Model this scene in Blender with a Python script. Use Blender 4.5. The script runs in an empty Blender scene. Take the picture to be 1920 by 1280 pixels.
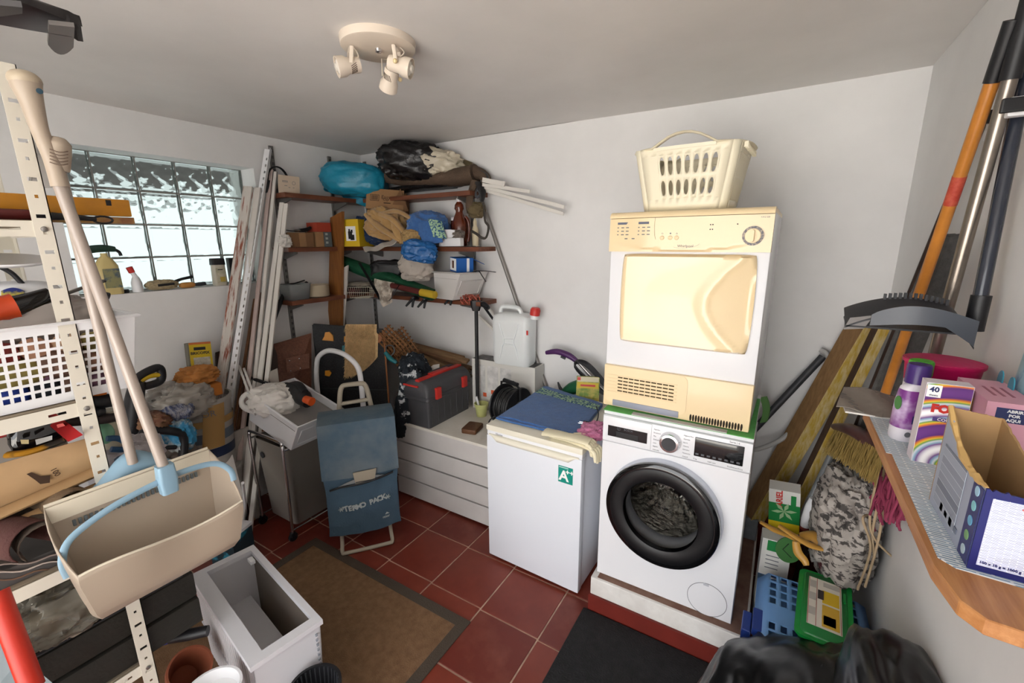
import bpy, bmesh, math, random
from mathutils import Vector, Matrix, noise
from math import sin, cos, pi, radians, atan2, sqrt
random.seed(7)
scn = bpy.context.scene
COL = scn.collection
V = Vector
# ---------------------------------------------------------------- camera
FPX = 819.9
RC = Matrix(((0.85346587, -0.11056545, 0.50928508), (0.52110551, 0.19364038, -0.83123549), (-0.00671223, 0.97482239, 0.22288172)))
EYE = V((0, 0, 1.775))
cam = bpy.data.cameras.new('camera')
camo = bpy.data.objects.new('camera', cam)
COL.objects.link(camo)
camo.matrix_world = Matrix.Translation(EYE) @ RC.to_4x4()
cam.sensor_width = 36
cam.lens = 36 * FPX / 1920
cam.clip_start = .01
scn.camera = camo
# room (metres): the camera stands at x=0, y=0
XL, XR, YB, YF, ZC = -3.024, .435, 2.6, -1.5, 2.465
WY0, WY1, WZ0, WZ1 = .745, 1.715, 1.513, 2.254       # window opening in the left wall
DX0, DX1, DZ = -1.85, .42, 2.4                        # wide open garage door behind the camera
# ---------------------------------------------------------------- world and light
scn.view_settings.view_transform = 'Standard'
scn.view_settings.look = 'None'
scn.view_settings.gamma = 1
scn.view_settings.exposure = 0.18
w = bpy.data.worlds.new('sky')
scn.world = w
w.use_nodes = True
bg = w.node_tree.nodes['Background']
bg.inputs[0].default_value = (.985, .99, 1, 1)
bg.inputs[1].default_value = 4.8
sl = bpy.data.lights.new('sun', 'SUN')      # high sun behind the house, lights the yard outside the door
sl.energy = 36
sl.angle = radians(.6)
sl.color = (1, .98, .95)
so = bpy.data.objects.new('sun', sl)
so.rotation_euler = (radians(-32), 0, 0)
so.location = (0, 3, 6)
COL.objects.link(so)
def portal(loc, rot, sx, sy):
    l = bpy.data.lights.new('daylight_portal', 'AREA')
    l.shape = 'RECTANGLE'
    l.size, l.size_y = sx, sy
    l.cycles.is_portal = True
    o = bpy.data.objects.new('daylight_portal', l)
    o.location = loc
    o.rotation_euler = rot
    COL.objects.link(o)
portal(((DX0 + DX1) / 2, YF - .02, DZ / 2), (radians(90), 0, 0), DX1 - DX0, DZ)
portal((XL - .3, (WY0 + WY1) / 2, (WZ0 + WZ1) / 2), (0, radians(-90), 0), WZ1 - WZ0, WY1 - WY0)

def P(px, py, **k):
    """pixel of the photograph -> point on the plane x=, y= or z= in the room"""
    r = RC @ V(((px - 960) / FPX, (640 - py) / FPX, -1))
    (a, v), = k.items()
    i = 'xyz'.index(a)
    return EYE + r * ((v - EYE[i]) / r[i])

def PP(px, py, p, n):
    """pixel -> point on the plane through p with normal n"""
    r = RC @ V(((px - 960) / FPX, (640 - py) / FPX, -1))
    return EYE + r * ((p - EYE).dot(n) / r.dot(n))

# ---------------------------------------------------------------- materials
def lin(h):
    if isinstance(h, str):
        h = [int(h[i:i + 2], 16) / 255 for i in (0, 2, 4)]
    return tuple(x / 12.92 if x <= .04045 else ((x + .055) / 1.055) ** 2.4 for x in h[:3])
MATS = {}
def mat(name, c='808080', r=.5, m=0., var=0., vs=6., bump=0., bs=80., stretch=None, c2=None, trans=0., alpha=1., emit=0., ior=1.45, detail=4, coat=0., sheen=0., th=None):
    if name in MATS:
        return MATS[name]
    mt = bpy.data.materials.new(name)
    mt.use_nodes = True
    n, l = mt.node_tree.nodes, mt.node_tree.links
    b = n['Principled BSDF']
    col = lin(c)
    b.inputs['Base Color'].default_value = (*col, 1)
    b.inputs['Roughness'].default_value = r
    b.inputs['Metallic'].default_value = m
    b.inputs['IOR'].default_value = ior
    b.inputs['Transmission Weight'].default_value = trans
    b.inputs['Alpha'].default_value = alpha
    b.inputs['Coat Weight'].default_value = coat
    b.inputs['Sheen Weight'].default_value = sheen
    if var or c2 or bump:
        tc = n.new('ShaderNodeTexCoord')
        mp = n.new('ShaderNodeMapping')
        if stretch:
            mp.inputs['Scale'].default_value = stretch
        l.new(tc.outputs['Object'], mp.inputs[0])
    if var or c2:
        t = n.new('ShaderNodeTexNoise')
        t.inputs['Scale'].default_value = vs
        t.inputs['Detail'].default_value = detail
        t.inputs['Roughness'].default_value = .6
        l.new(mp.outputs[0], t.inputs['Vector'])
        cr = n.new('ShaderNodeValToRGB')
        lo, hi = th or (.3, .7)
        cr.color_ramp.elements[0].position = lo
        cr.color_ramp.elements[1].position = hi
        a = tuple(max(0, x * (1 - var)) for x in col)
        z = lin(c2) if c2 else tuple(min(1, x * (1 + var)) for x in col)
        cr.color_ramp.elements[0].color = (*a, 1)
        cr.color_ramp.elements[1].color = (*z, 1)
        l.new(t.outputs['Fac'], cr.inputs[0])
        l.new(cr.outputs[0], b.inputs['Base Color'])
    if bump:
        t2 = n.new('ShaderNodeTexNoise')
        t2.inputs['Scale'].default_value = bs
        t2.inputs['Detail'].default_value = 3
        l.new(mp.outputs[0], t2.inputs['Vector'])
        bp = n.new('ShaderNodeBump')
        bp.inputs['Strength'].default_value = bump
        bp.inputs['Distance'].default_value = .01
        l.new(t2.outputs['Fac'], bp.inputs['Height'])
        l.new(bp.outputs[0], b.inputs['Normal'])
    if emit:
        b.inputs['Emission Color'].default_value = (*col, 1)
        b.inputs['Emission Strength'].default_value = emit
    MATS[name] = mt
    return mt
def clear(name, c='ffffff', k=.25, r=.1, tint=.9, bump=0., bs=20., base=None):
    """thin clear plastic or glass: k = how milky"""
    if name in MATS:
        return MATS[name]
    mt = bpy.data.materials.new(name)
    mt.use_nodes = True
    n, l = mt.node_tree.nodes, mt.node_tree.links
    b = n['Principled BSDF']
    b.inputs['Base Color'].default_value = (*lin(base or c), 1)
    b.inputs['Roughness'].default_value = r
    tr = n.new('ShaderNodeBsdfTransparent')
    tr.inputs[0].default_value = (*[x * tint for x in lin(c)], 1)
    lw = n.new('ShaderNodeFresnel')
    lw.inputs[0].default_value = 1.4
    ad = n.new('ShaderNodeMath')
    ad.inputs[1].default_value = k
    ad.use_clamp = True
    l.new(lw.outputs[0], ad.inputs[0])
    mx = n.new('ShaderNodeMixShader')
    l.new(ad.outputs[0], mx.inputs[0])
    l.new(tr.outputs[0], mx.inputs[1])
    l.new(b.outputs[0], mx.inputs[2])
    l.new(mx.outputs[0], n['Material Output'].inputs[0])
    if bump:
        t2 = n.new('ShaderNodeTexNoise')
        t2.inputs['Scale'].default_value = bs
        tc = n.new('ShaderNodeTexCoord')
        l.new(tc.outputs['Object'], t2.inputs['Vector'])
        bp = n.new('ShaderNodeBump')
        bp.inputs['Strength'].default_value = bump
        bp.inputs['Distance'].default_value = .01
        l.new(t2.outputs['Fac'], bp.inputs['Height'])
        l.new(bp.outputs[0], b.inputs['Normal'])
    MATS[name] = mt
    return mt
def stripes(name, c1, c2, scale=60., ratio=.5, axis=2, r=.6, rows=None):
    """printed rows: brick texture, reads as lines of small print (or a woven check)"""
    if name in MATS:
        return MATS[name]
    mt = bpy.data.materials.new(name)
    mt.use_nodes = True
    n, l = mt.node_tree.nodes, mt.node_tree.links
    b = n['Principled BSDF']
    b.inputs['Roughness'].default_value = r
    tc = n.new('ShaderNodeTexCoord')
    mp = n.new('ShaderNodeMapping')
    if axis == 2:      # print on an upright face: x along, z up
        mp.inputs['Rotation'].default_value = (radians(-90), 0, 0)
    elif axis == 0:    # face looking along x
        mp.inputs['Rotation'].default_value = (radians(-90), 0, radians(-90))
    l.new(tc.outputs['Object'], mp.inputs[0])
    t = n.new('ShaderNodeTexBrick')
    t.inputs['Color1'].default_value = (*lin(c2), 1)
    t.inputs['Color2'].default_value = (*[min(1, x * 1.5 + .1) for x in lin(c2)], 1)
    t.inputs['Mortar'].default_value = (*lin(c1), 1)
    t.inputs['Scale'].default_value = scale
    t.inputs['Mortar Size'].default_value = .02 * ratio * 2
    t.inputs['Brick Width'].default_value = .35
    t.inputs['Row Height'].default_value = rows or .08
    l.new(mp.outputs[0], t.inputs['Vector'])
    l.new(t.outputs[0], b.inputs['Base Color'])
    MATS[name] = mt
    return mt
def wood(name, c, c2, r=.5, ax=0, vs=5.):
    s = [14, 14, 14]
    s[ax] = 1.2
    return mat(name, c, r, c2=c2, vs=vs, stretch=s, bump=.12, bs=12, th=(.3, .75))

# ---------------------------------------------------------------- geometry
I4 = Matrix.Identity(4)
def T(x=0, y=0, z=0):
    return Matrix.Translation((x, y, z))
def RX(d): return Matrix.Rotation(radians(d), 4, 'X')
def RY(d): return Matrix.Rotation(radians(d), 4, 'Y')
def RZ(d): return Matrix.Rotation(radians(d), 4, 'Z')
def F(o, x, y):
    """frame with origin o, x along x, y along y (made square)"""
    x = V(x).normalized()
    z = x.cross(V(y)).normalized()
    y = z.cross(x)
    m = Matrix((x, y, z)).transposed().to_4x4()
    m.translation = V(o)
    return m
def FR(o):
    """frame on a face that looks to -y"""
    return F(o, (1, 0, 0), (0, 0, 1))
def B():
    return bmesh.new()
def box(bm, c, s, m=I4, bev=0, seg=2):
    r = bmesh.ops.create_cube(bm, size=1, matrix=m @ T(*c) @ Matrix.Diagonal((*s, 1)))
    if bev:
        es = list({e for v in r['verts'] for e in v.link_edges})
        bmesh.ops.bevel(bm, geom=es, offset=bev, segments=seg, affect='EDGES', profile=.6)
    return bm
def bx(a, b, m=I4, bev=0, bm=None, seg=2):
    """box from corner a to corner b"""
    a, b = V(a), V(b)
    s = b - a
    return box(bm or B(), (a + b) / 2, [abs(x) for x in s], m, bev, seg)
def rings(bm, rs, cap=True, close=True, loop=False):
    vs = [[bm.verts.new(p) for p in r] for r in rs]
    k = len(vs[0])
    n = len(vs)
    for i in range(n if loop else n - 1):
        a, b = vs[i], vs[(i + 1) % n]
        for j in range(k if close else k - 1):
            try:
                bm.faces.new((a[j], a[(j + 1) % k], b[(j + 1) % k], b[j]))
            except ValueError:
                pass
    if cap and not loop and close:
        for q in (vs[0][::-1], vs[-1]):
            try:
                bm.faces.new(q)
            except ValueError:
                pass
    return bm
def smooth_path(pts, n=6, closed=False):
    pts = [V(p) for p in pts]
    if len(pts) < 3:
        return pts
    out = []
    N = len(pts)
    for i in range(N if closed else N - 1):
        p1, p2 = pts[i], pts[(i + 1) % N]
        p0 = pts[i - 1] if (i or closed) else p1
        p3 = pts[(i + 2) % N] if (closed or i + 2 < N) else p2
        for k in range(n):
            t = k / n
            out.append(.5 * ((2 * p1) + (p2 - p0) * t + (2 * p0 - 5 * p1 + 4 * p2 - p3) * t * t + (3 * p1 - p0 - 3 * p2 + p3) * t ** 3))
    if not closed:
        out.append(pts[-1])
    return out
def tube(pts, r, seg=10, bm=None, n=0, closed=False, flat=None, m=I4):
    """swept tube; r number or list; flat=(a,b) scales the section"""
    bm = bm or B()
    pts = smooth_path(pts, n, closed) if n else [V(p) for p in pts]
    N = len(pts)
    rr = [r] * N if not isinstance(r, (list, tuple)) else [r[min(len(r) - 1, int(i * (len(r) - 1) / max(1, N - 1)))] + (r[min(len(r) - 1, int(i * (len(r) - 1) / max(1, N - 1)) + 1)] - r[min(len(r) - 1, int(i * (len(r) - 1) / max(1, N - 1)))]) * ((i * (len(r) - 1) / max(1, N - 1)) % 1) for i in range(N)]
    up = None
    rs = []
    for i, p in enumerate(pts):
        t = (pts[(i + 1) % N] - pts[i - 1]) if (closed or 0 < i < N - 1) else (pts[1] - pts[0] if i == 0 else pts[-1] - pts[-2])
        t.normalize()
        if up is None:
            up = V((0, 0, 1)) if abs(t.z) < .9 else V((0, 1, 0))
        s = t.cross(up)
        if s.length < 1e-4:
            s = t.cross(V((1, 0, 0)))
        s.normalize()
        up = s.cross(t).normalized()
        fa, fb = flat or (1, 1)
        rs.append([m @ (p + s * cos(a) * rr[i] * fa + up * sin(a) * rr[i] * fb) for a in (2 * pi * k / seg + (pi / 4 if seg == 4 else 0) for k in range(seg))])
    return rings(bm, rs, loop=closed)
def lathe(prof, seg=24, m=I4, bm=None, sx=1, sy=1, cap=True, loop=False):
    bm = bm or B()
    return rings(bm, [[m @ V((r * sx * cos(2 * pi * k / seg), r * sy * sin(2 * pi * k / seg), z)) for k in range(seg)] for r, z in prof], cap=cap, loop=loop)
def prism(poly, d, m=I4, bm=None, bev=0):
    """polygon in the xy plane of m, pushed out d along z"""
    bm = bm or B()
    rings(bm, [[m @ V((x, y, 0)) for x, y in poly], [m @ V((x, y, d)) for x, y in poly]])
    if bev:
        bmesh.ops.bevel(bm, geom=bm.edges[:], offset=bev, segments=1, affect='EDGES')
    return bm
def sheet(fn, nu, nv, bm=None, th=None):
    """surface fn(u,v); th = vector or function giving the thickness"""
    bm = bm or B()
    g = [[V(fn(i / nu, j / nv)) for j in range(nv + 1)] for i in range(nu + 1)]
    a = [[bm.verts.new(p) for p in r] for r in g]
    for i in range(nu):
        for j in range(nv):
            bm.faces.new((a[i][j], a[i + 1][j], a[i + 1][j + 1], a[i][j + 1]))
    if th is not None:
        th = V(th)
        b = [[bm.verts.new(p + th) for p in r] for r in g]
        for i in range(nu):
            for j in range(nv):
                bm.faces.new((b[i][j], b[i][j + 1], b[i + 1][j + 1], b[i + 1][j]))
        e = [(i, 0) for i in range(nu)] + [(nu, j) for j in range(nv)] + [(i, nv) for i in range(nu, 0, -1)] + [(0, j) for j in range(nv, 0, -1)]
        for k in range(len(e)):
            p, q = e[k], e[(k + 1) % len(e)]
            bm.faces.new((a[p[0]][p[1]], b[p[0]][p[1]], b[q[0]][q[1]], a[q[0]][q[1]]))
    return bm
def nz(p, s=1., seed=0):
    return noise.noise(V(p) * s + V((seed * 7.3, seed * 3.1, seed * 1.7)))
def fbm(p, s=1., seed=0):
    return nz(p, s, seed) + .5 * nz(p, s * 2.1, seed + 3) + .25 * nz(p, s * 4.3, seed + 5)
def blob(c, s, pw=2.6, amp=.1, fs=2., seed=0, nu=28, nv=18, m=I4, bm=None, flat=True, fold=0.):
    if fold:
        nu, nv = max(nu, 64), max(nv, 40)
    """soft bag / cloth heap: rounded box with noise and folds, flat underneath"""
    bm = bm or B()
    def sp(w, e):
        return math.copysign(abs(w) ** e, w)
    e = 2 / pw
    rs = []
    for j in range(nv + 1):
        ph = -pi / 2 + pi * j / nv
        ph = max(-pi / 2 + .02, min(pi / 2 - .02, ph))
        ring = []
        for i in range(nu):
            a = 2 * pi * i / nu
            d = V((sp(cos(ph), e) * sp(cos(a), e), sp(cos(ph), e) * sp(sin(a), e), sp(sin(ph), e)))
            k = 1 + amp * fbm(d, fs, seed)
            if fold:
                w1 = V((d.x, d.y, d.z)) + .5 * V((nz(d, 1.7, seed), nz(d, 1.7, seed + 4), nz(d, 1.7, seed + 8)))
                k += fold * (1.1 - 3.2 * abs(nz(w1, fs * 1.1, seed + 9))) * .8 + fold * .7 * (.4 - 2 * abs(nz(w1, fs * 2.7, seed + 2)))
            p = V((d.x * s[0] / 2 * k, d.y * s[1] / 2 * k, d.z * s[2] / 2 * k))
            if flat:
                p.z = max(p.z, -s[2] / 2)
            ring.append(m @ (V(c) + p))
        rs.append(ring)
    return rings(bm, rs)
def rbox(w, d, h, r, n=5):
    """rounded rectangle outline points"""
    o = []
    for cx, cy, a0 in ((w / 2 - r, d / 2 - r, 0), (-w / 2 + r, d / 2 - r, 90), (-w / 2 + r, -d / 2 + r, 180), (w / 2 - r, -d / 2 + r, 270)):
        for k in range(n + 1):
            a = radians(a0 + 90 * k / n)
            o.append(V((cx + r * cos(a), cy + r * sin(a), h)))
    return o
def tub(prof, m=I4, bm=None, n=4, cap=True):
    """stack of rounded rectangles (w, d, z, r): crates, tubs, bottles"""
    bm = bm or B()
    return rings(bm, [[m @ p for p in rbox(w_, d_, z, min(r, w_ / 2 - 1e-4, d_ / 2 - 1e-4), n)] for w_, d_, z, r in prof], cap=cap)
def hole_panel(w, h, holes, t=.002, m=I4, bm=None):
    """panel in the xz plane (0..w, 0..h) cut by a list of open cells [(x0,x1,z0,z1)] on a regular grid"""
    bm = bm or B()
    xs = sorted({0, w} | {a for q in holes for a in q[:2]})
    zs = sorted({0, h} | {a for q in holes for a in q[2:]})
    hs = {(round((q[0] + q[1]) / 2, 5), round((q[2] + q[3]) / 2, 5)) for q in holes}
    open_ = set()
    for i in range(len(xs) - 1):
        for j in range(len(zs) - 1):
            if (round((xs[i] + xs[i + 1]) / 2, 5), round((zs[j] + zs[j + 1]) / 2, 5)) in hs:
                open_.add((i, j))
    vs = {}
    def v(i, j, k):
        if (i, j, k) not in vs:
            vs[i, j, k] = bm.verts.new(m @ V((xs[i], k * t, zs[j])))
        return vs[i, j, k]
    nx, nzz = len(xs) - 1, len(zs) - 1
    def solid(i, j):
        return 0 <= i < nx and 0 <= j < nzz and (i, j) not in open_
    for i in range(nx):
        for j in range(nzz):
            if not solid(i, j):
                continue
            bm.faces.new((v(i, j, 0), v(i + 1, j, 0), v(i + 1, j + 1, 0), v(i, j + 1, 0)))
            bm.faces.new((v(i, j, 1), v(i, j + 1, 1), v(i + 1, j + 1, 1), v(i + 1, j, 1)))
            for di, dj, a, b in ((-1, 0, (i, j), (i, j + 1)), (1, 0, (i + 1, j + 1), (i + 1, j)), (0, -1, (i + 1, j), (i, j)), (0, 1, (i, j + 1), (i + 1, j + 1))):
                if not solid(i + di, j + dj):
                    bm.faces.new((v(*a, 0), v(*b, 0), v(*b, 1), v(*a, 1)))
    return bm

# ---------------------------------------------------------------- objects
def obj(name, bm, m, parent=None, smooth=None, world=False, label=None, kind=None):
    """bmesh -> one mesh object; smooth = angle in degrees (None flat)"""
    if world and parent is not None:
        bm.transform(WM[parent.name].inverted())
    bmesh.ops.recalc_face_normals(bm, faces=bm.faces)
    me = bpy.data.meshes.new(name)
    bm.to_mesh(me)
    bm.free()
    if m is not None:
        me.materials.append(m)
    if smooth is not None:
        me.shade_smooth()
        if smooth < 179:
            me.set_sharp_from_angle(angle=radians(smooth))
    o = bpy.data.objects.new(name, me)
    COL.objects.link(o)
    if parent is not None:
        o.parent = parent
    if label:
        o['label'] = label
    if kind:
        o['kind'] = kind
    return o
WM = {}
def thing(name, label, cat, loc=(0, 0, 0), rz=0, group=None, rot=None):
    o = bpy.data.objects.new(name, None)
    o.empty_display_size = .05
    COL.objects.link(o)
    mw = T(*loc) @ (rot if rot is not None else RZ(rz))
    o.matrix_world = mw
    WM[o.name] = mw
    o['label'] = label
    o['category'] = cat
    if group:
        o['group'] = group
    return o
def one(name, bm, m, label, cat, group=None, smooth=None, at=None):
    """a thing that is a single mesh; at = base point that becomes its origin"""
    if at is None:
        lo = [min(v.co[i] for v in bm.verts) for i in range(3)]
        hi = [max(v.co[i] for v in bm.verts) for i in range(3)]
        at = ((lo[0] + hi[0]) / 2, (lo[1] + hi[1]) / 2, lo[2])
    bm.transform(T(*[-q for q in at]))
    o = obj(name, bm, m, None, smooth)
    o.location = at
    o['label'] = label
    o['category'] = cat
    if group:
        o['group'] = group
    return o
def struct(name, bm, m, parent=None, smooth=None, label=None):
    o = obj(name, bm, m, parent, smooth)
    o['kind'] = 'structure'
    if label:
        o['label'] = label
    return o
def text(s, size, m, mt, parent, name='lettering', ext=.0004, align='CENTER', world=False, sx=1., bold=0.):
    cu = bpy.data.curves.new('t', 'FONT')
    cu.body = s
    cu.size = size
    cu.align_x = align
    cu.align_y = 'CENTER'
    cu.extrude = ext
    cu.offset = bold
    cu.resolution_u = 2
    to = bpy.data.objects.new('t', cu)
    me = bpy.data.meshes.new_from_object(to)
    bpy.data.objects.remove(to)
    bm = B()
    bm.from_mesh(me)
    bpy.data.meshes.remove(me)
    bm.transform(m @ Matrix.Diagonal((sx, 1, 1, 1)))
    return obj(name, bm, mt, parent, world=world)
def decal(w_, h_, m, mt, parent, name='label', t=.0006, world=False, lab=None):
    """thin printed patch centred on frame m"""
    return obj(name, box(B(), (0, 0, t / 2), (w_, h_, t), m), mt, parent, world=world, label=lab)
# ================================================================ the room
m_wall = mat('white_wall_paint', 'e0dfde', .75, var=.05, vs=2.5, bump=.25, bs=9)
m_ceil = mat('ceiling_paint', 'e2dfdc', .8, var=.06, vs=1.6, bump=.45, bs=5)
m_grout = mat('pale_grout', 'b99c88', .9, var=.3, vs=12)
m_tile = mat('red_floor_tile', '702c20', .34, c2='8a4232', vs=3.2, bump=.06, bs=25, th=(.35, .8))
m_tile2 = mat('red_floor_tile_worn', '6a2a20', .42, c2='8a5040', vs=5, bump=.06, bs=25, th=(.45, .85))
m_red = mat('red_skirting', '6e231a', .5, var=.15)
m_wpaint = mat('chalky_white_paint', 'd4d0cb', .75, c2='e8e6e2', vs=9, bump=.2, bs=30)
WT = .12
floor = struct('floor', bx((XL - .3, YF - .1, -.06), (XR + .2, YB + .2, -.004)), m_grout)
tp = .324
ta, tb = bx((0, 0, -.02), (tp - .008, tp - .008, 0), bev=.0015, seg=1), None
mesh_t = None
tx0, ty0 = -1.74, 1.80
for i in range(-4, 7):
    for j in range(-9, 3):
        x, y = tx0 + i * tp, ty0 + j * tp - .006 * i
        if x > XR - .02 or x < XL - .3 or y > YB - .02 or y < YF:
            continue
        if mesh_t is None:
            o = obj('tile', ta, None, floor)
            mesh_t = o.data
            mesh_t.materials.append(m_tile)
            mesh_u = mesh_t.copy()
            mesh_u.materials[0] = m_tile2
        else:
            o = bpy.data.objects.new('tile', mesh_u if (i * 5 + j * 3) % 4 == 0 else mesh_t)
            COL.objects.link(o)
            o.parent = floor
        o.location = (x + .003, y + .003, random.uniform(-.001, .0006))
# back, right, front walls and ceiling
struct('wall_back', bx((XL - WT, YB, 0), (XR + WT, YB + WT, ZC)), m_wall)
struct('wall_right', bx((XR, YF, 0), (XR + WT, YB, ZC)), m_wall)
struct('ceiling', sheet(lambda u, v: (XL - .3 + u * (XR - XL + .6), YF - .1 + v * (YB - YF + .2), ZC + .012 * nz((u * 3, v * 3, 0), 1.3, 2)), 24, 24, th=(0, 0, .1)), m_ceil, smooth=60)
b = bx((XL - .3, YF - WT, 0), (DX0, YF, ZC))
bx((DX1, YF - WT, 0), (XR + WT, YF, ZC), bm=b)
bx((DX0, YF - WT, DZ), (DX1, YF, ZC), bm=b)
struct('wall_front', b, m_wall)
# left wall with its window opening
b = bx((XL - .3, YF, 0), (XL, YB, WZ0))
bx((XL - .3, YF, WZ1), (XL, YB, ZC), bm=b)
bx((XL - .3, YF, WZ0), (XL, WY0, WZ1), bm=b)
bx((XL - .3, WY1, WZ0), (XL, YB, WZ1), bm=b)
struct('wall_left', b, m_wall)
struct('ground_outside', bx((-12, -14, -.2), (8, YF - WT - .01, -.07)), mat('pale_paving', 'c9c5be', .8, var=.1))
# window of glass blocks
m_block = bpy.data.materials.new('glass_block')
m_block.use_nodes = True
n, l = m_block.node_tree.nodes, m_block.node_tree.links
n.remove(n['Principled BSDF'])
g = n.new('ShaderNodeBsdfGlass')
g.inputs['Color'].default_value = (.46, .5, .49, 1)
g.inputs['Roughness'].default_value = .02
g.inputs['IOR'].default_value = 1.25
tr = n.new('ShaderNodeBsdfTransparent')
tr.inputs[0].default_value = (.36, .39, .385, 1)
mx = n.new('ShaderNodeMixShader')
mx.inputs[0].default_value = .62
vo = n.new('ShaderNodeTexNoise')
vo.inputs['Scale'].default_value = 17
vo.inputs['Detail'].default_value = 1
tc = n.new('ShaderNodeTexCoord')
l.new(tc.outputs['Object'], vo.inputs['Vector'])
bp = n.new('ShaderNodeBump')
bp.inputs['Strength'].default_value = .9
bp.inputs['Distance'].default_value = .03
l.new(vo.outputs['Fac'], bp.inputs['Height'])
l.new(bp.outputs[0], g.inputs['Normal'])
l.new(tr.outputs[0], mx.inputs[1])
l.new(g.outputs[0], mx.inputs[2])
l.new(mx.outputs[0], n['Material Output'].inputs[0])
wpx = XL - .15
pw, ph = (WY1 - WY0) / 5, (WZ1 - WZ0) / 4
win = bpy.data.objects.new('window_1', None)
COL.objects.link(win)
win.location = (wpx, (WY0 + WY1) / 2, WZ0)
WM[win.name] = T(*win.location)
win['kind'] = 'structure'
win['label'] = 'window of square wavy glass blocks in the left wall'
b = B()
jt = .009
for i in range(6):
    y = WY0 + i * pw
    bx((wpx - .03, max(WY0, y - jt / 2), WZ0), (wpx - .004, min(WY1, y + jt / 2), WZ1), bm=b)
for j in range(5):
    z = WZ0 + j * ph
    bx((wpx - .029, WY0, max(WZ0, z - jt / 2)), (wpx - .005, WY1, min(WZ1, z + jt / 2)), bm=b)
obj('mortar_grid', b, mat('grey_mortar', '8f8e89', .8), win, world=True)
bs_, hs_ = pw - jt, ph - jt
def gb():
    b = B()
    prof = [(1, -.028), (1, -.002), (.95, .002), (.86, .0), (.8, -.008), (.4, -.0095), (.01, -.010)]
    rings(b, [[V((x, (k[0] * bs_ / 2) * s, (k[1] * hs_ / 2) * s)) for k in [(cos(a) / max(abs(cos(a)), abs(sin(a))), sin(a) / max(abs(cos(a)), abs(sin(a)))) for a in (2 * pi * q / 24 + pi / 24 * 0 for q in range(24))]] for s, x in prof])
    return b
for i in range(5):
    for j in range(4):
        o = obj('glass_block', gb(), m_block, win, 50) if i == j == 0 else bpy.data.objects.new('glass_block', o.data)
        if not (i == j == 0):
            COL.objects.link(o)
            o.parent = win
        o.location = (0, WY0 + (i + .5) * pw - (WY0 + WY1) / 2, (j + .5) * ph)
# roof overhang outside the window, seen through the top row of blocks
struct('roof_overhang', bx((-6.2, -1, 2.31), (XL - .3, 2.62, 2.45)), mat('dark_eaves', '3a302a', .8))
# red skirting along the back wall and the plinth under the washing machine
struct('baseboard_back', bx((-.72, YB - .012, 0), (XR, YB, .3)), m_red)
PH = .185
pl_ = struct('trim_1', bx((-.63, 1.745, .09), (.045, YB, PH), bev=.006), m_wpaint, label='white painted masonry plinth under the washing machine')
obj('tile_band', bx((-.635, 1.735, 0), (.045, YB, .09)), m_red, pl_, label='dark red painted band at the foot of the plinth')
obj('worn_top', bx((-.60, 1.758, PH - .004), (.035, YB - .02, PH + .0015)), mat('worn_brown_cement', '6d4a3e', .85, c2='8c7060', vs=10), pl_)

# ================================================================ washing machine
m_white = mat('white_enamel', 'e9eaee', .25, coat=.3)
m_whitep = mat('white_plastic', 'e6e6e8', .4)
m_blackg = mat('black_gloss', '0c0c0e', .08, coat=.5)
m_black = mat('black_plastic', '17171a', .45)
m_dkgrey = mat('dark_grey_plastic', '35363a', .5)
m_chrome = mat('chrome', 'd8d8da', .18, m=1)
m_steel = mat('brushed_steel', '9d9a96', .35, m=1)
m_ink = mat('grey_print', '6a6c72', .6)
m_inkk = mat('black_print', '1a1a1e', .6)
m_inkw = mat('white_print', 'f2f2f2', .6)
wm = thing('washing_machine', 'white front-loading washing machine with large black porthole door on the plinth', 'washing machine', (-.318, 1.79, PH), 0)
W2, H, D = .299, .848, .585
# front panel with a round hole for the porthole
b = B()
cz, hr = .44, .20
cx = -.012
N = 64
def rect_pt(a, x0, x1, z0, z1, cx, cz):
    dx, dz = cos(a), sin(a)
    k = min((x1 - cx) / dx if dx > 1e-9 else (x0 - cx) / dx if dx < -1e-9 else 9e9, (z1 - cz) / dz if dz > 1e-9 else (z0 - cz) / dz if dz < -1e-9 else 9e9)
    return cx + dx * k, cz + dz * k
ang = sorted([2 * pi * k / N for k in range(N)] + [atan2(z - cz, x - cx) % (2 * pi) for x in (-W2, W2) for z in (0, .705)])
out = [rect_pt(a, -W2, W2, 0, .705, cx, cz) for a in ang]
rings(b, [[V((x, .58, z)) for x, z in out], [V((x, .006, z)) for x, z in out], [V((x * .99, 0, .005 + z * .99)) for x, z in out], [V((cx + hr * cos(a), 0, cz + hr * sin(a))) for a in ang], [V((cx + hr * cos(a), .05, cz + hr * sin(a))) for a in ang]], cap=False)
box(b, (0, .5825, .35), (2 * W2, .005, .70))
obj('body', b, m_white, wm, 40)
obj('top', bx((-W2, .012, .83), (W2, D, .848), bev=.004), m_white, wm, 40)
b = bx((-W2, 0, .706), (W2, .3, .829), bev=.006)
cp = obj('control_panel', b, m_white, wm, 40)
dr = obj('detergent_drawer', bx((-.296, -.004, .708), (-.082, .02, .827), bev=.003), m_white, wm, 40)
b = bx((-.272, -.0052, .735), (-.098, -.002, .785))
obj('drawer_recess', b, m_blackg, dr)
obj('drawer_grip', bx((-.235, -.008, .737), (-.135, -.003, .762), bev=.002), m_black, dr)
text('BOSCH', .012, FR((-.18, -.0056, .777)), m_ink, dr, name='maker_lettering')
text('⊕', .012, FR((-.222, -.0056, .777)), m_ink, dr, name='maker_mark')
kn = obj('programme_dial', lathe([(.043, 0), (.043, .01), (.038, .03), (.028, .032)], 40, FR((-.003, 0, .768))), m_chrome, wm, 40)
obj('dial_face', lathe([(.029, .0), (.029, .0335), (.001, .0335)], 32, FR((-.003, 0, .768))), m_dkgrey, kn, 40)
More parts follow.
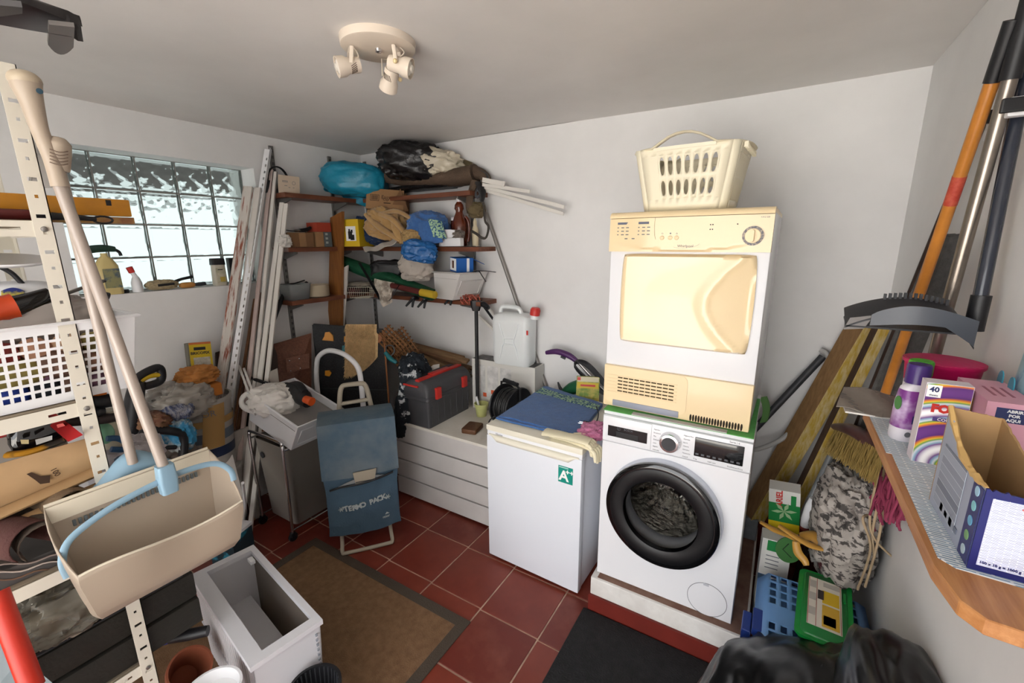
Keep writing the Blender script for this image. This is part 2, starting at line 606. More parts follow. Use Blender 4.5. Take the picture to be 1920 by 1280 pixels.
dp = obj('display', bx((.092, -.004, .73), (.271, .01, .812), bev=.003), m_blackg, wm, 40)
for k in range(8):
    decal(.012, .008, FR((.104 + k * .0215, -.0041, .741)), mat('key_print', '55575c', .4), dp, 'touch_key')
text('Serie | 6', .011, FR((.235, -.0006, .821)), m_ink, wm, name='series_lettering')
for k in range(7):
    text(['Algodón', 'Sintéticos', 'Mix', 'Delicado', 'Lana', 'Rápido', 'Aclarado'][k], .0075, FR((-.073, -.0006, .808 - .0155 * k)), m_ink, wm, name='programme_lettering', align='LEFT')
    text(['Higiene Plus', 'Camisas', 'Sport', 'Oscura', 'Edredón', 'Nocturno', 'Centrif.'][k], .0075, FR((.048, -.0006, .808 - .0155 * k)), m_ink, wm, name='programme_lettering', align='LEFT')
for s, x in (('9 kg', .098), ('1400 rpm', .16), ('EcoSilence Drive', .245)):
    text(s, .008, FR((x, -.0006, .716)), m_ink, wm, name='small_print')
FD = FR((cx, 0, cz))
obj('door_bezel', lathe([(.242, 0), (.242, .012), (.236, .03), (.225, .034), (.19, .03), (.19, 0)], 72, FD, loop=True, cap=False), mat('bezel_blue_white', 'd5dbe8', .3), wm, 50)
FT = FD @ RY(-2.5)
door = obj('door', lathe([(.237, .034), (.2395, .045), (.238, .056), (.226, .063), (.215, .062), (.16, .058), (.155, .05), (.155, .034)], 72, FT, loop=True, cap=False), m_blackg, wm, 50)
obj('door_face', lathe([(.216, .0625), (.212, .0645), (.163, .061), (.158, .058)], 72, FT, cap=False), mat('door_matt_black', '0d0d10', .42), door, 50)
obj('door_glass', lathe([(.156, .05), (.152, .056), (.14, .05), (.125, .0), (.11, -.07), (.08, -.1), (.002, -.105)], 56, FT, cap=False), clear('porthole_glass', 'e8e8e8', .02, .02, .95, base='050505'), door, 60)
obj('door_seal', lathe([(.2, -.005), (.165, -.02), (.16, -.06), (.175, -.07), (.2, -.06)], 48, FD, loop=True, cap=False), mat('grey_rubber', '8c8e92', .5), wm, 60)
dm = mat('drum_steel', 'b0ada6', .12, m=1, bump=.7, bs=40)
obj('drum', lathe([(.18, -.06), (.23, -.08), (.23, -.38), (.001, -.4)], 48, FD, cap=False), dm, wm, 60)
obj('drum_paddle', box(B(), (0, .12, 0), (.05, .05, .3), FD @ T(0, 0, -.24) @ RZ(-35), bev=.015), mat('paddle_grey', '4b4a4c', .4), wm, 40)
b = lathe([(.0795, .0), (.0795, .0015), (.0775, .0015), (.0775, 0)], 48, FR((.197, .0005, .079)), loop=True, cap=False)
fc = obj('filter_cover', lathe([(.0775, 0), (.0775, .0008), (.001, .0008)], 48, FR((.197, .0005, .079))), m_white, wm, 60)
obj('filter_cover_rim', b, m_ink, fc)
obj('filter_latch', bx((.178, -.002, .146), (.2, .001, .157)), mat('latch_grey', 'b9bcc4', .5), fc)
# ================================================================ tumble dryer
m_cream = mat('yellowed_cream_plastic', 'f0d9ae', .38, var=.03, vs=3, coat=.2)
m_creamd = mat('cream_gloss', 'f0d9ae', .2, coat=.4)
DZ0 = PH + .848 + .008
one('green_nonslip_mat', sheet(lambda u, v: (-.617 + .596 * u, 1.789 + .5 * v, PH + .8485 + .0015), 10, 10, th=(0, 0, .0035)), mat('green_foam', '5fae5c', .8, var=.1, vs=40), 'thin green non-slip mat between washing machine and dryer', 'mat')
one('grey_mat_strip', bx((-.49, 1.7885, PH + .8525), (-.115, 1.82, PH + .856)), mat('grey_foam', 'b9b9b8', .8), 'grey strip of foam lying over the green mat under the dryer', 'strip')
td = thing('tumble_dryer', 'white and yellowed cream tumble dryer stacked on the washing machine', 'dryer', (-.34, 1.84, DZ0), -1.5)
obj('body', bx((-.2985, .01, .02), (.2985, .56, .835), bev=.008), m_white, td, 40)
# control panel: bulges forward in the middle of its lower edge
def cpan(u, v):
    x = -.2985 + .597 * u
    z = .69 + .132 * v
    y = -.006 - .012 * max(0, 1 - ((u - .5) / .5) ** 2) * (1 if v > .25 - .22 * max(0, 1 - ((u - .5) / .42) ** 2) else .25) - .004
    return (x, y + .02 * (v - .3) * .3, z)
cp = obj('control_panel', sheet(cpan, 40, 16, th=(0, .04, 0)), m_creamd, td, 35)
def ctop(u, v):
    a = v * pi / 2
    return (-.2985 + .597 * u, -.012 + .03 * (1 - cos(a)) - .006 * max(0, 1 - ((u - .5) / .5) ** 2) + .022 * 0, .824 + .024 * sin(a))
b = sheet(ctop, 24, 8, th=(0, .05, -.002))
bx((-.2985, .015, .826), (.2985, .57, .848), bm=b, bev=.005)
obj('top_cover', b, m_cream, td, 40)
def pf(x, z, d=.0006):
    return FR((x, cpan((x + .2985) / .597, (z - .69) / .132)[1] - d, z))
kn = obj('programme_knob', lathe([(.033, 0), (.033, .006), (.024, .008), (.024, .012), (.001, .012)], 36, pf(.238, .748, 0)), m_cream, td, 40)
obj('knob_ring', lathe([(.034, .0), (.034, .0066), (.0255, .0085), (.0255, 0)], 36, pf(.238, .748, 0), loop=True, cap=False), mat('scale_ring', 'b7ac9c', .5, c2='6c6c78', vs=160, th=(.4, .6)), kn, 40)
obj('knob_grip', tub([(.012, .044, .01, .006), (.010, .04, .028, .005)], pf(.238, .748, 0)), m_cream, kn, 40)
for i, x in enumerate((-.078, -.047, -.023)):
    bt = obj('push_button', lathe([(.0085, -.001), (.0085, .003), (.006, .005), (.001, .005)], 20, pf(x, .744, 0)), m_cream, td, 40)
    text('○●△'[i], .008, pf(x, .76), m_ink, td, name='button_symbol')
text('Whirlpool', .014, pf(.012, .712, .001), m_ink, td, name='maker_lettering')
b = tube([(-.05, .0, 0), (-.02, -.006, 0), (.03, .003, 0), (.045, .012, 0)], .0004, 4, n=5)
b.transform(pf(.018, .709, .001))
obj('maker_swoosh', b, m_ink, td)
for x in (-.243, -.155):
    decal(.042, .009, pf(x, .803), mat('slate_print', '5a6072', .5), td, 'printed_bar')
for r_ in range(3):
    for x in (-.268, -.18):
        for k in range(3):
            decal(.012 if k else .006, .0035, pf(x + .006 + .02 * k, .786 - .014 * r_), m_ink, td, 'printed_mark', t=.0004)
for x, z in ((-.225, .742), (-.195, .742)):
    decal(.012, .004, pf(x, z), m_ink, td, 'printed_mark', t=.0004)
for x, z in ((.095, .79), (.103, .79), (.095, .773), (.103, .773), (.185, .79)):
    decal(.004, .004, pf(x, z), m_inkk, td, 'indicator_light', t=.001)
text('AWZ 220', .007, pf(.27, .812), m_ink, td, name='model_lettering')
obj('panel_seam', tube([cpan(u_, v_) for u_, v_ in ((.315, 1), (.315, .7), (.325, .4), (.36, .02))], .0008, 4, n=5), mat('seam_shadow', '8a7350', .8), td)
# door: a big cream panel with a sculpted scoop
def dface(u, v):
    # u across, v up; rounded corners, a scooped grip on the right
    a, c = 2 * u - 1, 2 * v - 1
    x = a * (.247 + .006 * (1 - c * c)) * (1 - .018 * abs(c) ** 12)
    z = .494 + c * .187 * (1 - .02 * abs(a) ** 12)
    e = min(u * 1.33, (1 - u) * 1.33, v, 1 - v)
    edge = min(1, e / .02)
    y = -.003 - .02 * sin(edge * pi / 2)
    k = u - (.69 + .27 * abs(c) ** 1.7)
    if k > 0:
        y += .11 * k * edge
    else:
        y += (.007 * min(1, -k / .5) * (1 - abs(c) ** 3) - .006 * max(0, 1 + k / .12)) * edge
    return (x + .012, y, z)
obj('door', sheet(dface, 44, 36, th=(0, .03, 0)), m_creamd, td, 60)
# kick plate with grille, handle and slots
kp = obj('kick_plate', bx((-.2985, -.006, 0), (.2985, .05, .192), bev=.006), m_cream, td, 40)
b = rings(B(), [[V((x, y, z)) for x, z in [(p.x, p.y) for p in [V((q.x, q.y, 0)) for q in rbox(.352, .172, 0, .03)]]] for y in (-.0085, .0)])
b.transform(T(-.114, 0, .105))
fl = obj('filter_flap', b, m_cream, kp, 40)
b = B()
for r_ in range(5):
    for k in range(10):
        x, z = -.232 + .0245 * k, .138 - .0155 * r_
        bx((x, -.0092, z), (x + .021, -.006, z + .0055), bm=b)
obj('grille_slots', b, mat('slot_dark', '4a3a22', .9), fl)
b = B()
for r_ in range(6):
    bx((-.28, -.0105, .146 - .0155 * r_), (.022, -.0085, .150 - .0155 * r_), bm=b, bev=.001)
obj('grille_ribs', b, m_cream, fl)
obj('pull_handle', bx((-.252, -.012, .006), (.035, -.004, .034), bev=.003), mat('slate_handle', '8f93a2', .4), kp, 40)
b = B()
for k in range(19):
    lathe([(.0042, 0), (.0042, .0015)], 10, FR((.083 + k * .0105, -.006, .018)), b, sy=3.6)
obj('air_slots', b, mat('slot_dark2', '2a2116', .9), kp)
# ================================================================ more helpers
def perf(fn, nu, nv, hole, u0=0., u1=1., v0=0., v1=1., bm=None, shape='oval', q=3):
    """surface fn(u,v) in nu x nv cells; hole(i,j) -> (half width, half height) as share of the cell, or None"""
    bm = bm or B()
    def pt(u, v):
        return bm.verts.new(fn(u0 + (u1 - u0) * u, v0 + (v1 - v0) * v))
    for i in range(nu):
        for j in range(nv):
            h = hole(i, j)
            if not h:
                bm.faces.new([pt((i + a) / nu, (j + b_) / nv) for a, b_ in ((0, 0), (1, 0), (1, 1), (0, 1))])
                continue
            if shape == 'oval':
                per = [(k / q, 0) for k in range(q)] + [(1, k / q) for k in range(q)] + [(1 - k / q, 1) for k in range(q)] + [(0, 1 - k / q) for k in range(q)]
            else:
                per = [(0, 0), (1, 0), (1, 1), (0, 1)]
            a_ = [pt((i + x) / nu, (j + y) / nv) for x, y in per]
            inn = []
            for x, y in per:
                if shape == 'oval':
                    t = atan2(y - .5, x - .5)
                    inn.append((.5 + h[0] * cos(t), .5 + h[1] * sin(t)))
                else:
                    inn.append((.5 + (1 if x > .5 else -1) * h[0], .5 + (1 if y > .5 else -1) * h[1]))
            b_ = [pt((i + x) / nu, (j + y) / nv) for x, y in inn]
            for k in range(len(per)):
                k2 = (k + 1) % len(per)
                bm.faces.new((a_[k], a_[k2], b_[k2], b_[k]))
    bmesh.ops.remove_doubles(bm, verts=bm.verts, dist=1e-5)
    return bm
def solid(o, t, off=0):
    md = o.modifiers.new('thickness', 'SOLIDIFY')
    md.thickness = t
    md.offset = off
    return o
def quad(c4, nu=14, nv=14, amp=.006, fs=6., seed=0, th=(0, 0, .004), sag=0.):
    c4 = [V(c) for c in c4]
    def fn(u, v):
        p = (c4[0] * (1 - u) + c4[1] * u) * (1 - v) + (c4[3] * (1 - u) + c4[2] * u) * v
        return p + V((0, 0, 1)) * (amp * (abs(fbm(p, fs, seed)) - .1) - sag * 4 * u * (1 - u))
    return sheet(fn, nu, nv, th=th)
def plank(a, b_, w_, t, up=(0, 0, 1), m=None, bev=.001):
    """board from a to b_, w_ wide, t thick; 'up' is the wide side direction"""
    a, b_ = V(a), V(b_)
    d = b_ - a
    z = d.normalized()
    x = (V(up) - z * V(up).dot(z)).normalized()
    y = z.cross(x)
    fm = Matrix((x, y, z)).transposed().to_4x4()
    fm.translation = (a + b_) / 2
    return fm, box(B(), (0, 0, 0), (w_, t, d.length), bev=bev)
def lean(name, a, b_, w_, t, mt, label, cat, group=None, up=(0, 0, 1), bev=.0015):
    fm, bm = plank(a, b_, w_, t, up, bev=bev)
    o = obj(name, bm, mt)
    o.matrix_world = fm
    o['label'] = label
    o['category'] = cat
    if group:
        o['group'] = group
    return o
def rod(name, a, b_, r, mt, label, cat, group=None, seg=12):
    a, b_ = V(a), V(b_)
    t = thing(name, label, cat, a, group=group)
    obj('shaft', tube([a, b_], r, seg), mt, t, 40, world=True)
    return t

# ================================================================ ceiling spotlight
m_lamp = mat('cream_lamp_enamel', 'ddd0c0', .35)
lc = V((-1.30, 1.235, ZC + .004))
lp = thing('ceiling_spotlight', 'round cream ceiling lamp with three swivel spotlights', 'lamp', lc)
obj('ceiling_plate', lathe([(.128, 0), (.13, -.01), (.127, -.028), (.122, -.031), (.001, -.031)], 48), m_lamp, lp, 40)
obj('centre_nut', lathe([(.012, -.031), (.011, -.04), (.004, -.043), (.001, -.043)], 16), m_chrome, lp, 50)
m_bulb = mat('frosted_bulb', 'd9d2c6', .2, coat=.5)
for k, (tip, aim) in enumerate(((P(648, 112, z=2.395), (P(625, 121, z=2.38) - P(655, 108, z=2.40))), (P(748, 100, z=2.40), (P(785, 110, z=2.38) - P(738, 98, z=2.41))), (P(728, 150, z=2.385), V((-.02, .01, -.03))))):
    d = (V((-.5, -.85, -.25)), V((.86, .45, -.3)), V((-.62, .3, -.62)))[k].normalized()
    base = lc + V(((-.075, -.06, -.031), (.065, .02, -.031), (-.035, .085, -.031))[k])
    c = base + V((0, 0, -.055)) + d * .006
    sp = obj('spot_head', lathe([(.001, -.034), (.024, -.034), (.026, -.028), (.026, .008), (.033, .02), (.034, .046), (.031, .046), (.030, .03), (.001, .026)], 28, F(c, d.cross(V((0, 0, 1))), d.cross(d.cross(V((0, 0, 1)))) * -1) if False else Matrix.Translation(c) @ d.to_track_quat('Z', 'Y').to_matrix().to_4x4()), m_lamp, lp, 40, world=True)
    mq = Matrix.Translation(c) @ d.to_track_quat('Z', 'Y').to_matrix().to_4x4()
    bb = obj('bulb', lathe([(.029, .03), (.022, .043), (.014, .046), (.012, .052), (.001, .054)], 24, mq), m_bulb, sp, 50)
    bb.data.transform(WM[lp.name].inverted())
    b = B()
    for q in range(6):
        box(b, (0, 0, 0), (.0015, .002, .022), mq @ RZ(-70 + q * 12) @ T(.0262, 0, -.008) @ RX(25))
    o = obj('vent_slots', b, mat('slot_brown', '4a3c32', .9), sp)
    o.data.transform(WM[lp.name].inverted())
    side = d.cross(V((0, 0, 1))).normalized() * .03
    obj('bracket', tube([base, base + side + V((0, 0, -.004)), c + side], .004, 6, flat=(1.6, .5)), m_lamp, lp, world=True)
    obj('bracket', tube([base, base - side + V((0, 0, -.004)), c - side], .004, 6, flat=(1.6, .5)), m_lamp, lp, world=True)
    b = B()
    bmesh.ops.create_uvsphere(b, u_segments=12, v_segments=8, radius=.008, matrix=Matrix.Translation(c + side * 1.25))
    obj('thumb_screw', b, mat('ivory_knob', 'e2cfa0', .4), lp, 60, world=True)
    obj('cable', tube([base + V((.01, .01, 0)), base + V((.02, .015, -.02)), c - d * .03], .0025, 6, n=5), m_lamp, lp, 60, world=True)

# ================================================================ laundry basket
m_ivory = mat('ivory_plastic', 'eee6cc', .42)
lb = thing('laundry_basket', 'ivory plastic laundry basket with oval holes on top of the dryer', 'basket', (-.362, 2.04, DZ0 + .849), -3)
LH = .238
def lring(t):
    w_, d_ = .315 + .075 * t, .25 + .085 * t
    return w_, d_
def wall(side):
    def fn(u, v):
        w_, d_ = lring(v)
        x = (u - .5) * (w_ - .05)
        bulge = .012 * sin(pi * u)
        if side == 0:
            return V((x, -d_ / 2 - bulge, LH * v))
        if side == 1:
            return V((-x, d_ / 2 + bulge, LH * v))
        x = (u - .5) * (d_ - .05)
        return V((w_ / 2 + bulge * .6, x, LH * v)) if side == 2 else V((-w_ / 2 - bulge * .6, -x, LH * v))
    return fn
b = B()
for s in (0, 1):
    perf(wall(s), 10, 2, lambda i, j: (.30, .42 if j else .36) if 1 < i + 0 < 9 and 1 <= i <= 8 and i != 0 and i != 9 and 0 < i - 1 else None, bm=b, v0=.2, v1=.88)
    sheet(lambda u, v: wall(s)(u, v * .2), 20, 2, b)
    sheet(lambda u, v: wall(s)(u, .88 + v * .12), 20, 2, b)
for s in (2, 3):
    perf(wall(s), 22, 2, lambda i, j: (.22, .46) if 2 <= i <= 19 else None, bm=b, v0=.15, v1=.85, shape='sq')
    sheet(lambda u, v: wall(s)(u, v * .15), 12, 2, b)
    sheet(lambda u, v: wall(s)(u, .85 + v * .15), 12, 2, b)
for k in range(4):     # rounded corners
    a0 = pi / 2 * k
    sx, sy = ((1, 1), (-1, 1), (-1, -1), (1, -1))[k]
    def cf(u, v):
        w_, d_ = lring(v)
        a = pi / 2 * u
        return V((sx * (w_ / 2 - .025 + .025 * cos(a)), sy * (d_ / 2 - .025 + .025 * sin(a)), LH * v))
    sheet(cf, 5, 5, b)
o = solid(obj('basket_body', b, m_ivory, lb, 50), .0028)
obj('base', tub([(.26, .2, -.002 + .002, .04), (.29, .225, .012, .05), (.31, .245, .014, .05), (.31, .245, .018, .05)]), m_ivory, lb, 40)
rim = []
for a in range(48):
    t = 2 * pi * a / 48
    x, y = cos(t), sin(t)
    k = 1 / max(abs(x) ** 3.2 + abs(y) ** 3.2, 1e-6) ** (1 / 3.2)
    hx = x * k
    z = LH + (.045 * max(0, 1 - (hx / .52) ** 2) if abs(y * k) > .6 else 0)
    rim.append((hx * .212, y * k * .183, z))
obj('rim', tube(rim, .008, 8, closed=True, flat=(1.7, .55)), m_ivory, lb, 60)
b = B()
for s in (-1, 1):
    def hf(u, v):
        x = (u - .5) * .23
        return V((x, s * (lring(1)[1] / 2 + .012 * sin(pi * (.2 + .6 * u)) + .001 + .003 * v), LH - .012 + (.012 + .035 * 0) * v))
    sheet(hf, 12, 2, b, th=(0, s * .002, 0))
obj('handle_lip', b, m_ivory, lb, 40, kind='stuff')
b = B()
for k in range(9):
    box(b, (.207, -.12 + k * .03, LH - .012), (.014, .004, .02))
obj('rim_ribs', b, m_ivory, lb, kind='stuff')

# ================================================================ refrigerator and the things on it
m_fr = mat('white_fridge_enamel', 'e2e6ee', .28, coat=.2)
m_frt = mat('ivory_fridge_top', 'e8e3d2', .4)
fg = thing('refrigerator', 'small white under-counter refrigerator with ivory handle strip beside the washing machine', 'fridge', (-.985, 1.785, 0), -1.5)
obj('cabinet', bx((-.272, .05, .02), (.272, .63, .79), bev=.004), m_fr, fg, 40)
dr = obj('door', bx((-.278, 0, .022), (.278, .046, .765), bev=.007), m_fr, fg, 40)
obj('door_seal', bx((-.268, .044, .03), (.268, .052, .76)), mat('seal_grey', 'a6a8ac', .6), dr)
obj('worktop', bx((-.28, .0, .79), (.28, .64, .822), bev=.006), m_frt, fg, 40)
b = bx((-.277, .006, .765), (.277, .05, .7895), bev=.002)
hs = obj('handle_panel', b, m_white, fg, 40)
hp = [(-.255, .788), (.245, .788), (.235, .762), (.222, .742), (-.21, .742), (-.235, .762)]
def hfn(u, v):
    x = -.262 + .524 * u
    e = min(u, 1 - u)
    w_ = min(1, max(0, (e - .03) / .07))
    z = .772 - v * (.006 + .03 * w_)
    return (x, -.004 - .012 * sin(v * pi) * w_, z)
obj('handle', sheet(hfn, 40, 8, th=(0, .012, 0)), m_frt, dr, 50)
text('Hisense', .014, FR((-.2, .0056, .777)), m_ink, hs, name='maker_lettering')
st = decal(.078, .088, FR((.195, -.0004, .665)), mat('teal_sticker', '0f8f80', .4), dr, 'energy_sticker', lab='teal energy class sticker')
text('A', .075, FR((.186, -.0012, .656)), m_inkw, st, bold=.002)
text('++', .038, FR((.217, -.0012, .681)), m_inkw, st, bold=.001)
decal(.05, .006, FR((.185, -.001, .702)), mat('pale_teal', '9fd2ca', .5), st, 'small_print', t=.0004)
for x in (-.24, .24):
    obj('foot', lathe([(.018, 0), (.018, .022)], 12, T(x, .1, 0)), m_black, fg)
    obj('foot', lathe([(.018, 0), (.018, .022)], 12, T(x, .56, 0)), m_black, fg)
ft = .8225
m_bt = mat('blue_towel', '3a66a2', .95, var=.15, vs=40, bump=.5, bs=260, sheen=.3)
tw = thing('folded_towel', 'blue towel with pale green woven band spread on the refrigerator', 'towel', P(1030, 770, z=ft))
tc_ = [P(930, 786, z=ft + .004), P(1020, 727, z=ft + .004), P(1130, 762, z=ft + .004), P(1082, 823, z=ft + .004)]
obj('cloth', quad(tc_, 24, 24, .006, 7, 3, th=(0, 0, .01)), m_bt, tw, 60, world=True)
t2 = [p * .97 + (sum(tc_, V()) / 4) * .03 + V((.005, .01, .009)) for p in tc_]
obj('upper_fold', quad(t2, 20, 20, .008, 6, 5, th=(0, 0, .008)), m_bt, tw, 60, world=True)
def band(u, v):
    a = t2[1] * (1 - u) + t2[2] * u
    b_ = t2[0] * (1 - u) + t2[3] * u
    p = a + (b_ - a) * (.10 + .16 * v)
    return p + V((0, 0, .0105 + .008 * (abs(fbm(p, 6, 5)) - .1)))
obj('woven_band', sheet(band, 24, 6, th=(0, 0, .002)), mat('pale_band', '24507a', .9, c2='a9c9a0', vs=90, th=(.45, .55)), tw, 60, world=True)
m_rub = mat('cream_rubber', 'ebe3c4', .5)
def glove(name, label, o, d, seed, group):
    """rubber glove lying on the top with its fingers over the edge"""
    t = thing(name, label, 'glove', o, group=group)
    d = V(d).normalized()
    s = V((-d.y, d.x, 0))
    o = V(o)
    e = o + d * .115
    obj('cuff', tube([o + V((0, 0, .012)) - d * .12, o + V((0, 0, .014)) - d * .05, o + V((0, 0, .013))], [.042, .038, .035], 14, n=5, flat=(1, .3)), m_rub, t, 60, world=True)
    obj('palm', tube([o + V((0, 0, .013)) - d * .01, o + d * .06 + V((0, 0, .014)), e + V((0, 0, .008))], [.034, .042, .04], 14, n=5, flat=(1, .32)), m_rub, t, 60, world=True)
    for k in range(4):
        q = e + s * (-.03 + .02 * k) - d * .012
        obj('finger', tube([q + V((0, 0, .006)), q + d * .022 + V((0, 0, -.004)), q + d * (.03) + V((0, 0, -.045 - .012 * (k in (1, 2))))], [.0105, .010, .0075], 10, n=6), m_rub, t, 60, world=True)
    q = o + d * .02 + s * .035
    obj('thumb', tube([q + V((0, 0, .01)), q + d * .03 + s * .02 + V((0, 0, .01)), q + d * .065 + s * .022 + V((0, 0, .009))], [.012, .011, .008], 10, n=6), m_rub, t, 60, world=True)
glove('rubber_glove', 'cream rubber glove with fingers hanging over the right edge of the refrigerator', P(1078, 836, z=ft) + V((-.015, .03, 0)), (1, -.15, 0), 1, 'pair of rubber gloves')
glove('rubber_glove', 'cream rubber glove lying behind another one next to the pink cloth', P(1063, 832, z=ft + .022) + V((-.02, .05, 0)), (1, .05, .0), 2, 'pair of rubber gloves')
one('pink_cloth', blob(P(1114, 808, z=ft + .03), (.13, .17, .06), 2.2, .25, 3, 4, fold=.15), mat('pink_terry', 'd88aae', .95, var=.1, vs=60, bump=.4, bs=200), 'small crumpled pink cloth on the refrigerator beside the washing machine', 'cloth', smooth=60)
pc = thing('power_plug', 'black power plug and cord lying on the blue towel', 'plug', P(1104, 795, z=ft + .03))
q = [P(1118, 762, z=ft + .05), P(1122, 775, z=ft + .04), P(1119, 789, z=ft + .04), P(1113, 797, z=ft + .036), P(1103, 794, z=ft + .034)]
obj('cord', tube(q, .0035, 8, n=6), m_black, pc, 60, world=True)
obj('plug_body', tube([q[-1] + V((.012, 0, 0)), q[-1], q[-1] + V((-.025, -.006, 0))], [.006, .012, .014], 10, n=3), m_black, pc, 40, world=True)
for s in (-.009, .009):
    obj('pin', tube([q[-1] + V((-.02, -.006 + s, 0)), q[-1] + V((-.048, -.01 + s, .001))], .0028, 8), m_chrome, pc, world=True)

# ================================================================ white slatted chest
m_chest = mat('grey_white_board', 'cdc9c6', .5, var=.05, vs=6)
m_chtop = mat('cream_board_top', 'd8d2c6', .5, c2='e6e2da', vs=7)
CX0, CX1, CY0, CY1, CZ = -2.2, -1.285, 2.0, 2.56, .575
ch = thing('storage_chest', 'long low white slatted chest standing behind the refrigerator and trolley', 'chest', ((CX0 + CX1) / 2, CY0, 0))
for k in range(4):
    z0 = .018 + k * .136
    obj('slat', bx((CX0 + .004, CY0, z0), (CX1, CY0 + .018, z0 + .125), bev=.002), m_chest, ch, world=True)
obj('side_panel', bx((CX0, CY0 + .02, 0), (CX0 + .018, CY1, CZ - .02)), m_chest, ch, world=True)
obj('side_panel', bx((CX1 - .018, CY0 + .02, 0), (CX1, CY1, CZ - .02)), m_chest, ch, world=True)
obj('gap_shade', bx((CX0 + .02, CY0 + .035, .01), (CX1 - .02, CY0 + .045, CZ - .02)), mat('dark_inside', '15120f', .9), ch, world=True)  # near-black sheet stands in for the shade seen between the slats
obj('top', bx((CX0 - .004, CY0 - .012, CZ - .018), (CX1 + .004, CY1, CZ), bev=.002), m_chtop, ch, world=True)
b = B()
for k in range(4):
    for dz in (.03, .095):
        lathe([(.003, 0), (.003, .001)], 8, FR((CX1 - .02, CY0 - .0002, .018 + k * .136 + dz)), b)
obj('screw_heads', b, m_dkgrey, ch, world=True, kind='stuff')

# ---------------------------------------------------------------- toolbox on the chest
m_tb = mat('charcoal_plastic', '47474a', .5, var=.08, vs=20)
m_redp = mat('red_plastic', 'c4312a', .4)
tbx = thing('toolbox', 'charcoal plastic toolbox with red handle and red latches on the chest', 'toolbox', (-1.96, 2.215, CZ), 90)
tbx.scale = (1.08, 1.0, 1.42)
# long axis local x = world y; front (local -y) looks to +x
obj('tub', tub([(.40, .19, 0, .015), (.42, .205, .13, .018), (.435, .22, .135, .02), (.435, .22, .15, .02)]), m_tb, tbx, 40)
ld = obj('lid', tub([(.44, .222, .152, .02), (.44, .222, .175, .02), (.425, .2, .205, .03), (.40, .15, .222, .03)]), m_tb, tbx, 40)
obj('red_trim', bx((-.205, -.03, .2195), (.205, .005, .2305), bev=.002), m_redp, ld)
obj('red_trim', bx((-.222, -.03, .196), (-.19, .1, .204), bev=.002), m_redp, ld)
obj('carry_handle', bx((-.09, -.035, .226), (.09, .01, .237), bev=.004), m_redp, ld, 40)
obj('organiser_lid', bx((-.195, .03, .2175), (.195, .072, .2245), bev=.003), m_dkgrey, ld)
for x in (-.13, .13):
    obj('latch', bx((x - .022, -.128, .135), (x + .022, -.105, .19), bev=.005), m_redp, tbx, 40)
b = B()
for k in range(7):
    bx((-.18 + k * .06, -.1035, .02), (-.176 + k * .06, -.098, .12), bm=b)
obj('ribs', b, m_tb, tbx, kind='stuff')
# wallet, pot, reel, boxes, jerrycan
one('leather_wallet', tub([(.10, .13, 0, .012), (.104, .134, .004, .014), (.104, .134, .012, .014), (.1, .13, .014, .012), (.104, .134, .016, .014), (.104, .134, .026, .014), (.098, .128, .030, .012)], T(*P(886, 806, z=CZ)) @ RZ(12)), mat('brown_leather', '5f3d24', .45, var=.15, vs=30, bump=.3, bs=150), 'brown leather wallet lying on the chest in front of the toolbox', 'wallet', smooth=40)
pp = P(903, 779, z=CZ)
pt_ = thing('flower_pot', 'small pale yellow-green flower pot on the chest beside the cable reel', 'pot', pp)
obj('pot_wall', lathe([(.034, 0), (.045, .075), (.049, .076), (.05, .095), (.045, .095), (.043, .078), (.032, .006), (.001, .006)], 28), mat('yellow_green_plastic', 'bdbf7c', .5, var=.12, vs=15), pt_, 40)
mk = one('marker_pen', tube([pp + V((-.01, .0, .03)), pp + V((-.035, -.01, .14))], .008, 10), m_whitep, 'white marker pen standing in the yellow-green pot', 'pen', smooth=40)
rl = thing('cable_reel', 'black cable reel with carrying handle standing on the chest', 'cable reel', (-1.44, 2.33, CZ), 0)
rl.scale = (1.0, 1.0, 1.0)
o_ = T(0, 0, .138) @ RZ(-10) @ RY(90)
for x in (-.07, .07):
    obj('flange', lathe([(.004, -.006), (.132, -.006), (.137, 0), (.132, .006), (.004, .006)], 40, o_ @ T(0, 0, x)), m_black, rl, 40)
obj('hub', lathe([(.05, -.085), (.05, .085)], 24, o_), m_dkgrey, rl, 40)
b = B()
for k in range(11):
    pts = [o_ @ V(((.108 + .005 * sin(k * 2.1 + a / 3)) * cos(2 * pi * a / 26), (.108 + .005 * cos(k * 1.7 + a / 4)) * sin(2 * pi * a / 26), -.058 + .0116 * k)) for a in range(26)]
    tube(pts, .0062, 6, b, closed=True)
obj('wound_cable', b, mat('black_cable', '1b1b1c', .4), rl, 60)
obj('frame', tube([o_ @ V((-.0, .0, .08)), V((.085, -.02, .27)), V((.02, -.0, .305)), V((-.085, .02, .285)), o_ @ V((0, 0, -.085))], .008, 8), m_black, rl, 40)
obj('grip', tube([(.06, -.012, .295), (-.06, .012, .302)], .014, 12), m_black, rl, 40)
obj('loose_cable', tube([(-.06, -.08, .09), (-.1, -.1, .05), (-.115, -.1, .008), (-.08, -.12, .008)], .005, 8, n=6), m_black, rl, 60)
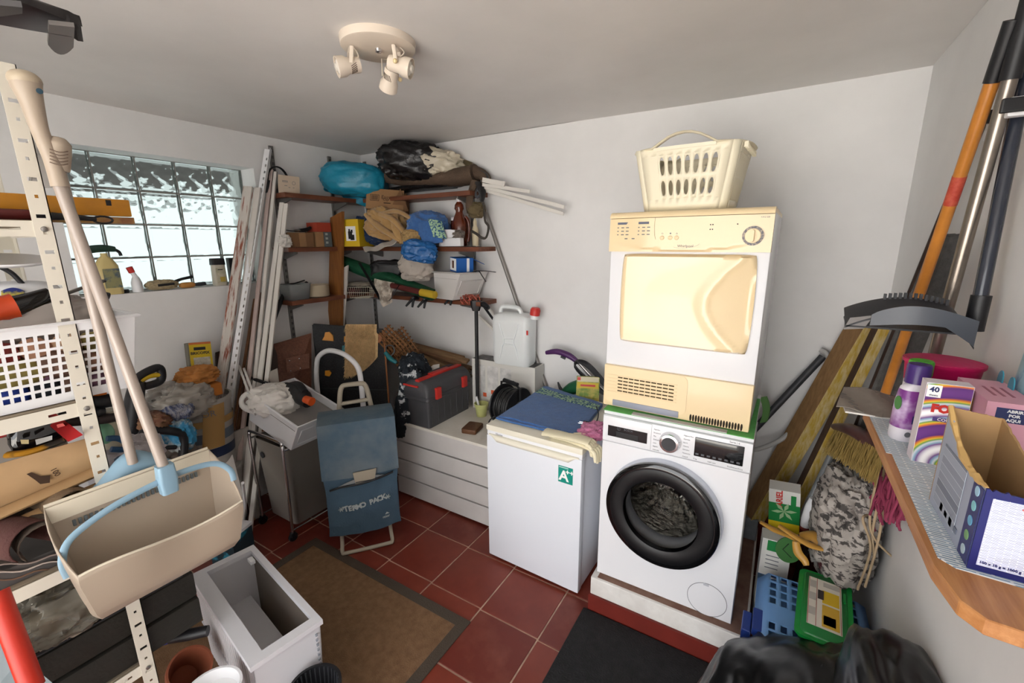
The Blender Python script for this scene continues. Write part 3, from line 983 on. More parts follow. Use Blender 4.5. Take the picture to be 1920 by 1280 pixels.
# printed carton against the back wall, jerrycan on it
m_carton = mat('white_carton', 'd2d0ca', .7)
bxw = thing('printed_carton', 'white printed carton with black and orange pictures under the jerrycan', 'box', (-1.59, 2.525, CZ), 0)
obj('carton_body', bx((-.26, -.065, 0), (.26, .065, .378)), m_carton, bxw)
decal(.5, .12, F((0, 0, .3785), (1, 0, 0), (0, 1, 0)), mat('dark_print', '3a3a3c', .6, c2='8a8884', vs=12), bxw, 'printed_top')
for k, x in enumerate((-.19, -.08, .03)):
    decal(.09, .24, FR((x, -.0655, .22)), mat('carton_grey_print', 'a9a9a8', .6, c2='e0dedb', vs=16), bxw, 'printed_panel')
for x, z in ((-.08, .09), (.0, .1), (.0, .05), (-.15, .06)):
    decal(.03, .03, FR((x, -.0665, z + .06)), mat('orange_print', 'c8542c', .6), bxw, 'printed_square')
m_jer = clear('milky_jerrycan', 'f0f4f4', .8, .35, .95)
jr = thing('jerrycan', 'translucent white water jerrycan with red cap on the printed carton', 'jerrycan', (-1.51, 2.495, CZ + .38), 3)
obj('tank', tub([(.26, .13, 0, .03), (.28, .15, .02, .04), (.285, .155, .30, .04), (.27, .14, .335, .04), (.2, .09, .35, .03)]), m_jer, jr, 50)
obj('handle', tube([(-.1, 0, .335), (-.1, 0, .375), (-.07, 0, .39), (.03, 0, .385), (.055, 0, .345)], .015, 10, n=5), m_jer, jr, 60)
cp = obj('neck', lathe([(.03, .325), (.028, .36)], 20, T(.105, 0, 0) @ RY(8)), m_jer, jr, 50)
obj('cap', lathe([(.033, .35), (.034, .385), (.026, .4), (.001, .402)], 20, T(.105, 0, 0) @ RY(8)), m_redp, jr, 40)
b = B()
for s in (-1, 1):
    tube([(s * .07, -.078, .05), (s * .05, -.079, .13), (s * .035, -.079, .17), (s * .05, -.079, .22), (s * .075, -.078, .29)], .004, 6, b, n=5)
tube([(-.035, -.079, .185), (.035, -.079, .185)], .004, 6, b)
tube([(-.038, -.079, .15), (.038, -.079, .15)], .004, 6, b)
obj('moulded_ribs', b, mat('rib_white', 'eef2f3', .4), jr, 60)
decal(.012, .03, FR((.136, -.076, .24)), m_redp, jr, 'red_mark')

# ================================================================ rug and mat
rg = thing('floor_rug', 'flat brown woven rug with dark brown border on the tiles', 'rug', (-1.68, .85, 0))
m_rug = mat('brown_weave', '8a6a4c', .95, var=.12, vs=30, bump=.4, bs=180, c2='6f5238')
m_rugb = mat('dark_rug_border', '4a4036', .9, bump=.4, bs=150)
RX0, RX1, RY0, RY1 = -2.27, -1.085, .35, 1.375
obj('woven_field', bx((RX0 + .05, RY0 + .05, .001), (RX1 - .05, RY1 - .05, .005)), m_rug, rg, world=True)
for a, b_ in (((RX0, RY1 - .052, .001), (RX1, RY1, .007)), ((RX0, RY0, .001), (RX1, RY0 + .052, .007)), ((RX0, RY0 + .052, .001), (RX0 + .052, RY1 - .052, .007)), ((RX1 - .052, RY0 + .052, .001), (RX1, RY1 - .052, .007))):
    obj('border_strip', bx(a, b_, bev=.001), m_rugb, rg, world=True)
one('rubber_mat', bx((-.655, 1.0, .001), (.03, 1.73, .010), bev=.003), mat('black_mat', '1f1f20', .9, var=.3, vs=30, bump=.6, bs=120), 'black rubber floor mat in front of the plinth', 'mat')
# ================================================================ corner shelves
YAW = degrees_yaw = 31.41
ONSHELF = True
def PD(px, py, dep, marg=.03):
    """pixel -> point at a distance; while ONSHELF, pushed back onto the corner shelves and kept in the room"""
    if ONSHELF:
        dep += .22 + .13 * min(1, max(0, (800 - px) / 130))
    r = RC @ V(((px - 960) / FPX, (640 - py) / FPX, -1))
    k = min(dep, (YB - marg) / r.y)
    if r.x < 0:
        k = min(k, (XL + marg) / r.x)
    return EYE + r * k
def dep(p):
    v = V(p) - EYE
    return -(v.x * RC[0][2] + v.y * RC[1][2] + v.z * RC[2][2])
def softbag(name, x0, y0, x1, y1, d, thick, mt, label, cat, group=None, pw=2.6, amp=.12, fs=2., seed=0, fold=.1, tilt=0, nu=36, nv=22, parent=None, flat=True, part=None):
    """soft thing that fills the picture box x0..x1, y0..y1 at distance d and is 'thick' deep"""
    c = PD((x0 + x1) / 2, (y0 + y1) / 2, d, thick * .55)
    d = dep(c)
    w_, h_ = (x1 - x0) * d / FPX, (y1 - y0) * d / FPX
    m = T(*c) @ RZ(YAW) @ RY(tilt)
    bm = blob((0, 0, 0), (w_, thick, h_), pw, amp, fs, seed, nu, nv, m, flat=flat, fold=fold)
    if parent is not None:
        return obj(part or name, bm, mt, parent, 60, world=True)
    return one(name, bm, mt, label, cat, group, 60)
m_shelf = wood('mahogany_board', '5e3422', '7e4a32', .45, 1)
m_shelfx = wood('mahogany_board_x', '5e3422', '7e4a32', .45, 0)
m_upr = mat('grey_steel', '7d7b78', .45, m=.6)
ZS = (2.1, 1.745, 1.385)
SD, SE = .185, .205
m_card = mat('kraft_cardboard', '9a7550', .85, var=.08, vs=14)
m_cardd = mat('kraft_cardboard_dark', '7c5a3c', .85, var=.08, vs=14)
names = ('top', 'middle', 'bottom')
for k, z in enumerate(ZS):
    t = thing('wall_shelf', names[k] + ' brown wooden shelf on the window wall', 'shelf', (XL, 1.8, z - .03), group='wooden shelves in the corner')
    obj('board', bx((XL, 1.795 - .02 * k, z - .03), (XL + SD, YB, z), bev=.002), m_shelf, t, world=True)
    for y in (1.845, 2.295):
        b = prism([(0, 0), (.15, 0), (.15, -.012), (.012, -.05), (0, -.05)], .012, F((XL + .016, y - .006 + .012, z - .0305), (1, 0, 0), (0, 0, 1)))
        obj('bracket', b, m_upr, t, world=True)
    t = thing('wall_shelf', names[k] + ' brown wooden shelf on the back wall', 'shelf', (-2.3, YB, z - .03), group='wooden shelves in the corner')
    obj('board', bx((XL + SD + .004, YB - SE, z - .03 - .004 * k), (-1.78 + (.06 if k == 1 else .03 * k), YB, z - .004 * k), bev=.002), m_shelfx, t, world=True)
    for x in (-2.83, -1.905):
        b = prism([(0, 0), (-.16, 0), (-.16, -.012), (-.012, -.05), (0, -.05)], .012, F((x - .006, YB - .016, z - .0305 - .004 * k), (0, 1, 0), (0, 0, 1)))
        obj('bracket', b, m_upr, t, world=True)
for a, s in (((XL, 1.845), 'grey steel shelf upright on the window wall nearest the window'), ((XL, 2.295), 'grey steel shelf upright on the window wall nearest the corner')):
    t = thing('shelf_upright', s, 'upright', (a[0], a[1], .9), group='slotted shelf uprights')
    obj('rail', bx((XL, a[1] - .014, .85), (XL + .014, a[1] + .014, 2.41), bev=.002), m_upr, t, world=True)
    b = B()
    for q in range(36):
        bx((XL + .0142, a[1] - .006, .9 + q * .042), (XL + .0148, a[1] - .002, .92 + q * .042), bm=b)
        bx((XL + .0142, a[1] + .002, .9 + q * .042), (XL + .0148, a[1] + .006, .92 + q * .042), bm=b)
    obj('slots', b, m_black, t, world=True, kind='stuff')
for a, s in ((-2.975, 'grey steel shelf upright on the back wall in the corner'), (-1.905, 'grey steel shelf upright on the back wall at the right shelf ends')):
    t = thing('shelf_upright', s, 'upright', (a, YB, .9), group='slotted shelf uprights')
    obj('rail', bx((a - .014, YB - .014, .85 if a < -2 else 1.32), (a + .014, YB, 2.41 if a < -2 else 2.16), bev=.002), m_upr, t, world=True)
    b = B()
    for q in range(36 if a < -2 else 0):
        bx((a - .006, YB - .0148, .9 + q * .042), (a - .002, YB - .0142, .92 + q * .042), bm=b)
        bx((a + .002, YB - .0148, .9 + q * .042), (a + .006, YB - .0142, .92 + q * .042), bm=b)
    if a < -2:
        obj('slots', b, m_black, t, world=True, kind='stuff')
    else:
        b.free()
# ---------------------------------------------------------------- top shelves
c = P(541, 348, x=XL + .12)
cd_ = thing('white_card', 'square cream card leaning on the top shelf by the window', 'card', (XL + .12, c.y, ZS[0]), 90)
b = box(B(), (0, 0, .057), (.15, .004, .115), RX(8))
obj('card_sheet', b, mat('cream_card', 'd8c6b0', .8), cd_)
for x, z, w_ in ((-.03, .08, .04), (-.03, .073, .04), (-.025, .05, .02), (.0, .04, .012), (.03, .04, .012)):
    decal(w_, .003, RX(8) @ FR((x, -.0022, z)), m_ink, cd_, 'printed_line', t=.0003)
obj('printed_ring', lathe([(.012, 0), (.012, .0004), (.010, .0004), (.010, 0)], 20, RX(8) @ FR((.032, -.0022, .07)), loop=True, cap=False), m_ink, cd_)
hb = thing('headset', 'black headset with curved band standing on the top shelf behind a cream card', 'headset', (XL + .06, c.y - .03, ZS[0]))
q = [V((XL + .05, c.y - .10 + .075 * (1 - cos(a)), ZS[0] + .075 + .10 * sin(a))) for a in [pi * k / 12 for k in range(13)]]
obj('head_band', tube(q, .009, 8, flat=(1.5, .5)), m_black, hb, 60, world=True)
for s, yy in (('ear_cup', q[0]), ('ear_cup', q[-1])):
    obj(s, tub([(.03, .05, 0, .01), (.034, .06, .04, .012), (.03, .05, .08, .01)], T(yy.x, yy.y, ZS[0])), m_black, hb, 50, world=True)
m_blueb = mat('blue_bin_liner', '1f86a4', .35, var=.12, vs=9, bump=.5, bs=18)
b = blob((0, 0, 0), (.46, .30, .235), 3., .06, 1.6, 3, 44, 26, T(-2.79, 2.33, ZS[0] + .125) @ RZ(YAW + 3) @ RY(5), fold=.05)
bl = thing('blue_plastic_bag', 'stuffed turquoise plastic bag on the top corner shelf', 'bag', (-2.79, 2.33, ZS[0]))
obj('stuffed_bag', b, m_blueb, bl, 60, world=True)
def flapf(u, v):
    p = PD(608 + 88 * u, 352 + (14 if .4 < u else 4) * u + v * (6 + 20 * u), 3.02 - .03 * v)
    return p + V((.01, -.02, 0)) * sin(u * 9 + v * 4) * .6
obj('loose_flap', sheet(flapf, 18, 8, th=(.002, .002, 0)), m_blueb, bl, 60, world=True)
m_bin = mat('black_bin_liner', '191718', .32, bump=.7, bs=26, var=.2, vs=8)
softbag('black_bin_bag', 712, 272, 842, 338, 3.16, .3, m_bin, 'stuffed black bin bag on the top shelf under the ceiling', 'bag', seed=8, fold=.1, tilt=6, amp=.1)
# stack of clear plastic sheets sticking out of the bag
m_film = clear('cream_film', 'ded4bd', .75, .3, .95)
fs_ = thing('plastic_sheet_stack', 'pile of clear cream plastic sleeves beside the black bin bag', 'sheets', PD(830, 320, 2.9))
softbag('', 780, 284, 868, 331, 2.93, .2, m_film, '', '', seed=17, fold=.16, tilt=10, parent=fs_, part='sleeve_heap')
for k in range(9):
    def ff(u, v, k=k):
        px = 800 + (74 + 14 * sin(k * 1.7)) * u
        py = 326 - 4.6 * k + 3 * sin(k) - 8 * sin(pi * min(1, u * 1.2)) * (1 - k * .05) + (9 + k) * u * u
        return PD(px, py, 2.83 + .014 * k + .16 * v) + V((0, 0, .004 * sin(v * 7 + k * 2 + u * 6)))
    obj('plastic_sleeve', sheet(ff, 14, 6, th=(0, 0, .012)), m_film, fs_, 60, world=True)
m_tent = mat('brown_canvas', '59483a', .9, var=.12, vs=30, bump=.4, bs=120)
tn = thing('tent_bag', 'long brown canvas tent bag lying along the top back shelf', 'bag', PD(800, 345, 2.93))
pts = [PD(722, 331, 2.98), PD(760, 336, 2.94), PD(810, 336, 2.86), PD(860, 332, 2.78), PD(893, 326, 2.73)]
obj('canvas_roll', tube(pts, [.05, .058, .06, .07, .075], 18, n=6, flat=(1.3, .85)), m_tent, tn, 60, world=True)
pts = [PD(885, 322, 2.74), PD(905, 328, 2.70), PD(912, 340, 2.68), PD(900, 352, 2.68)]
obj('gathered_end', tube(pts, [.07, .05, .04, .02], 14, n=5, flat=(.9, .7)), m_tent, tn, 60, world=True)
obj('strap', tube([PD(898, 318, 2.68), PD(912, 326, 2.66), PD(914, 340, 2.65), PD(903, 350, 2.65)], .006, 6, n=6, flat=(2.2, .5)), m_black, tn, 60, world=True)
one('flat_black_bag', blob((0, 0, 0), (.62, .2, .035), 3, .1, 3, 2, 36, 12, T(*PD(795, 352, 2.97)) @ RZ(2), fold=.05), m_bin, 'flat black bag squashed under the tent bag on the top shelf', 'bag', smooth=60)
hg = thing('hanging_pouch', 'brown canvas pouch hanging by black straps from the end of the top shelf', 'pouch', PD(890, 408, 2.7))
obj('neck', tube([PD(890, 340, 2.69), PD(884, 360, 2.68), PD(880, 380, 2.68), PD(884, 395, 2.68)], [.03, .028, .03, .04], 12, n=5, flat=(1, .6)), m_tent, hg, 60, world=True)
obj('pouch_body', blob((0, 0, 0), (.115, .09, .1), 2.4, .1, 2, 5, 24, 16, T(*PD(893, 394, 2.69)) @ RZ(YAW), fold=.1), mat('khaki_canvas', '5f5238', .9, var=.15, vs=25), hg, 60, world=True)
obj('black_flap', tube([PD(897, 342, 2.66), PD(904, 360, 2.65), PD(904, 378, 2.66)], [.03, .034, .012], 10, n=5, flat=(1, .4)), m_black, hg, 60, world=True)
obj('strap', tube([PD(895, 352, 2.64), PD(892, 362, 2.63), PD(894, 370, 2.63), PD(899, 366, 2.63)], .004, 6, n=6, flat=(2, .6)), m_dkgrey, hg, 60, world=True)
obj('strap', tube([PD(905, 380, 2.66), PD(908, 400, 2.66), PD(910, 415, 2.66), PD(916, 425, 2.66), PD(912, 444, 2.66), PD(904, 446, 2.67), PD(893, 438, 2.68), PD(882, 432, 2.70)], .005, 6, n=6, flat=(1.8, .6)), mat('strap_grey', '3a3530', .8), hg, 60, world=True)
m_pvc = mat('white_pvc', 'd9d5ce', .4)
for k, (a, b_, w_) in enumerate((((905, 337), (946, 345), .03), ((905, 346), (994, 359), .022), ((905, 350), (1058, 388), .022), ((905, 355), (1057, 401), .02))):
    lean('pvc_strip', P(a[0], a[1], y=2.46 + .02 * k), P(b_[0], b_[1], y=2.46 + .02 * k), w_, .012, m_pvc, ('short white plastic strip topmost at the end of the top shelf', 'second white plastic strip sticking out past the top shelf end', 'upper of two long white plastic strips sticking out along the back wall', 'lower of two long white plastic strips sticking out along the back wall')[k], 'strip', 'white strips on the top shelf', up=(0, 0, 1))
# printed cardboard box with its flap hanging open
cb = thing('cardboard_box', 'open brown cardboard box with printed flap between the corner shelves', 'box', PD(725, 398, 2.93), YAW + 6)
m_cw = T(*PD(722, 374, 2.9)) @ RZ(YAW + 4) @ RY(4) @ RX(-14) @ Matrix.Scale(1.1, 4)
obj('printed_flap', box(B(), (0, 0, 0), (.245, .004, .135), m_cw), m_card, cb, world=True)
obj('box_side', prism([(0, .072), (.05, -.085), (-.09, -.085)], .003, T(*PD(752, 373, 2.93)) @ RZ(YAW + 4) @ RX(90)), m_cardd, cb, world=True)
obj('box_back', box(B(), (0, 0, 0), (.25, .16, .13), m_cw @ T(.01, .10, -.01)), m_cardd, cb, world=True)
for q in (('frame', -.07, .006), ):
    decal(.058, .042, m_cw @ FR((-.068, -.0022, .008)), mat('kraft_ink', '3e2c1e', .8), cb, 'barcode_box', world=True)
    decal(.052, .036, m_cw @ FR((-.068, -.0028, .008)), m_card, cb, 'barcode_ground', world=True)
    for k in range(6):
        decal(.004, .03, m_cw @ FR((-.085 + .007 * k, -.0034, .008)), MATS['kraft_ink'], cb, 'barcode_bar', world=True)
text('Easy', .034, m_cw @ FR((.005, -.0026, .014)), MATS['kraft_ink'], cb, world=True)
text('Clip', .022, m_cw @ FR((.005, -.0026, -.002)), MATS['kraft_ink'], cb, world=True)
decal(.045, .006, m_cw @ FR((.015, -.0026, -.024)), MATS['kraft_ink'], cb, 'printed_line', world=True)
obj('printed_ring', lathe([(.009, 0), (.009, .0004), (.006, .0004), (.006, 0)], 14, m_cw @ FR((.075, -.0024, .02)), loop=True, cap=False), MATS['kraft_ink'], cb, world=True)

# ---------------------------------------------------------------- middle shelves
zm = ZS[1] + .001
def shelfbox(name, pxl, pxr, h_, dpt, z, mt, label, xf=XL + .165, rz=0):
    """box on a window-wall shelf, its front at x=xf, between two picture columns"""
    a, b_ = P(pxl, 640 - (z + h_ / 2 - 1.775) * 250, x=xf), P(pxr, 640 - (z + h_ / 2 - 1.775) * 250, x=xf)
    a, b_ = a.y, b_.y
    t = thing(name, label, 'box', (xf - dpt / 2, (a + b_) / 2, z), rz)
    return t, (b_ - a) / 2
def px_y(px, py, xf):
    return P(px, py, x=xf).y
xf = XL + .165
def sbox(name, px0, px1, py, h_, z, mt, label, dpt=.12, part='box_body', xf=XL + .165):
    y0, y1 = px_y(px0, py, xf), px_y(px1, py, xf)
    t = thing(name, label, 'box', (xf - dpt / 2, (y0 + y1) / 2, z))
    obj(part, bx((xf - dpt, y0, z), (xf, y1, z + h_), bev=.001), mt, t, world=True)
    return t, y0, y1
t, y0, y1 = sbox('cardboard_box', 540, 589, 450, .098, zm, m_cardd, 'low brown cardboard box on the middle shelf under a black tool')
decal(.05, .09, F((xf + .0002, (y0 + y1) / 2 + .01, zm + .049), (0, 1, 0), (0, 0, 1)), m_card, t, 'tape', world=True)
t, y0b, y1b = sbox('cardboard_box', 592, 607, 445, .105, zm, m_card, 'small upright kraft box on the middle shelf under the red box')
t, y0c, y1c = sbox('tool_carton', 607.5, 622, 445, .105, zm, mat('grey_carton', '5b6466', .7), 'grey printed carton on the middle shelf behind the orange board')
for k in range(3):
    decal(.02, .015, F((xf + .0002, (y0c + y1c) / 2 - .01, zm + .03 + .03 * k), (0, 1, 0), (0, 0, 1)), mat('pale_print', 'aab2ae', .7), t, 'printed_patch', world=True)
t, q0, q1 = sbox('red_box', 594, 620, 423, .065, zm + .106, mat('red_card', 'a8402c', .6), 'flat red box on top of the kraft box, middle shelf')
one('white_packet', blob((xf + .01, y0 - .03, zm + .04), (.05, .08, .08), 2.5, .2, 3, 4, fold=.15), m_pvc, 'small crumpled white packet at the end of the middle shelf', 'packet', smooth=60)
bt = thing('black_hand_tool', 'black hand tool with silver middle on the low cardboard box', 'tool', (xf - .05, (y0 + y1) / 2, zm + .099))
zt = zm + .106
obj('blade', tube([(xf - .03, y0 - .01, zt + .012), (xf - .035, y0 + .05, zt + .004), (xf - .04, (y0 + y1) / 2, zt + .004)], [.003, .007, .008], 8, n=4, flat=(1.6, .5)), m_black, bt, 50, world=True)
obj('ferrule', tube([(xf - .04, (y0 + y1) / 2 - .02, zt + .005), (xf - .04, (y0 + y1) / 2 + .03, zt + .008)], .010, 10), m_chrome, bt, 50, world=True)
obj('grip', tube([(xf - .04, (y0 + y1) / 2 + .02, zt + .008), (xf - .045, y1 - .02, zt + .014), (xf - .05, y1 + .015, zt + .03)], [.012, .014, .010], 10, n=4), m_black, bt, 50, world=True)
yb = thing('yellow_box', 'bright yellow product box with picture panel on the middle corner shelf', 'box', (PD(664, 462, 2.99).x, PD(664, 462, 2.99).y, zm), YAW - 14)
m_yel = mat('yellow_card', 'd8b41c', .5)
yb.scale = (1.1, 1.1, 1.1)
obj('box_body', bx((-.055, -.085, 0), (.1, .09, .178), bev=.001), m_yel, yb)
decal(.075, .095, FR((.04, -.0855, .085)), m_inkw, yb, 'picture_panel')
b = B()
for x, z, w_, h_ in ((.035, .075, .03, .05), (.05, .06, .03, .035), (.03, .105, .012, .02), (.048, .1, .014, .02)):
    box(b, (x, -.0866, z), (w_, .0006, h_))
obj('picture', b, m_black, yb, kind='stuff')
b = B()
for q in range(4):
    box(b, (-.0556, -.05 + .03 * q, .09), (.0006, .008, .1 if q % 2 else .06))
obj('side_print', b, m_inkk, yb, kind='stuff')
decal(.02, .03, FR((-.04, -.0855, .1)), m_inkk, yb, 'side_mark')
m_blc = mat('dark_blue_cloth', '1d3357', .95, var=.15, vs=20, bump=.4, bs=150, sheen=.3)
m_tan = mat('cream_towel', 'b8935f', .95, var=.1, vs=20, bump=.5, bs=200, sheen=.3)
softbag('blue_cloth', 664, 409, 722, 456, 3.02, .16, m_blc, 'dark blue cloth bundle beside the yellow box', 'cloth', seed=3, fold=.12, tilt=12)
# cream towel: a folded drape
ct = thing('cream_towel', 'crumpled cream towel heaped on the middle corner shelf', 'towel', PD(730, 458, 2.9))
softbag('', 690, 396, 768, 450, 2.93, .2, m_tan, '', '', seed=12, fold=.16, tilt=16, parent=ct, part='towel_heap')
for k, (a, b_, c2_, w_) in enumerate((((688, 402), (712, 425), (752, 452), .035), ((700, 398), (735, 410), (762, 440), .035), ((718, 400), (745, 396), (772, 410), .03), ((740, 402), (742, 428), (756, 455), .03))):
    obj('towel_fold', tube([PD(*a, 2.84), PD(*b_, 2.80), PD(*c2_, 2.80)], [w_ * .8, w_, w_ * .7], 10, n=6, flat=(1, .55)), m_tan, ct, 60, world=True)
softbag('knitted_cloth', 754, 430, 792, 462, 2.80, .1, mat('sand_knit', 'a98a5c', .95, var=.3, vs=70, bump=.8, bs=110), 'sand coloured knitted cloth between the cream and blue towels', 'cloth', seed=6, fold=.08)
bt = thing('blue_towel', 'blue towel with green printed patch heaped on the middle back shelf', 'towel', PD(805, 460, 2.8))
softbag('', 766, 399, 842, 455, 2.86, .18, m_bt, '', '', seed=21, fold=.1, tilt=4, parent=bt, part='towel_heap')
def hang(u, v):
    return PD(782 + 34 * u + 12 * v, 418 + 42 * v - 6 * u, 2.75 - .01 * sin(v * 3)) + V((.006, -.01, 0)) * sin(u * 6) * .5
obj('hanging_corner', sheet(hang, 8, 8, th=(.006, .008, 0)), m_bt, bt, 60, world=True)
def patch(u, v):
    return PD(802 + 24 * u + 10 * v, 410 + 34 * v + 4 * u, 2.745 - .012 * sin(pi * u))
obj('printed_patch', sheet(patch, 8, 8, th=(.004, .006, 0)), MATS['pale_band'], bt, 60, world=True)
wp = thing('white_paper_bag', 'crumpled white paper bag hanging over the middle shelf edge', 'bag', PD(712, 470, 2.85))
def wpf(u, v):
    return PD(680 + 64 * u + 4 * v, 463 - 20 * u * u + 9 * v * (1 - .3 * u), 2.84 - .05 * v + .02 * sin(u * 8)) + V((0, 0, .006 * sin(u * 14)))
obj('bag_sheet', sheet(wpf, 16, 6, th=(.004, .006, -.002)), mat('white_paper', 'b9b3aa', .8, bump=.5, bs=30), wp, 60, world=True)
softbag('blue_carrier_bag', 756, 452, 818, 491, 2.74, .12, mat('blue_carrier', '1f5f9e', .35, bump=.6, bs=22, var=.1), 'small blue plastic bag drooping under the middle back shelf', 'bag', seed=31, fold=.14, tilt=10)
# bottles and white boxes at the right end
m_amber = mat('amber_plastic', '6b2a10', .2, trans=.35, coat=.4)
ab = thing('amber_bottle', 'large amber bottle with white cap and handle on the middle back shelf', 'bottle', (-1.945, 2.49, zm), 25)
obj('bottle_body', lathe([(.038, 0), (.05, .006), (.052, .1), (.05, .16), (.036, .2), (.026, .222), (.024, .235), (.033, .25), (.03, .275), (.018, .292), (.016, .298)], 28, sy=.75), m_amber, ab, 60)
obj('handle', tube([(.04, 0, .2), (.062, 0, .165), (.066, 0, .1), (.055, 0, .03)], .011, 10, n=6), m_amber, ab, 60)
obj('cap', lathe([(.019, .296), (.019, .316), (.015, .32), (.001, .32)], 20), m_whitep, ab, 40)
bb = thing('brown_bottle', 'small brown bottle with white cap behind the amber bottle', 'bottle', (-2.055, 2.55, zm))
obj('bottle_body', lathe([(.024, 0), (.026, .1), (.02, .14), (.011, .16), (.011, .18)], 20), m_amber, bb, 60)
obj('cap', lathe([(.014, .178), (.014, .2), (.001, .202)], 16), m_whitep, bb, 40)
cb_ = thing('cream_bottle', 'slim cream bottle with pointed cap at the end of the middle back shelf', 'bottle', (-1.835, 2.52, zm))
obj('bottle_body', lathe([(.022, 0), (.023, .11), (.016, .13), (.012, .14)], 18), mat('cream_plastic', 'd2c4a6', .4), cb_, 60)
obj('cap', lathe([(.013, .14), (.013, .16), (.006, .185), (.001, .19)], 16), mat('cream_plastic', 'd2c4a6', .4), cb_, 50)
one('white_carton', bx((-2.06, 2.4, zm), (-1.875, 2.44, zm + .055), bev=.001), m_whitep, 'long low white carton in front of the amber bottle', 'box')
wb = thing('white_carton', 'short white carton with open flap stacked on the long white carton', 'box', (-2.0, 2.42, zm + .056), 4)
obj('carton_body', bx((-.07, -.025, 0), (.05, .025, .055)), m_whitep, wb)
obj('flap', prism([(0, 0), (.03, .018), (.03, .05), (0, .053)], .002, FR((.05, -.024, 0))), m_whitep, wb)
one('grey_rag', blob((-1.905, 2.42, zm + .078), (.09, .05, .05), 2.2, .3, 3, 9, fold=.2), mat('grey_rag', '6f665e', .95, var=.2, vs=40), 'small grey rag lying on the white cartons', 'rag', smooth=60)

# ---------------------------------------------------------------- lower shelves
zl = ZS[2] + .001
m_clear = clear('clear_plastic_box', 'd8dcdc', .28, .15, .92)
y0, y1 = px_y(542, 548, xf), px_y(586, 548, xf)
cl = thing('clear_plastic_box', 'clear plastic tub with a spoon on the low shelf by the window', 'tub', (xf - .07, (y0 + y1) / 2, zl), 90)
w_ = y1 - y0
o = solid(obj('tub_wall', tub([(w_ * .82, .13, .004, .02), (w_, .15, .105, .025), (w_ + .012, .165, .107, .028)], cap=False), m_clear, cl, 50), .002)
obj('tub_floor', tub([(w_ * .82, .13, .001, .02), (w_ * .82, .13, .004, .02)]), m_clear, cl)
sp = thing('black_spoon', 'black spoon lying across the clear plastic tub', 'spoon', (xf - .05, (y0 + y1) / 2, zl + .108))
obj('spoon_handle', tube([(xf - .04, (y0 + y1) / 2 - .02, zl + .112), (xf - .08, y1 + .0, zl + .125)], .005, 8), m_black, sp, 50, world=True)
obj('spoon_bowl', lathe([(.001, 0), (.014, .003), (.018, .008)], 14, T(xf - .038, (y0 + y1) / 2 - .03, zl + .108), sy=1.5, cap=False), m_chrome, sp, 60, world=True)
y0, y1 = px_y(588, 545, xf), px_y(626, 545, xf)
po = thing('cream_pot', 'round cream enamel pot on the low shelf beside the clear tub', 'pot', (xf - .07, (y0 + y1) / 2, zl))
R_ = (y1 - y0) / 2
obj('pot_wall', lathe([(R_ * .9, 0), (R_, .006), (R_, .085), (R_ + .004, .088), (R_ - .004, .089), (R_ - .006, .01), (.001, .008)], 36, sx=.8), mat('cream_enamel', 'cdbfa4', .3, coat=.3), po, 50)
obj('knob', lathe([(.009, .08), (.009, .1), (.012, .11), (.001, .116)], 12, T(-.03, -R_ * .8, 0)), m_black, po, 50)
# wire basket
wk = thing('wire_basket', 'white wire basket with folded cloths on the low corner shelf', 'basket', PD(675, 557, 3.12), YAW - 4)
m_wire = mat('white_wire', 'c9c2ae', .4)
WW, WD, WH = .235, .17, .088
b = B()
for z, k in ((.004, .88), (.045, .94), (WH, 1.)):
    tube([(sx * WW / 2 * k, sy * WD / 2 * k, z) for sx, sy in ((1, 1), (-1, 1), (-1, -1), (1, -1))], .0025, 6, b, closed=True)
obj('basket_rims', b, m_wire, wk, kind='stuff')
b = B()
for k in range(15):
    x = (k / 14 - .5)
    for s in (-1, 1):
        tube([(x * WW * .88, s * WD * .44, .004), (x * WW, s * WD * .5, WH)], .0014, 5, b)
for k in range(9):
    y = (k / 8 - .5)
    for s in (-1, 1):
        tube([(s * WW * .44, y * WD * .88, .004), (s * WW * .5, y * WD, WH)], .0014, 5, b)
for k in range(8):
    tube([(-WW * .44, (k / 7 - .5) * WD * .88, .004), (WW * .44, (k / 7 - .5) * WD * .88, .004)], .0014, 5, b)
obj('wires', b, m_wire, wk, kind='stuff')
bb_ = WM[wk.name]
one('dark_cloth', blob((-.02, 0, .055), (.18, .14, .075), 2.6, .15, 3, 3, m=bb_ @ T(-.01, 0, .004), fold=.1), mat('black_red_cloth', '1c1618', .9, c2='5a1d22', vs=9, th=(.5, .7)), 'dark folded cloth with red lying in the wire basket', 'cloth', smooth=60)
one('white_cloth', blob((-.0, .0, .105), (.22, .14, .03), 2.4, .2, 3, 7, m=bb_, fold=.12), mat('white_cloth', 'a59c8e', .95), 'white folded cloth on top of the wire basket', 'cloth', smooth=60)
m_green = mat('green_nylon', '0f4a31', .5, var=.2, vs=20, bump=.4, bs=60)
gb_ = thing('green_roll_bag', 'long green nylon roll bag slanting across the low back shelf', 'bag', PD(730, 520, 2.9))
pts = [PD(636, 488, 3.05), PD(680, 505, 3.02), PD(740, 527, 2.96), PD(812, 553, 2.86)]
obj('nylon_roll', tube(pts, [.045, .052, .052, .042], 18, n=7), m_green, gb_, 60, world=True)
obj('shoulder_strap', tube([PD(674, 493, 2.9), PD(690, 520, 2.88), PD(706, 548, 2.87), PD(716, 564, 2.87), PD(730, 563, 2.86), PD(742, 545, 2.83), PD(748, 535, 2.8)], .009, 6, n=6, flat=(1.3, .3)), m_black, gb_, 60, world=True)
mr = thing('maroon_tube', 'maroon roll with yellow end under the green bag', 'roll', PD(785, 550, 2.78))
obj('roll', tube([PD(735, 535, 2.86), PD(791, 548, 2.74)], .02, 12), mat('maroon_cloth', '58201c', .9), mr, 50, world=True)
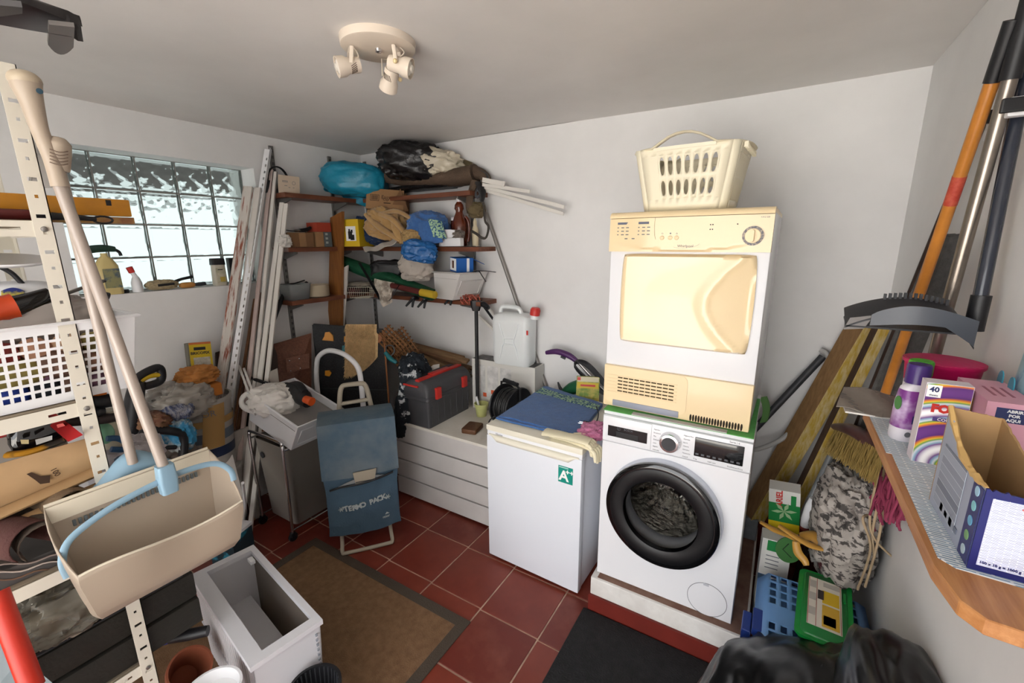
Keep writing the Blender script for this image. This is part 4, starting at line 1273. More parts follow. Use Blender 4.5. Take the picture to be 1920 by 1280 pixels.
obj('yellow_end', tube([PD(790, 548, 2.74), PD(816, 553, 2.69)], .026, 12), mat('yellow_cloth', 'b89a24', .8), mr, 50, world=True)
def pcf(u, v):
    return PD(702 + 34 * u - 6 * v * (2 * u - 1) + 3 * v, 522 + 8 * u + (50 - 22 * abs(u - .4)) * v, 2.84 - .02 * sin(u * 5)) + V((0, -.01, 0)) * sin(v * 6 + u * 4)
one('patterned_cloth', sheet(pcf, 12, 12, th=(.004, .006, 0)), mat('floral_cloth', '8d8378', .95, c2='c2b9ac', vs=28, th=(.42, .58)), 'pale patterned cloth hanging from the low corner shelf', 'cloth', smooth=60)
softbag('black_holdall', 697, 488, 760, 522, 3.02, .14, m_black, 'black bag behind the green roll on the low back shelf', 'bag', seed=2, fold=.03, pw=4)
wbg = thing('white_fabric_bag', 'white fabric bag with looped handles on the low back shelf', 'bag', PD(780, 525, 2.86))
m_wf = mat('white_fabric', 'b3aaa0', .9, bump=.3, bs=30)
softbag('', 750, 470, 814, 526, 2.88, .16, m_wf, '', '', seed=5, fold=.1, parent=wbg, part='bag_body')
obj('handle', tube([PD(760, 500, 2.79), PD(752, 488, 2.79), PD(757, 478, 2.79), PD(766, 490, 2.79), PD(772, 500, 2.79)], .006, 6, n=5), m_wf, wbg, 60, world=True)
# white refrigerator drawer with a blue box in it
def freezer_drawer(name, label, m, W_, D_, H_, mt, slant=.1, t=.004):
    """open drawer: origin at base centre, long side x, sloping front -y"""
    o = thing(name, label, 'drawer', rot=m)
    def ring(z, k):
        f = -D_ / 2 - slant * z / H_
        e = k
        return [V((W_ / 2 * (1 - .06 * (1 - z / H_)) - e, D_ / 2 - e, z)), V((-W_ / 2 * (1 - .06 * (1 - z / H_)) + e, D_ / 2 - e, z)), V((-W_ / 2 * (1 - .06 * (1 - z / H_)) + e, f + e, z)), V((W_ / 2 * (1 - .06 * (1 - z / H_)) - e, f + e, z))]
    b = rings(B(), [ring(0, 0), ring(H_, 0), ring(H_, t), ring(t, t)])
    bmesh.ops.bevel(b, geom=[e for e in b.edges if e.calc_length() > .01], offset=.002, segments=1, affect='EDGES')
    obj('shell', b, mt, o)
    b = tube([p + V((0, 0, 0)) for p in ring(H_, -.003)], .007, 6, closed=True, flat=(1.2, .7))
    obj('rim', b, mt, o, 60)
    fy = -D_ / 2 - slant * .5
    n_ = V((0, -H_, -slant)).normalized()
    fm = F(V((0, -D_ / 2 - slant * .45, H_ * .45)) + n_ * .0005, (1, 0, 0), (0, -slant, H_))
    b = tube([fm @ V((sx * W_ * .38, sy * H_ * .30, 0)) for sx, sy in ((1, 1), (-1, 1), (-1, -1), (1, -1))], .005, 6, closed=True)
    obj('front_frame', b, mt, o, 60)
    obj('side_line', bx((-W_ / 2 - .0006, -D_ / 2 - slant * .6, H_ * .78), (W_ / 2 + .0006, D_ / 2 - .01, H_ * .785)), mat('drawer_line', '8a8684', .7), o)
    return o
m_dw = mat('drawer_white', 'cfccc9', .4)
dm_ = T(-1.96, 2.45, zl + .001) @ RZ(78)
freezer_drawer('plastic_crate', 'white refrigerator drawer standing on the low back shelf', dm_, .25, .19, .185, m_dw, .10)
bbx = thing('blue_box', 'small blue and white box with open lid sitting in the shelf drawer', 'box', rot=T(*PD(868, 509, 2.78)) @ RZ(62) @ RX(4))
m_bl = mat('blue_card', '1c5ba8', .5)
obj('box_body', bx((-.065, -.04, 0), (.06, .07, .095)), m_bl, bbx)
decal(.1, .08, F((-.0653, .015, .05), (0, -1, 0), (0, 0, 1)), m_inkw, bbx, 'white_end')
decal(.03, .05, F((-.066, .015, .05), (0, -1, 0), (0, 0, 1)), mat('brown_print', '5a3424', .7), bbx, 'brown_picture')
decal(.02, .09, FR((.02, -.0403, .048)), m_inkw, bbx, 'white_stripe')
obj('lid_flap', prism([(0, -.02), (.08, -.02), (.095, -.005), (.08, .02), (0, .02)], .003, F((.055, -.035, .088), (.9, -.1, -.42), (.1, 1, 0))), m_bl, bbx)
bcab = thing('black_cable', 'thin black cable ends sticking out of the shelf drawer', 'cable', PD(893, 508, 2.66))
obj('cable_end', tube([PD(880, 512, 2.8), PD(893, 508, 2.68), PD(912, 508, 2.66), PD(930, 510, 2.66)], .003, 6, n=4), m_black, bcab, 60, world=True)
obj('strap_end', tube([PD(885, 512, 2.8), PD(897, 508, 2.66), PD(904, 517, 2.65), PD(911, 528, 2.65)], .0035, 6, n=4), m_black, bcab, 60, world=True)
# spring clamps hanging under the low back shelf
for k, (x, y, d, s) in enumerate(((775, 559, 2.98, 1.), (797, 561, 2.93, 1.), (846, 557, 2.84, .9))):
    cpos = PD(x, y, d)
    t = thing('spring_clamp', ('black spring clamp hanging leftmost under the low back shelf', 'black spring clamp hanging second from the left under the low back shelf', 'smaller black spring clamp hanging below the shelf drawer')[k], 'clamp', cpos, group='black spring clamps')
    e1, e2 = PD(x - 14 * s, y + 15 * s, d - .02), PD(x + 12 * s, y - 6 * s, d + .05)
    obj('handle', tube([e1, cpos, e2], [.007, .011, .009], 8, n=4), m_black, t, 50, world=True)
    e3, e4 = PD(x - 2 * s, y + 17 * s, d - .01), PD(x + 14 * s, y + 1, d + .05)
    obj('handle', tube([e3, cpos + V((.01, 0, -.004)), e4], [.007, .011, .009], 8, n=4), m_black, t, 50, world=True)
    obj('pivot', lathe([(.012, -.012), (.012, .012)], 12, T(*cpos) @ RZ(YAW) @ RX(90)), m_dkgrey, t, 40, world=True)
# black folding stand standing on the chest
fsb = P(890, 690, y=2.42)
fs2 = thing('folding_stand', 'black folded stand with clamp head between shelf and printed carton', 'stand', (fsb.x, 2.42, CZ))
top = P(893, 582, y=2.42)
obj('pole', tube([(top.x - .01, 2.42, CZ), (top.x, top.y, top.z)], .013, 12), m_black, fs2, 40, world=True)
obj('head', tub([(.05, .05, 0, .01), (.07, .06, .03, .015), (.08, .06, .07, .02)], T(*top) @ RZ(YAW)), m_black, fs2, 50, world=True)
obj('grip', tube([top + V((.01, 0, .05)), top + V((.07, -.0, .045)), top + V((.11, -.01, .025))], [.018, .02, .014], 10, n=5), m_black, fs2, 60, world=True)
obj('folded_leg', tube([top + V((.05, .02, .03)), P(942, 622, y=2.5)], .009, 6), m_black, fs2, 40, world=True)
for k, (a, b_) in enumerate((((905, 562), (946, 618)), ((896, 590), (940, 632)))):
    lean('pvc_trim', P(*a, y=2.55), P(*b_, y=2.55), .018, .01, m_pvc, ('white plastic trim strip slanting above the jerrycan', 'lower white plastic trim strip slanting behind the black stand')[k], 'strip')
sc = thing('coil_spring', 'pink and orange coiled cord at the end of the low back shelf', 'cord', PD(878, 562, 2.68))
b = B()
q = [PD(866 + 30 * k / 60 + 5 * sin(k * 1.3), 561 + 9 * sin(k * .9), 2.8 + .03 * cos(k * 1.1)) for k in range(61)]
obj('coils', tube(q, .004, 6), mat('coral_cord', 'b05a48', .6), sc, 60, world=True)
# grey pole leaning on the back wall
rod('metal_pole', P(1031, 745, y=2.583), P(902, 372, y=2.583), .013, mat('dull_grey_tube', '8b8783', .4, m=.5), 'long grey metal tube leaning on the back wall beside the jerrycan', 'tube')
ONSHELF = False
# ================================================================ boards and strips leaning in front of the window wall
def foot(top, bot, xb):
    # carry the picture line top->bot on until it meets the floor at x=xb
    lo, hi = 1., 3.
    for _ in range(40):
        t = (lo + hi) / 2
        p = P(top[0] + (bot[0] - top[0]) * t, top[1] + (bot[1] - top[1]) * t, z=0)
        if p.x < xb:
            lo = t
        else:
            hi = t
    return p
def lean2(name, top, bot, w_, t, mt, label, group='strips leaning on the window wall', cat='strip', zb=.0, xt=XL + .02, up=(0, 1, 0), xb=None):
    """stick whose top (pixel) touches the wall and whose foot (pixel) stands on the floor"""
    a = P(*top, x=xt)
    b_ = foot(top, bot, xb or -2.8)
    return lean(name, b_, a, w_, t, mt, label, cat, group, up=up)
m_peel = mat('peeling_white_paint', 'cdc6be', .8, c2='8a4a34', vs=5, stretch=(14, 14, 1.6), th=(.5, .62), bump=.3, bs=30)
m_whs = mat('white_slat', 'cfcac4', .6, var=.06, vs=8)
m_pinkw = mat('pinkish_white_strip', 'c0ada6', .6, var=.1, vs=8)
m_dkst = mat('dark_brown_strip', '3a2a22', .7, var=.2, vs=10)
m_brst = wood('brown_strip', '6b4630', '8a6244', .6, 2)
m_gap = mat('grey_batten', '8d8680', .7)
lean2('painted_plank', (466, 350), (385, 925), .058, .02, m_peel, 'tall plank with peeling white paint over brown, left of the slotted angle', cat='plank', up=(1, .6, 0))
lean2('white_batten', (484, 352), (412, 905), .04, .018, m_whs, 'tall plain white batten right behind the peeling plank', cat='plank', up=(1, .5, 0), xt=XL + .05)
# white slotted angle with punched holes
a, b_ = P(503, 280, x=XL + .03), P(398, 905, z=0)
b_ = foot((503, 280), (404, 912), -2.74)
fm, bm = plank(b_, a, .045, .003, up=(.75, .65, 0))
L_ = (a - b_).length
hl = [(.018, .027, z, z + .018) for z in [.03 + .045 * k for k in range(int((L_ - .06) / .045))]]
sa = thing('slotted_angle', 'long white slotted steel angle with a row of holes leaning by the shelves', 'angle bar', rot=fm)
obj('punched_face', hole_panel(.045, L_, hl, .0025, T(-.0225, -.00125, -L_ / 2)), m_whitep, sa)
obj('side_flange', bx((.0205, -.03, -L_ / 2), (.0225, 0, L_ / 2)), m_whitep, sa)
bm.free()
for k, (t_, bt_, w_, mt, lab) in enumerate((
        ((509, 318), (447, 880), .025, m_pinkw, 'pinkish white strip just right of the slotted angle'),
        ((517, 322), (462, 872), .02, m_whs, 'thin white strip between the pinkish strip and the plastic channels'),
        ((529, 380), (468, 862), .03, m_pvc, 'left of the two white plastic channels below the top shelf'),
        ((537, 382), (484, 858), .028, m_pvc, 'right one of the two white plastic channels below the top shelf'))):
    lean2('leaning_strip' if k < 2 else 'plastic_channel', t_, bt_, w_, .014, mt, lab, xt=XL + .05 + .03 * k, up=(.9, .5, 0), xb=-2.74 + .02 * k)
for k, (t_, bt_, w_, mt, lab) in enumerate((
        ((489, 548), (432, 890), .022, m_brst, 'short brown wooden strip behind the slotted angle'),
        ((494, 580), (440, 892), .016, m_whs, 'short white strip behind the slotted angle'),
        ((500, 600), (446, 893), .018, m_dkst, 'short dark strip, leftmost of the dark bundle'),
        ((505, 610), (452, 893), .014, m_gap, 'short grey batten in the dark bundle'),
        ((510, 618), (458, 893), .02, m_dkst, 'short dark strip, rightmost of the dark bundle'),
        ((478, 560), (424, 890), .016, m_brst, 'short brown strip nearest the peeling plank'))):
    lean2('short_strip', t_, bt_, w_, .012, mt, lab, xt=XL + .03 + .012 * k, up=(.9, .5, 0))
for k, (a, b_) in enumerate((((448, 685), (478, 768)), ((457, 690), (487, 768)))):
    lean('thin_trim', PD(*b_, 2.62), PD(*a, 2.78), .014, .006, m_whs, ('thin white trim crossing the bundle, left one', 'thin white trim crossing the bundle, right one')[k], 'strip', 'strips leaning on the window wall', up=(.85, .5, 0))
pipe = thing('black_pipe', 'short black pipe leaning under the low shelf by the window', 'pipe', P(511, 604, x=XL + .06))
obj('shaft', tube([P(509, 612, x=XL + .1), P(537, 537, x=XL + .05)], .014, 10), m_black, pipe, 40, world=True)
# clutter around it: wooden boards behind the hamper
m_bwood = wood('reddish_board', '55301f', '734632', .6, 0)
def board(name, quad_, th, mt, label, cat='board', group=None):
    q = [V(p) for p in quad_]
    n_ = (q[1] - q[0]).cross(q[3] - q[0]).normalized() * th
    b = rings(B(), [q, [p + n_ for p in q]])
    return one(name, b, mt, label, cat, group)
bd = board('wooden_board', [PD(508, 646, 3.0), PD(584, 624, 3.15), PD(584, 790, 3.1), PD(530, 790, 2.95)], .02, m_bwood, 'dark reddish wooden board standing left of the black panel')
pl2 = thing('wooden_plate', 'small screwed wooden plate fixed on the dark reddish board', 'plate', PD(562, 686, 3.0))
obj('plate', rings(B(), [[PD(536, 672, d), PD(580, 662, d + .07), PD(580, 690, d + .07), PD(538, 700, d)] for d in (2.985, 2.99)]), m_bwood, pl2, world=True)
for x, y in ((543, 676), (561, 672), (545, 695), (563, 690)):
    b = B()
    bmesh.ops.create_uvsphere(b, u_segments=8, v_segments=6, radius=.005, matrix=Matrix.Translation(PD(x, y, 2.985 + .0015 * (x - 536))))
    obj('screw', b, m_chrome, pl2, 60, world=True)
board('brown_leaning_board', [PD(503, 622, 2.98), PD(520, 665, 2.99), PD(528, 800, 2.95), PD(490, 800, 2.9)], .01, m_dkst, 'narrow dark brown panel edge behind the plastic channels')
board('grey_card', [PD(502, 698, 2.84), PD(520, 690, 2.85), PD(526, 740, 2.8), PD(514, 745, 2.8)], .003, mat('grey_card', '9a938b', .8), 'small grey card tucked behind the white crate', 'card')
board('dark_plank', [P(406, 660, x=XL + .03), P(418, 656, x=XL + .03), P(425, 880, x=XL + .2), P(412, 880, x=XL + .2)], .02, m_dkst, 'dark wooden panel edge standing against the window wall')
board('white_leaning_board', [PD(432, 812, 2.72), PD(466, 800, 2.77), P(494, 968, z=.002), P(472, 976, z=.002)], .02, mat('scuffed_white', 'b9b3ab', .7, c2='9c948a', vs=8), 'scuffed white panel leaning left of the hamper', 'panel')
b_ = board('torn_sheet', [PD(453, 782, 2.86), PD(522, 770, 2.95), PD(520, 832, 2.93), PD(474, 880, 2.84)], .002, mat('pale_sheet', 'a8a29a', .7), 'pale sheet of card standing behind the hamper', 'card')
one('wood_offcut', prism([(0, 0), (.05, .01), (.07, .05), (.05, .06), (.055, .09), (.02, .075), (.01, .04)], .01, F(PD(492, 808, 2.8), (.853, .521, 0), (0, 0, 1))), m_brst, 'small jagged wooden offcut behind the hamper frame', 'wood')
board('white_board_low', [PD(420, 860, 2.62), PD(436, 852, 2.66), PD(456, 930, 2.6), PD(440, 940, 2.56)], .02, m_whs, 'low white board end beside the dustpan', 'board')
rod('white_stick', P(462, 968, z=.01), PD(455, 905, 2.35), .008, m_whitep, 'thin white stick standing left of the scuffed panel', 'stick')
rod('wooden_stick', P(447, 985, z=.012), P(478, 972, z=.012), .009, wood('pale_wood', '9c7048', 'b88a5c', .6, 0), 'short pale wooden stick lying on the tiles by the hamper', 'stick')

# ---------------------------------------------------------------- tall brown board and white board in front of the shelves
m_orange = wood('orange_brown_board', '7a4a22', '96602f', .5, 2)
q = [P(619, 408, y=2.16), P(641, 396, y=2.16), P(638, 730, y=2.16), P(612, 730, y=2.16)]
board('tall_board', q, .022, m_orange, 'tall orange-brown board with slanted top standing in the corner')
board('white_offcut', [P(637, 506, y=2.19), P(652, 497, y=2.19), P(640, 680, y=2.19), P(630, 680, y=2.19)], .01, m_whs, 'narrow pointed white board beside the tall orange-brown board')

# ---------------------------------------------------------------- black folding panel with orange edge
bp = thing('pegboard', 'black plastic pegboard tool panel with orange edges standing in the corner', 'panel', PD(650, 880, 2.75))
m_bpan = mat('black_pegboard', '131417', .5, c2='25272b', vs=120, th=(.5, .6), bump=.4, bs=140)
q0, q1 = P(584, 607, x=-2.86), P(719, 617, x=-2.44)
q = [q0, q1, V((q1.x + .07, q1.y - .06, .02)), V((q0.x + .07, q0.y - .06, .02))]
nn = (q[1] - q[0]).cross(q[3] - q[0]).normalized()
if nn.dot(EYE - q[0]) > 0:
    nn = -nn
b = rings(B(), [q, [p + nn * .04 for p in q]])
bmesh.ops.bevel(b, geom=b.edges[:], offset=.008, segments=2, affect='EDGES')
obj('panel', b, m_bpan, bp, 40, world=True)
obj('orange_edge', tube([q[1] - nn * .004 + V((0, 0, -.01)), q[1] * .5 + q[2] * .5 - nn * .004, q[2] - nn * .004], .006, 6, flat=(1.2, .8)), mat('orange_trim', 'a8683c', .5), bp, world=True)
m_yclip = mat('yellow_clip', 'd08a1e', .4)
def onp(u, v, o=.002):
    return (q[0] * (1 - u) + q[1] * u) * (1 - v) + (q[3] * (1 - u) + q[2] * u) * v - nn * o
fpan = lambda u, v: F(onp(u, v), q[1] - q[0], q[0] - q[3])
for k, (u, v, pts) in enumerate(((.22, .07, [(-.04, -.03), (.04, -.03), (.035, .01), (.01, .035), (-.02, .03), (-.025, 0)]), (.48, .08, [(-.02, -.02), (.025, -.02), (.02, .03), (-.02, .02)]), (.17, .30, [(-.02, -.02), (.012, -.025), (.025, 0), (.01, .02), (-.02, .015)]))):
    obj('yellow_hook', prism(pts, .012, fpan(u, v)), m_yclip, bp, world=True)
m_teal = mat('teal_plastic', '17707a', .4)
obj('teal_hook', prism([(-.025, -.03), (.03, -.03), (.03, .03), (-.025, .02)], .01, fpan(.45, .14)), m_teal, bp, world=True)
obj('teal_foot', box(B(), (0, 0, .01), (.06, .05, .03), fpan(.9, .79)), m_teal, bp, world=True)
rw = obj('orange_wheel', lathe([(.032, 0), (.034, .004), (.032, .01), (.014, .012), (.012, .006), (.001, .006)], 28, fpan(.91, .06)), mat('orange_trim', 'a8683c', .5), bp, 40, world=True)
for v in (.4, .62):
    obj('seam', tube([onp(.02, v), onp(.98, v)], .003, 5), m_dkgrey, bp, world=True)
for u, v in ((.22, .52), (.62, .32), (.75, .5)):
    b = B()
    bmesh.ops.create_uvsphere(b, u_segments=8, v_segments=6, radius=.008, matrix=Matrix.Translation(onp(u, v)))
    obj('knob', b, mat('brass_knob', '9a8458', .4), bp, 60, world=True)
# shaggy cream mat hanging over it
sm = thing('shaggy_mat', 'shaggy cream bath mat hung over the black tool panel', 'mat', PD(675, 700, 2.66))
m_shag = mat('shaggy_cream', 'd8b888', .95, var=.15, vs=40)
def shf(u, v):
    px = 648 + 53 * u + (3 if v > .3 else 0) * u - 2 * v
    py = 608 + (98 - 36 * u * u) * v
    return PP(px, py, q[0] - nn * .03, nn) + V((.004, -.008, 0)) * sin(u * 5) * v
obj('mat_backing', sheet(shf, 12, 16, th=(.012, .016, 0)), m_shag, sm, 60, world=True)
b = B()
rnd = random.Random(3)
for k in range(2600):
    u, v = rnd.random(), rnd.random()
    p = V(shf(u, v))
    d = V((.5 + rnd.uniform(-.5, .5), -.6 + rnd.uniform(-.4, .4), -.5 + rnd.uniform(-.5, .4))).normalized()
    e = p + d * rnd.uniform(.018, .03)
    s = d.cross(V((rnd.random(), rnd.random(), rnd.random()))).normalized() * .0028
    s2 = d.cross(s).normalized() * .0028
    vs = [b.verts.new(x) for x in (p + s, p - s * .5 + s2, p - s * .5 - s2, e + V((0, 0, -.003)))]
    for f in ((0, 1, 3), (1, 2, 3), (2, 0, 3)):
        b.faces.new([vs[i] for i in f])
obj('shaggy_pile', b, m_shag, sm, world=True, kind='stuff')
# white tubular arch (step stool handrail)
ar = thing('step_stool', 'white tubular arch of a step stool in front of the black tool panel', 'step stool', (-2.5, 1.78, 0))
ya = 1.78
l0, r0 = P(592, 700, y=ya), P(677, 715, y=ya)
obj('tube_arch', tube([V((l0.x, ya, .02)), V((l0.x, ya, .5)), V((l0.x, ya, .8)), P(594, 682, y=ya), P(600, 666, y=ya), P(617, 657, y=ya), P(645, 664, y=ya), P(668, 684, y=ya), P(676, 708, y=ya), V((r0.x, ya, .75)), V((r0.x, ya, .4)), V((r0.x, ya, .02))], .0165, 14, n=6), m_whitep, ar, 60, world=True)
obj('white_clip', prism([(-.01, -.07), (.02, -.07), (.012, 0), (0, .02), (-.012, 0)], .012, F(P(683, 785, y=1.74), (.853, .521, 0), (0, 0, 1))), m_whitep, ar, world=True)

# ---------------------------------------------------------------- wood pile, lattice, trousers behind the toolbox
m_old = wood('weathered_board', '5e422e', '866444', .75, 0)
m_old2 = wood('weathered_board_pale', '6a5238', '907250', .75, 0)
bp_ = thing('board_stack', 'stack of weathered wooden boards lying behind the toolbox', 'boards', (-2.4, 2.5, .80))
rnd = random.Random(5)
for k in range(11):
    x0 = -2.86 + rnd.uniform(0, .1)
    x1 = -1.89 - rnd.uniform(0, .28) * (k % 3 > 0)
    y = 2.575 - .028 * (k % 4) - .04 * (k // 4)
    z = .83 + .026 * (k // 4) + (.05 if k > 7 else 0) - (k % 4) * .012
    fm_, bm_ = plank((x0, y - .02, z + .09), (x1, y, z), .045 if k % 2 else .03, .018, up=(0, .9, .4))
    bm_.transform(fm_)
    obj('board', bm_, m_old if k % 3 else m_old2, bp_, world=True)
obj('broad_board', rings(B(), [[PD(735, 652, dd), PD(760, 648, dd + .02), PD(848, 690, dd - .12), PD(835, 706, dd - .14)] for dd in (3.35, 3.37)]), m_old2, bp_, world=True)
def lattice(name, m, n_, s_, label):
    t = thing(name, label, 'lattice', rot=m, group='wooden lattice squares')
    for k in range(n_):
        x = (k - (n_ - 1) / 2) * s_
        obj('slat', box(B(), (x, 0, .004), (.011, n_ * s_, .008)), m_lat, t)
        obj('slat', box(B(), (0, x, -.004), (n_ * s_, .011, .008)), m_lat, t)
m_lat = wood('lattice_wood', '6e4524', '8f6236', .6, 0)
lattice('wooden_lattice', F(PD(750, 650, 3.3), (.75, .35, .45), (-.5, -.1, .8)) @ RZ(8), 8, .029, 'wooden lattice square standing tilted at the right of the pile')
lattice('wooden_lattice', F(PD(731, 642, 3.2), (.8, .3, .35), (-.3, -.2, .8)) @ RZ(20), 7, .029, 'wooden lattice square leaning on the black tool panel')
m_jean = mat('paint_splashed_denim', '1c242c', .9, c2='c9cdd0', vs=20, th=(.58, .64), bump=.3, bs=120)
m_denim = mat('dark_denim', '20262b', .95, var=.2, vs=20, bump=.3, bs=120)
tr_ = thing('work_trousers', 'dark work trousers splashed with white paint hanging over the chest corner', 'trousers', (-2.22, 2.15, .3))
softbag('', 752, 664, 806, 735, 3.1, .2, m_jean, '', '', seed=4, fold=.1, tilt=-14, parent=tr_, part='waist')
softbag('', 748, 690, 788, 800, 2.97, .1, m_jean, '', '', seed=7, fold=.1, tilt=8, parent=tr_, part='leg', pw=3.2)
softbag('', 740, 740, 772, 822, 3.03, .09, m_denim, '', '', seed=9, fold=.1, tilt=4, parent=tr_, part='leg', pw=3.2)
board('white_card', [PD(795, 712, 3.16), PD(793, 700, 3.16), PD(812, 684, 3.16), PD(824, 682, 3.16), PD(823, 706, 3.16)], .004, mat('white_card2', 'c6c0b8', .7), 'white card corner sticking up behind the toolbox', 'card')
tcl = thing('teal_clamp', 'teal clamp hanging beside the black tool panel', 'clamp', PD(735, 670, 3.16))
obj('clamp_jaw', tube([PD(722, 660, 3.16), PD(732, 672, 3.16), PD(744, 680, 3.16)], [.014, .018, .012], 10, n=5), m_teal, tcl, 60, world=True)
obj('clamp_loop', tube([PD(724, 650, 3.16), PD(736, 648, 3.16), PD(739, 660, 3.16), PD(728, 668, 3.16)], .005, 6, n=5, closed=True), mat('grey_metal_loop', '6c7276', .4, m=.6), tcl, 60, world=True)

# ================================================================ shopping trolley
tl = thing('shopping_trolley', 'blue insulated shopping trolley bag standing in front of the chest', 'trolley', ((-2.077 - 1.827) / 2 - .08, (1.343 + 1.668) / 2 + .06, 0), 52.3)
m_tro = mat('slate_blue_canvas', '40586a', .75, var=.08, vs=6, bump=.25, bs=90)
m_trog = mat('faded_blue_canvas', '66727a', .75, c2='4a6070', vs=3, bump=.25, bs=90, th=(.4, .6))
m_beige = mat('beige_tube', 'a39a8a', .4)
BW = .205
def trf(u, v):
    z = .105 + .36 * v
    x = (u - .5) * 2 * (BW - .012 * sin(pi * v))
    sag = .018 * sin(pi * u) * sin(pi * min(1, v * 1.3))
    wr = .010 * nz((u * 3, v * 2.4, 1), 2.2, 4)
    return V((x, -.10 - sag - wr - .012 * (1 - v) * sin(pi * u), z - .012 * sin(pi * u) * (1 - v)))
b = rings(B(), [[V((sx * w_, sy, z)) for sx, sy in ((-1, -.095 + o_), (1, -.095 + o_), (1, .10), (-1, .10))] for z, w_, o_ in ((.11, BW - .01, 0), (.12, BW - .004, -.003), (.45, BW - .006, 0), (.78, BW - .008, .01), (.795, BW - .015, .02))])
bmesh.ops.bevel(b, geom=[e for e in b.edges], offset=.006, segments=2, affect='EDGES')
bag = obj('bag_body', b, m_tro, tl, 50)
pk = obj('front_pocket', sheet(trf, 24, 24, th=(0, .03, 0)), m_tro, tl, 60)
def flp(u, v):
    x = (u - .5) * 2 * (BW + .006 - .004 * v)
    if v > .82:
        a = (v - .82) / .18
        return V((x, -.112 + .21 * a, .805 + .004 * sin(pi * a)))
    z = .80 - (.82 - v) / .82 * (.33 + .012 * sin(pi * u))
    return V((x, -.112 - .006 * sin(pi * v) - .004 * nz((u * 4, v * 3, 0), 2, 2), z))
fl_ = obj('top_flap', sheet(flp, 22, 22, th=(0, .006, -.003)), m_trog, tl, 60)
obj('clasp_plate', prism([(-.058, .034), (.072, .038), (.058, -.034), (-.048, -.04)], .008, FR((.012, -.122, .462)), bev=.002), m_beige, tl)
obj('clasp_slot', bx((-.035, -.1308, .432), (.06, -.130, .438)), m_dkgrey, tl)
z1, z2 = .425, .462
obj('zip', tube([(-.175, -.116, .405), (-.12, -.124, .418), (0, -.134, .425), (.1, -.13, .44), (.175, -.12, .455)], .006, 6, n=5), m_black, tl, 60)
def lin_(u, v):
    return V((-.13 + .26 * u, -.118 - .006 * sin(pi * u), .42 + .025 * u + .026 * sin(pi * u) * v))
obj('grey_lining', sheet(lin_, 12, 3, th=(0, .003, 0)), mat('grey_lining', '87898a', .8), tl, 60)
m_let = mat('pale_lettering', 'b4bcbc', .6)
def curve_text(s, size, x0, x1, z, dz, mt, parent):
    n_ = len(s)
    for k, chh in enumerate(s):
        if chh == ' ':
            continue
        u = k / (n_ - 1)
        x = x0 + (x1 - x0) * u
        fr = trf((x / BW) * .5 + .5, (z - .105) / .36)
        zz = z + dz * (u - .5) * 2 - .008 * sin(pi * u)
        text(chh, size, F((x, fr.y - .0075, zz), (1, 0, dz / (x1 - x0) * 2), (0, 0, 1)), mt, parent, name='letter', ext=.004, bold=.001)
curve_text('TERMO PACK', .044, -.1, .112, .292, .016, m_let, pk)
for x in (-.125, .135):
    b = B()
    fr = trf((x / BW) * .5 + .5, .52)
    for a in range(3):
        box(b, (0, 0, .0), (.03, .003, .008), F((x, fr.y - .0075, .29 + .1 * x), (1, 0, 0), (0, 0, 1)) @ RZ(60 * a))
    obj('snowflake', b, m_let, pk)
text('rolser', .017, F((.118, trf(.79, .2).y - .0078, .175), (1, 0, .18), (0, 0, 1)), m_let, pk, name='maker_lettering', ext=.004)
obj('maker_mark', prism([(-.012, 0), (.012, 0), (0, .012)], .003, F((.125, trf(.79, .22).y - .007, .192), (1, 0, .18), (0, 0, 1))), m_let, pk)
obj('foot_bar', tube([(-.14, .03, .1), (-.14, -.10, .045), (-.14, -.145, .016), (-.11, -.155, .014), (.11, -.155, .014), (.14, -.145, .016), (.14, -.10, .045), (.14, .03, .1)], .011, 10, n=4), m_beige, tl, 60)
for s in (-1, 1):
    wh = obj('wheel', lathe([(.045, -.012), (.055, -.01), (.055, .01), (.045, .012), (.012, .013)], 24, T(s * .20, .11, .056) @ RY(90)), m_beige, tl, 40)
    obj('handle_rod', tube([(s * .09, .125, .10), (s * .085, .125, .82)], .008, 10), m_chrome, tl, 60)
obj('axle', tube([(-.2, .11, .056), (.2, .11, .056)], .006, 8), m_steel, tl)
gz = .80
obj('grip', tube([(-.093, .125, gz - .02), (-.078, .13, gz + .09), (-.066, .132, gz + .128), (-.045, .133, gz + .14), (.045, .133, gz + .14), (.066, .132, gz + .128), (.078, .13, gz + .09), (.093, .125, gz - .02)], .0145, 10, n=4, flat=(1, 1.1)), m_beige, tl, 60)
obj('grip_bar', tube([(-.086, .127, gz + .028), (.086, .127, gz + .035)], .012, 10), m_beige, tl, 60)

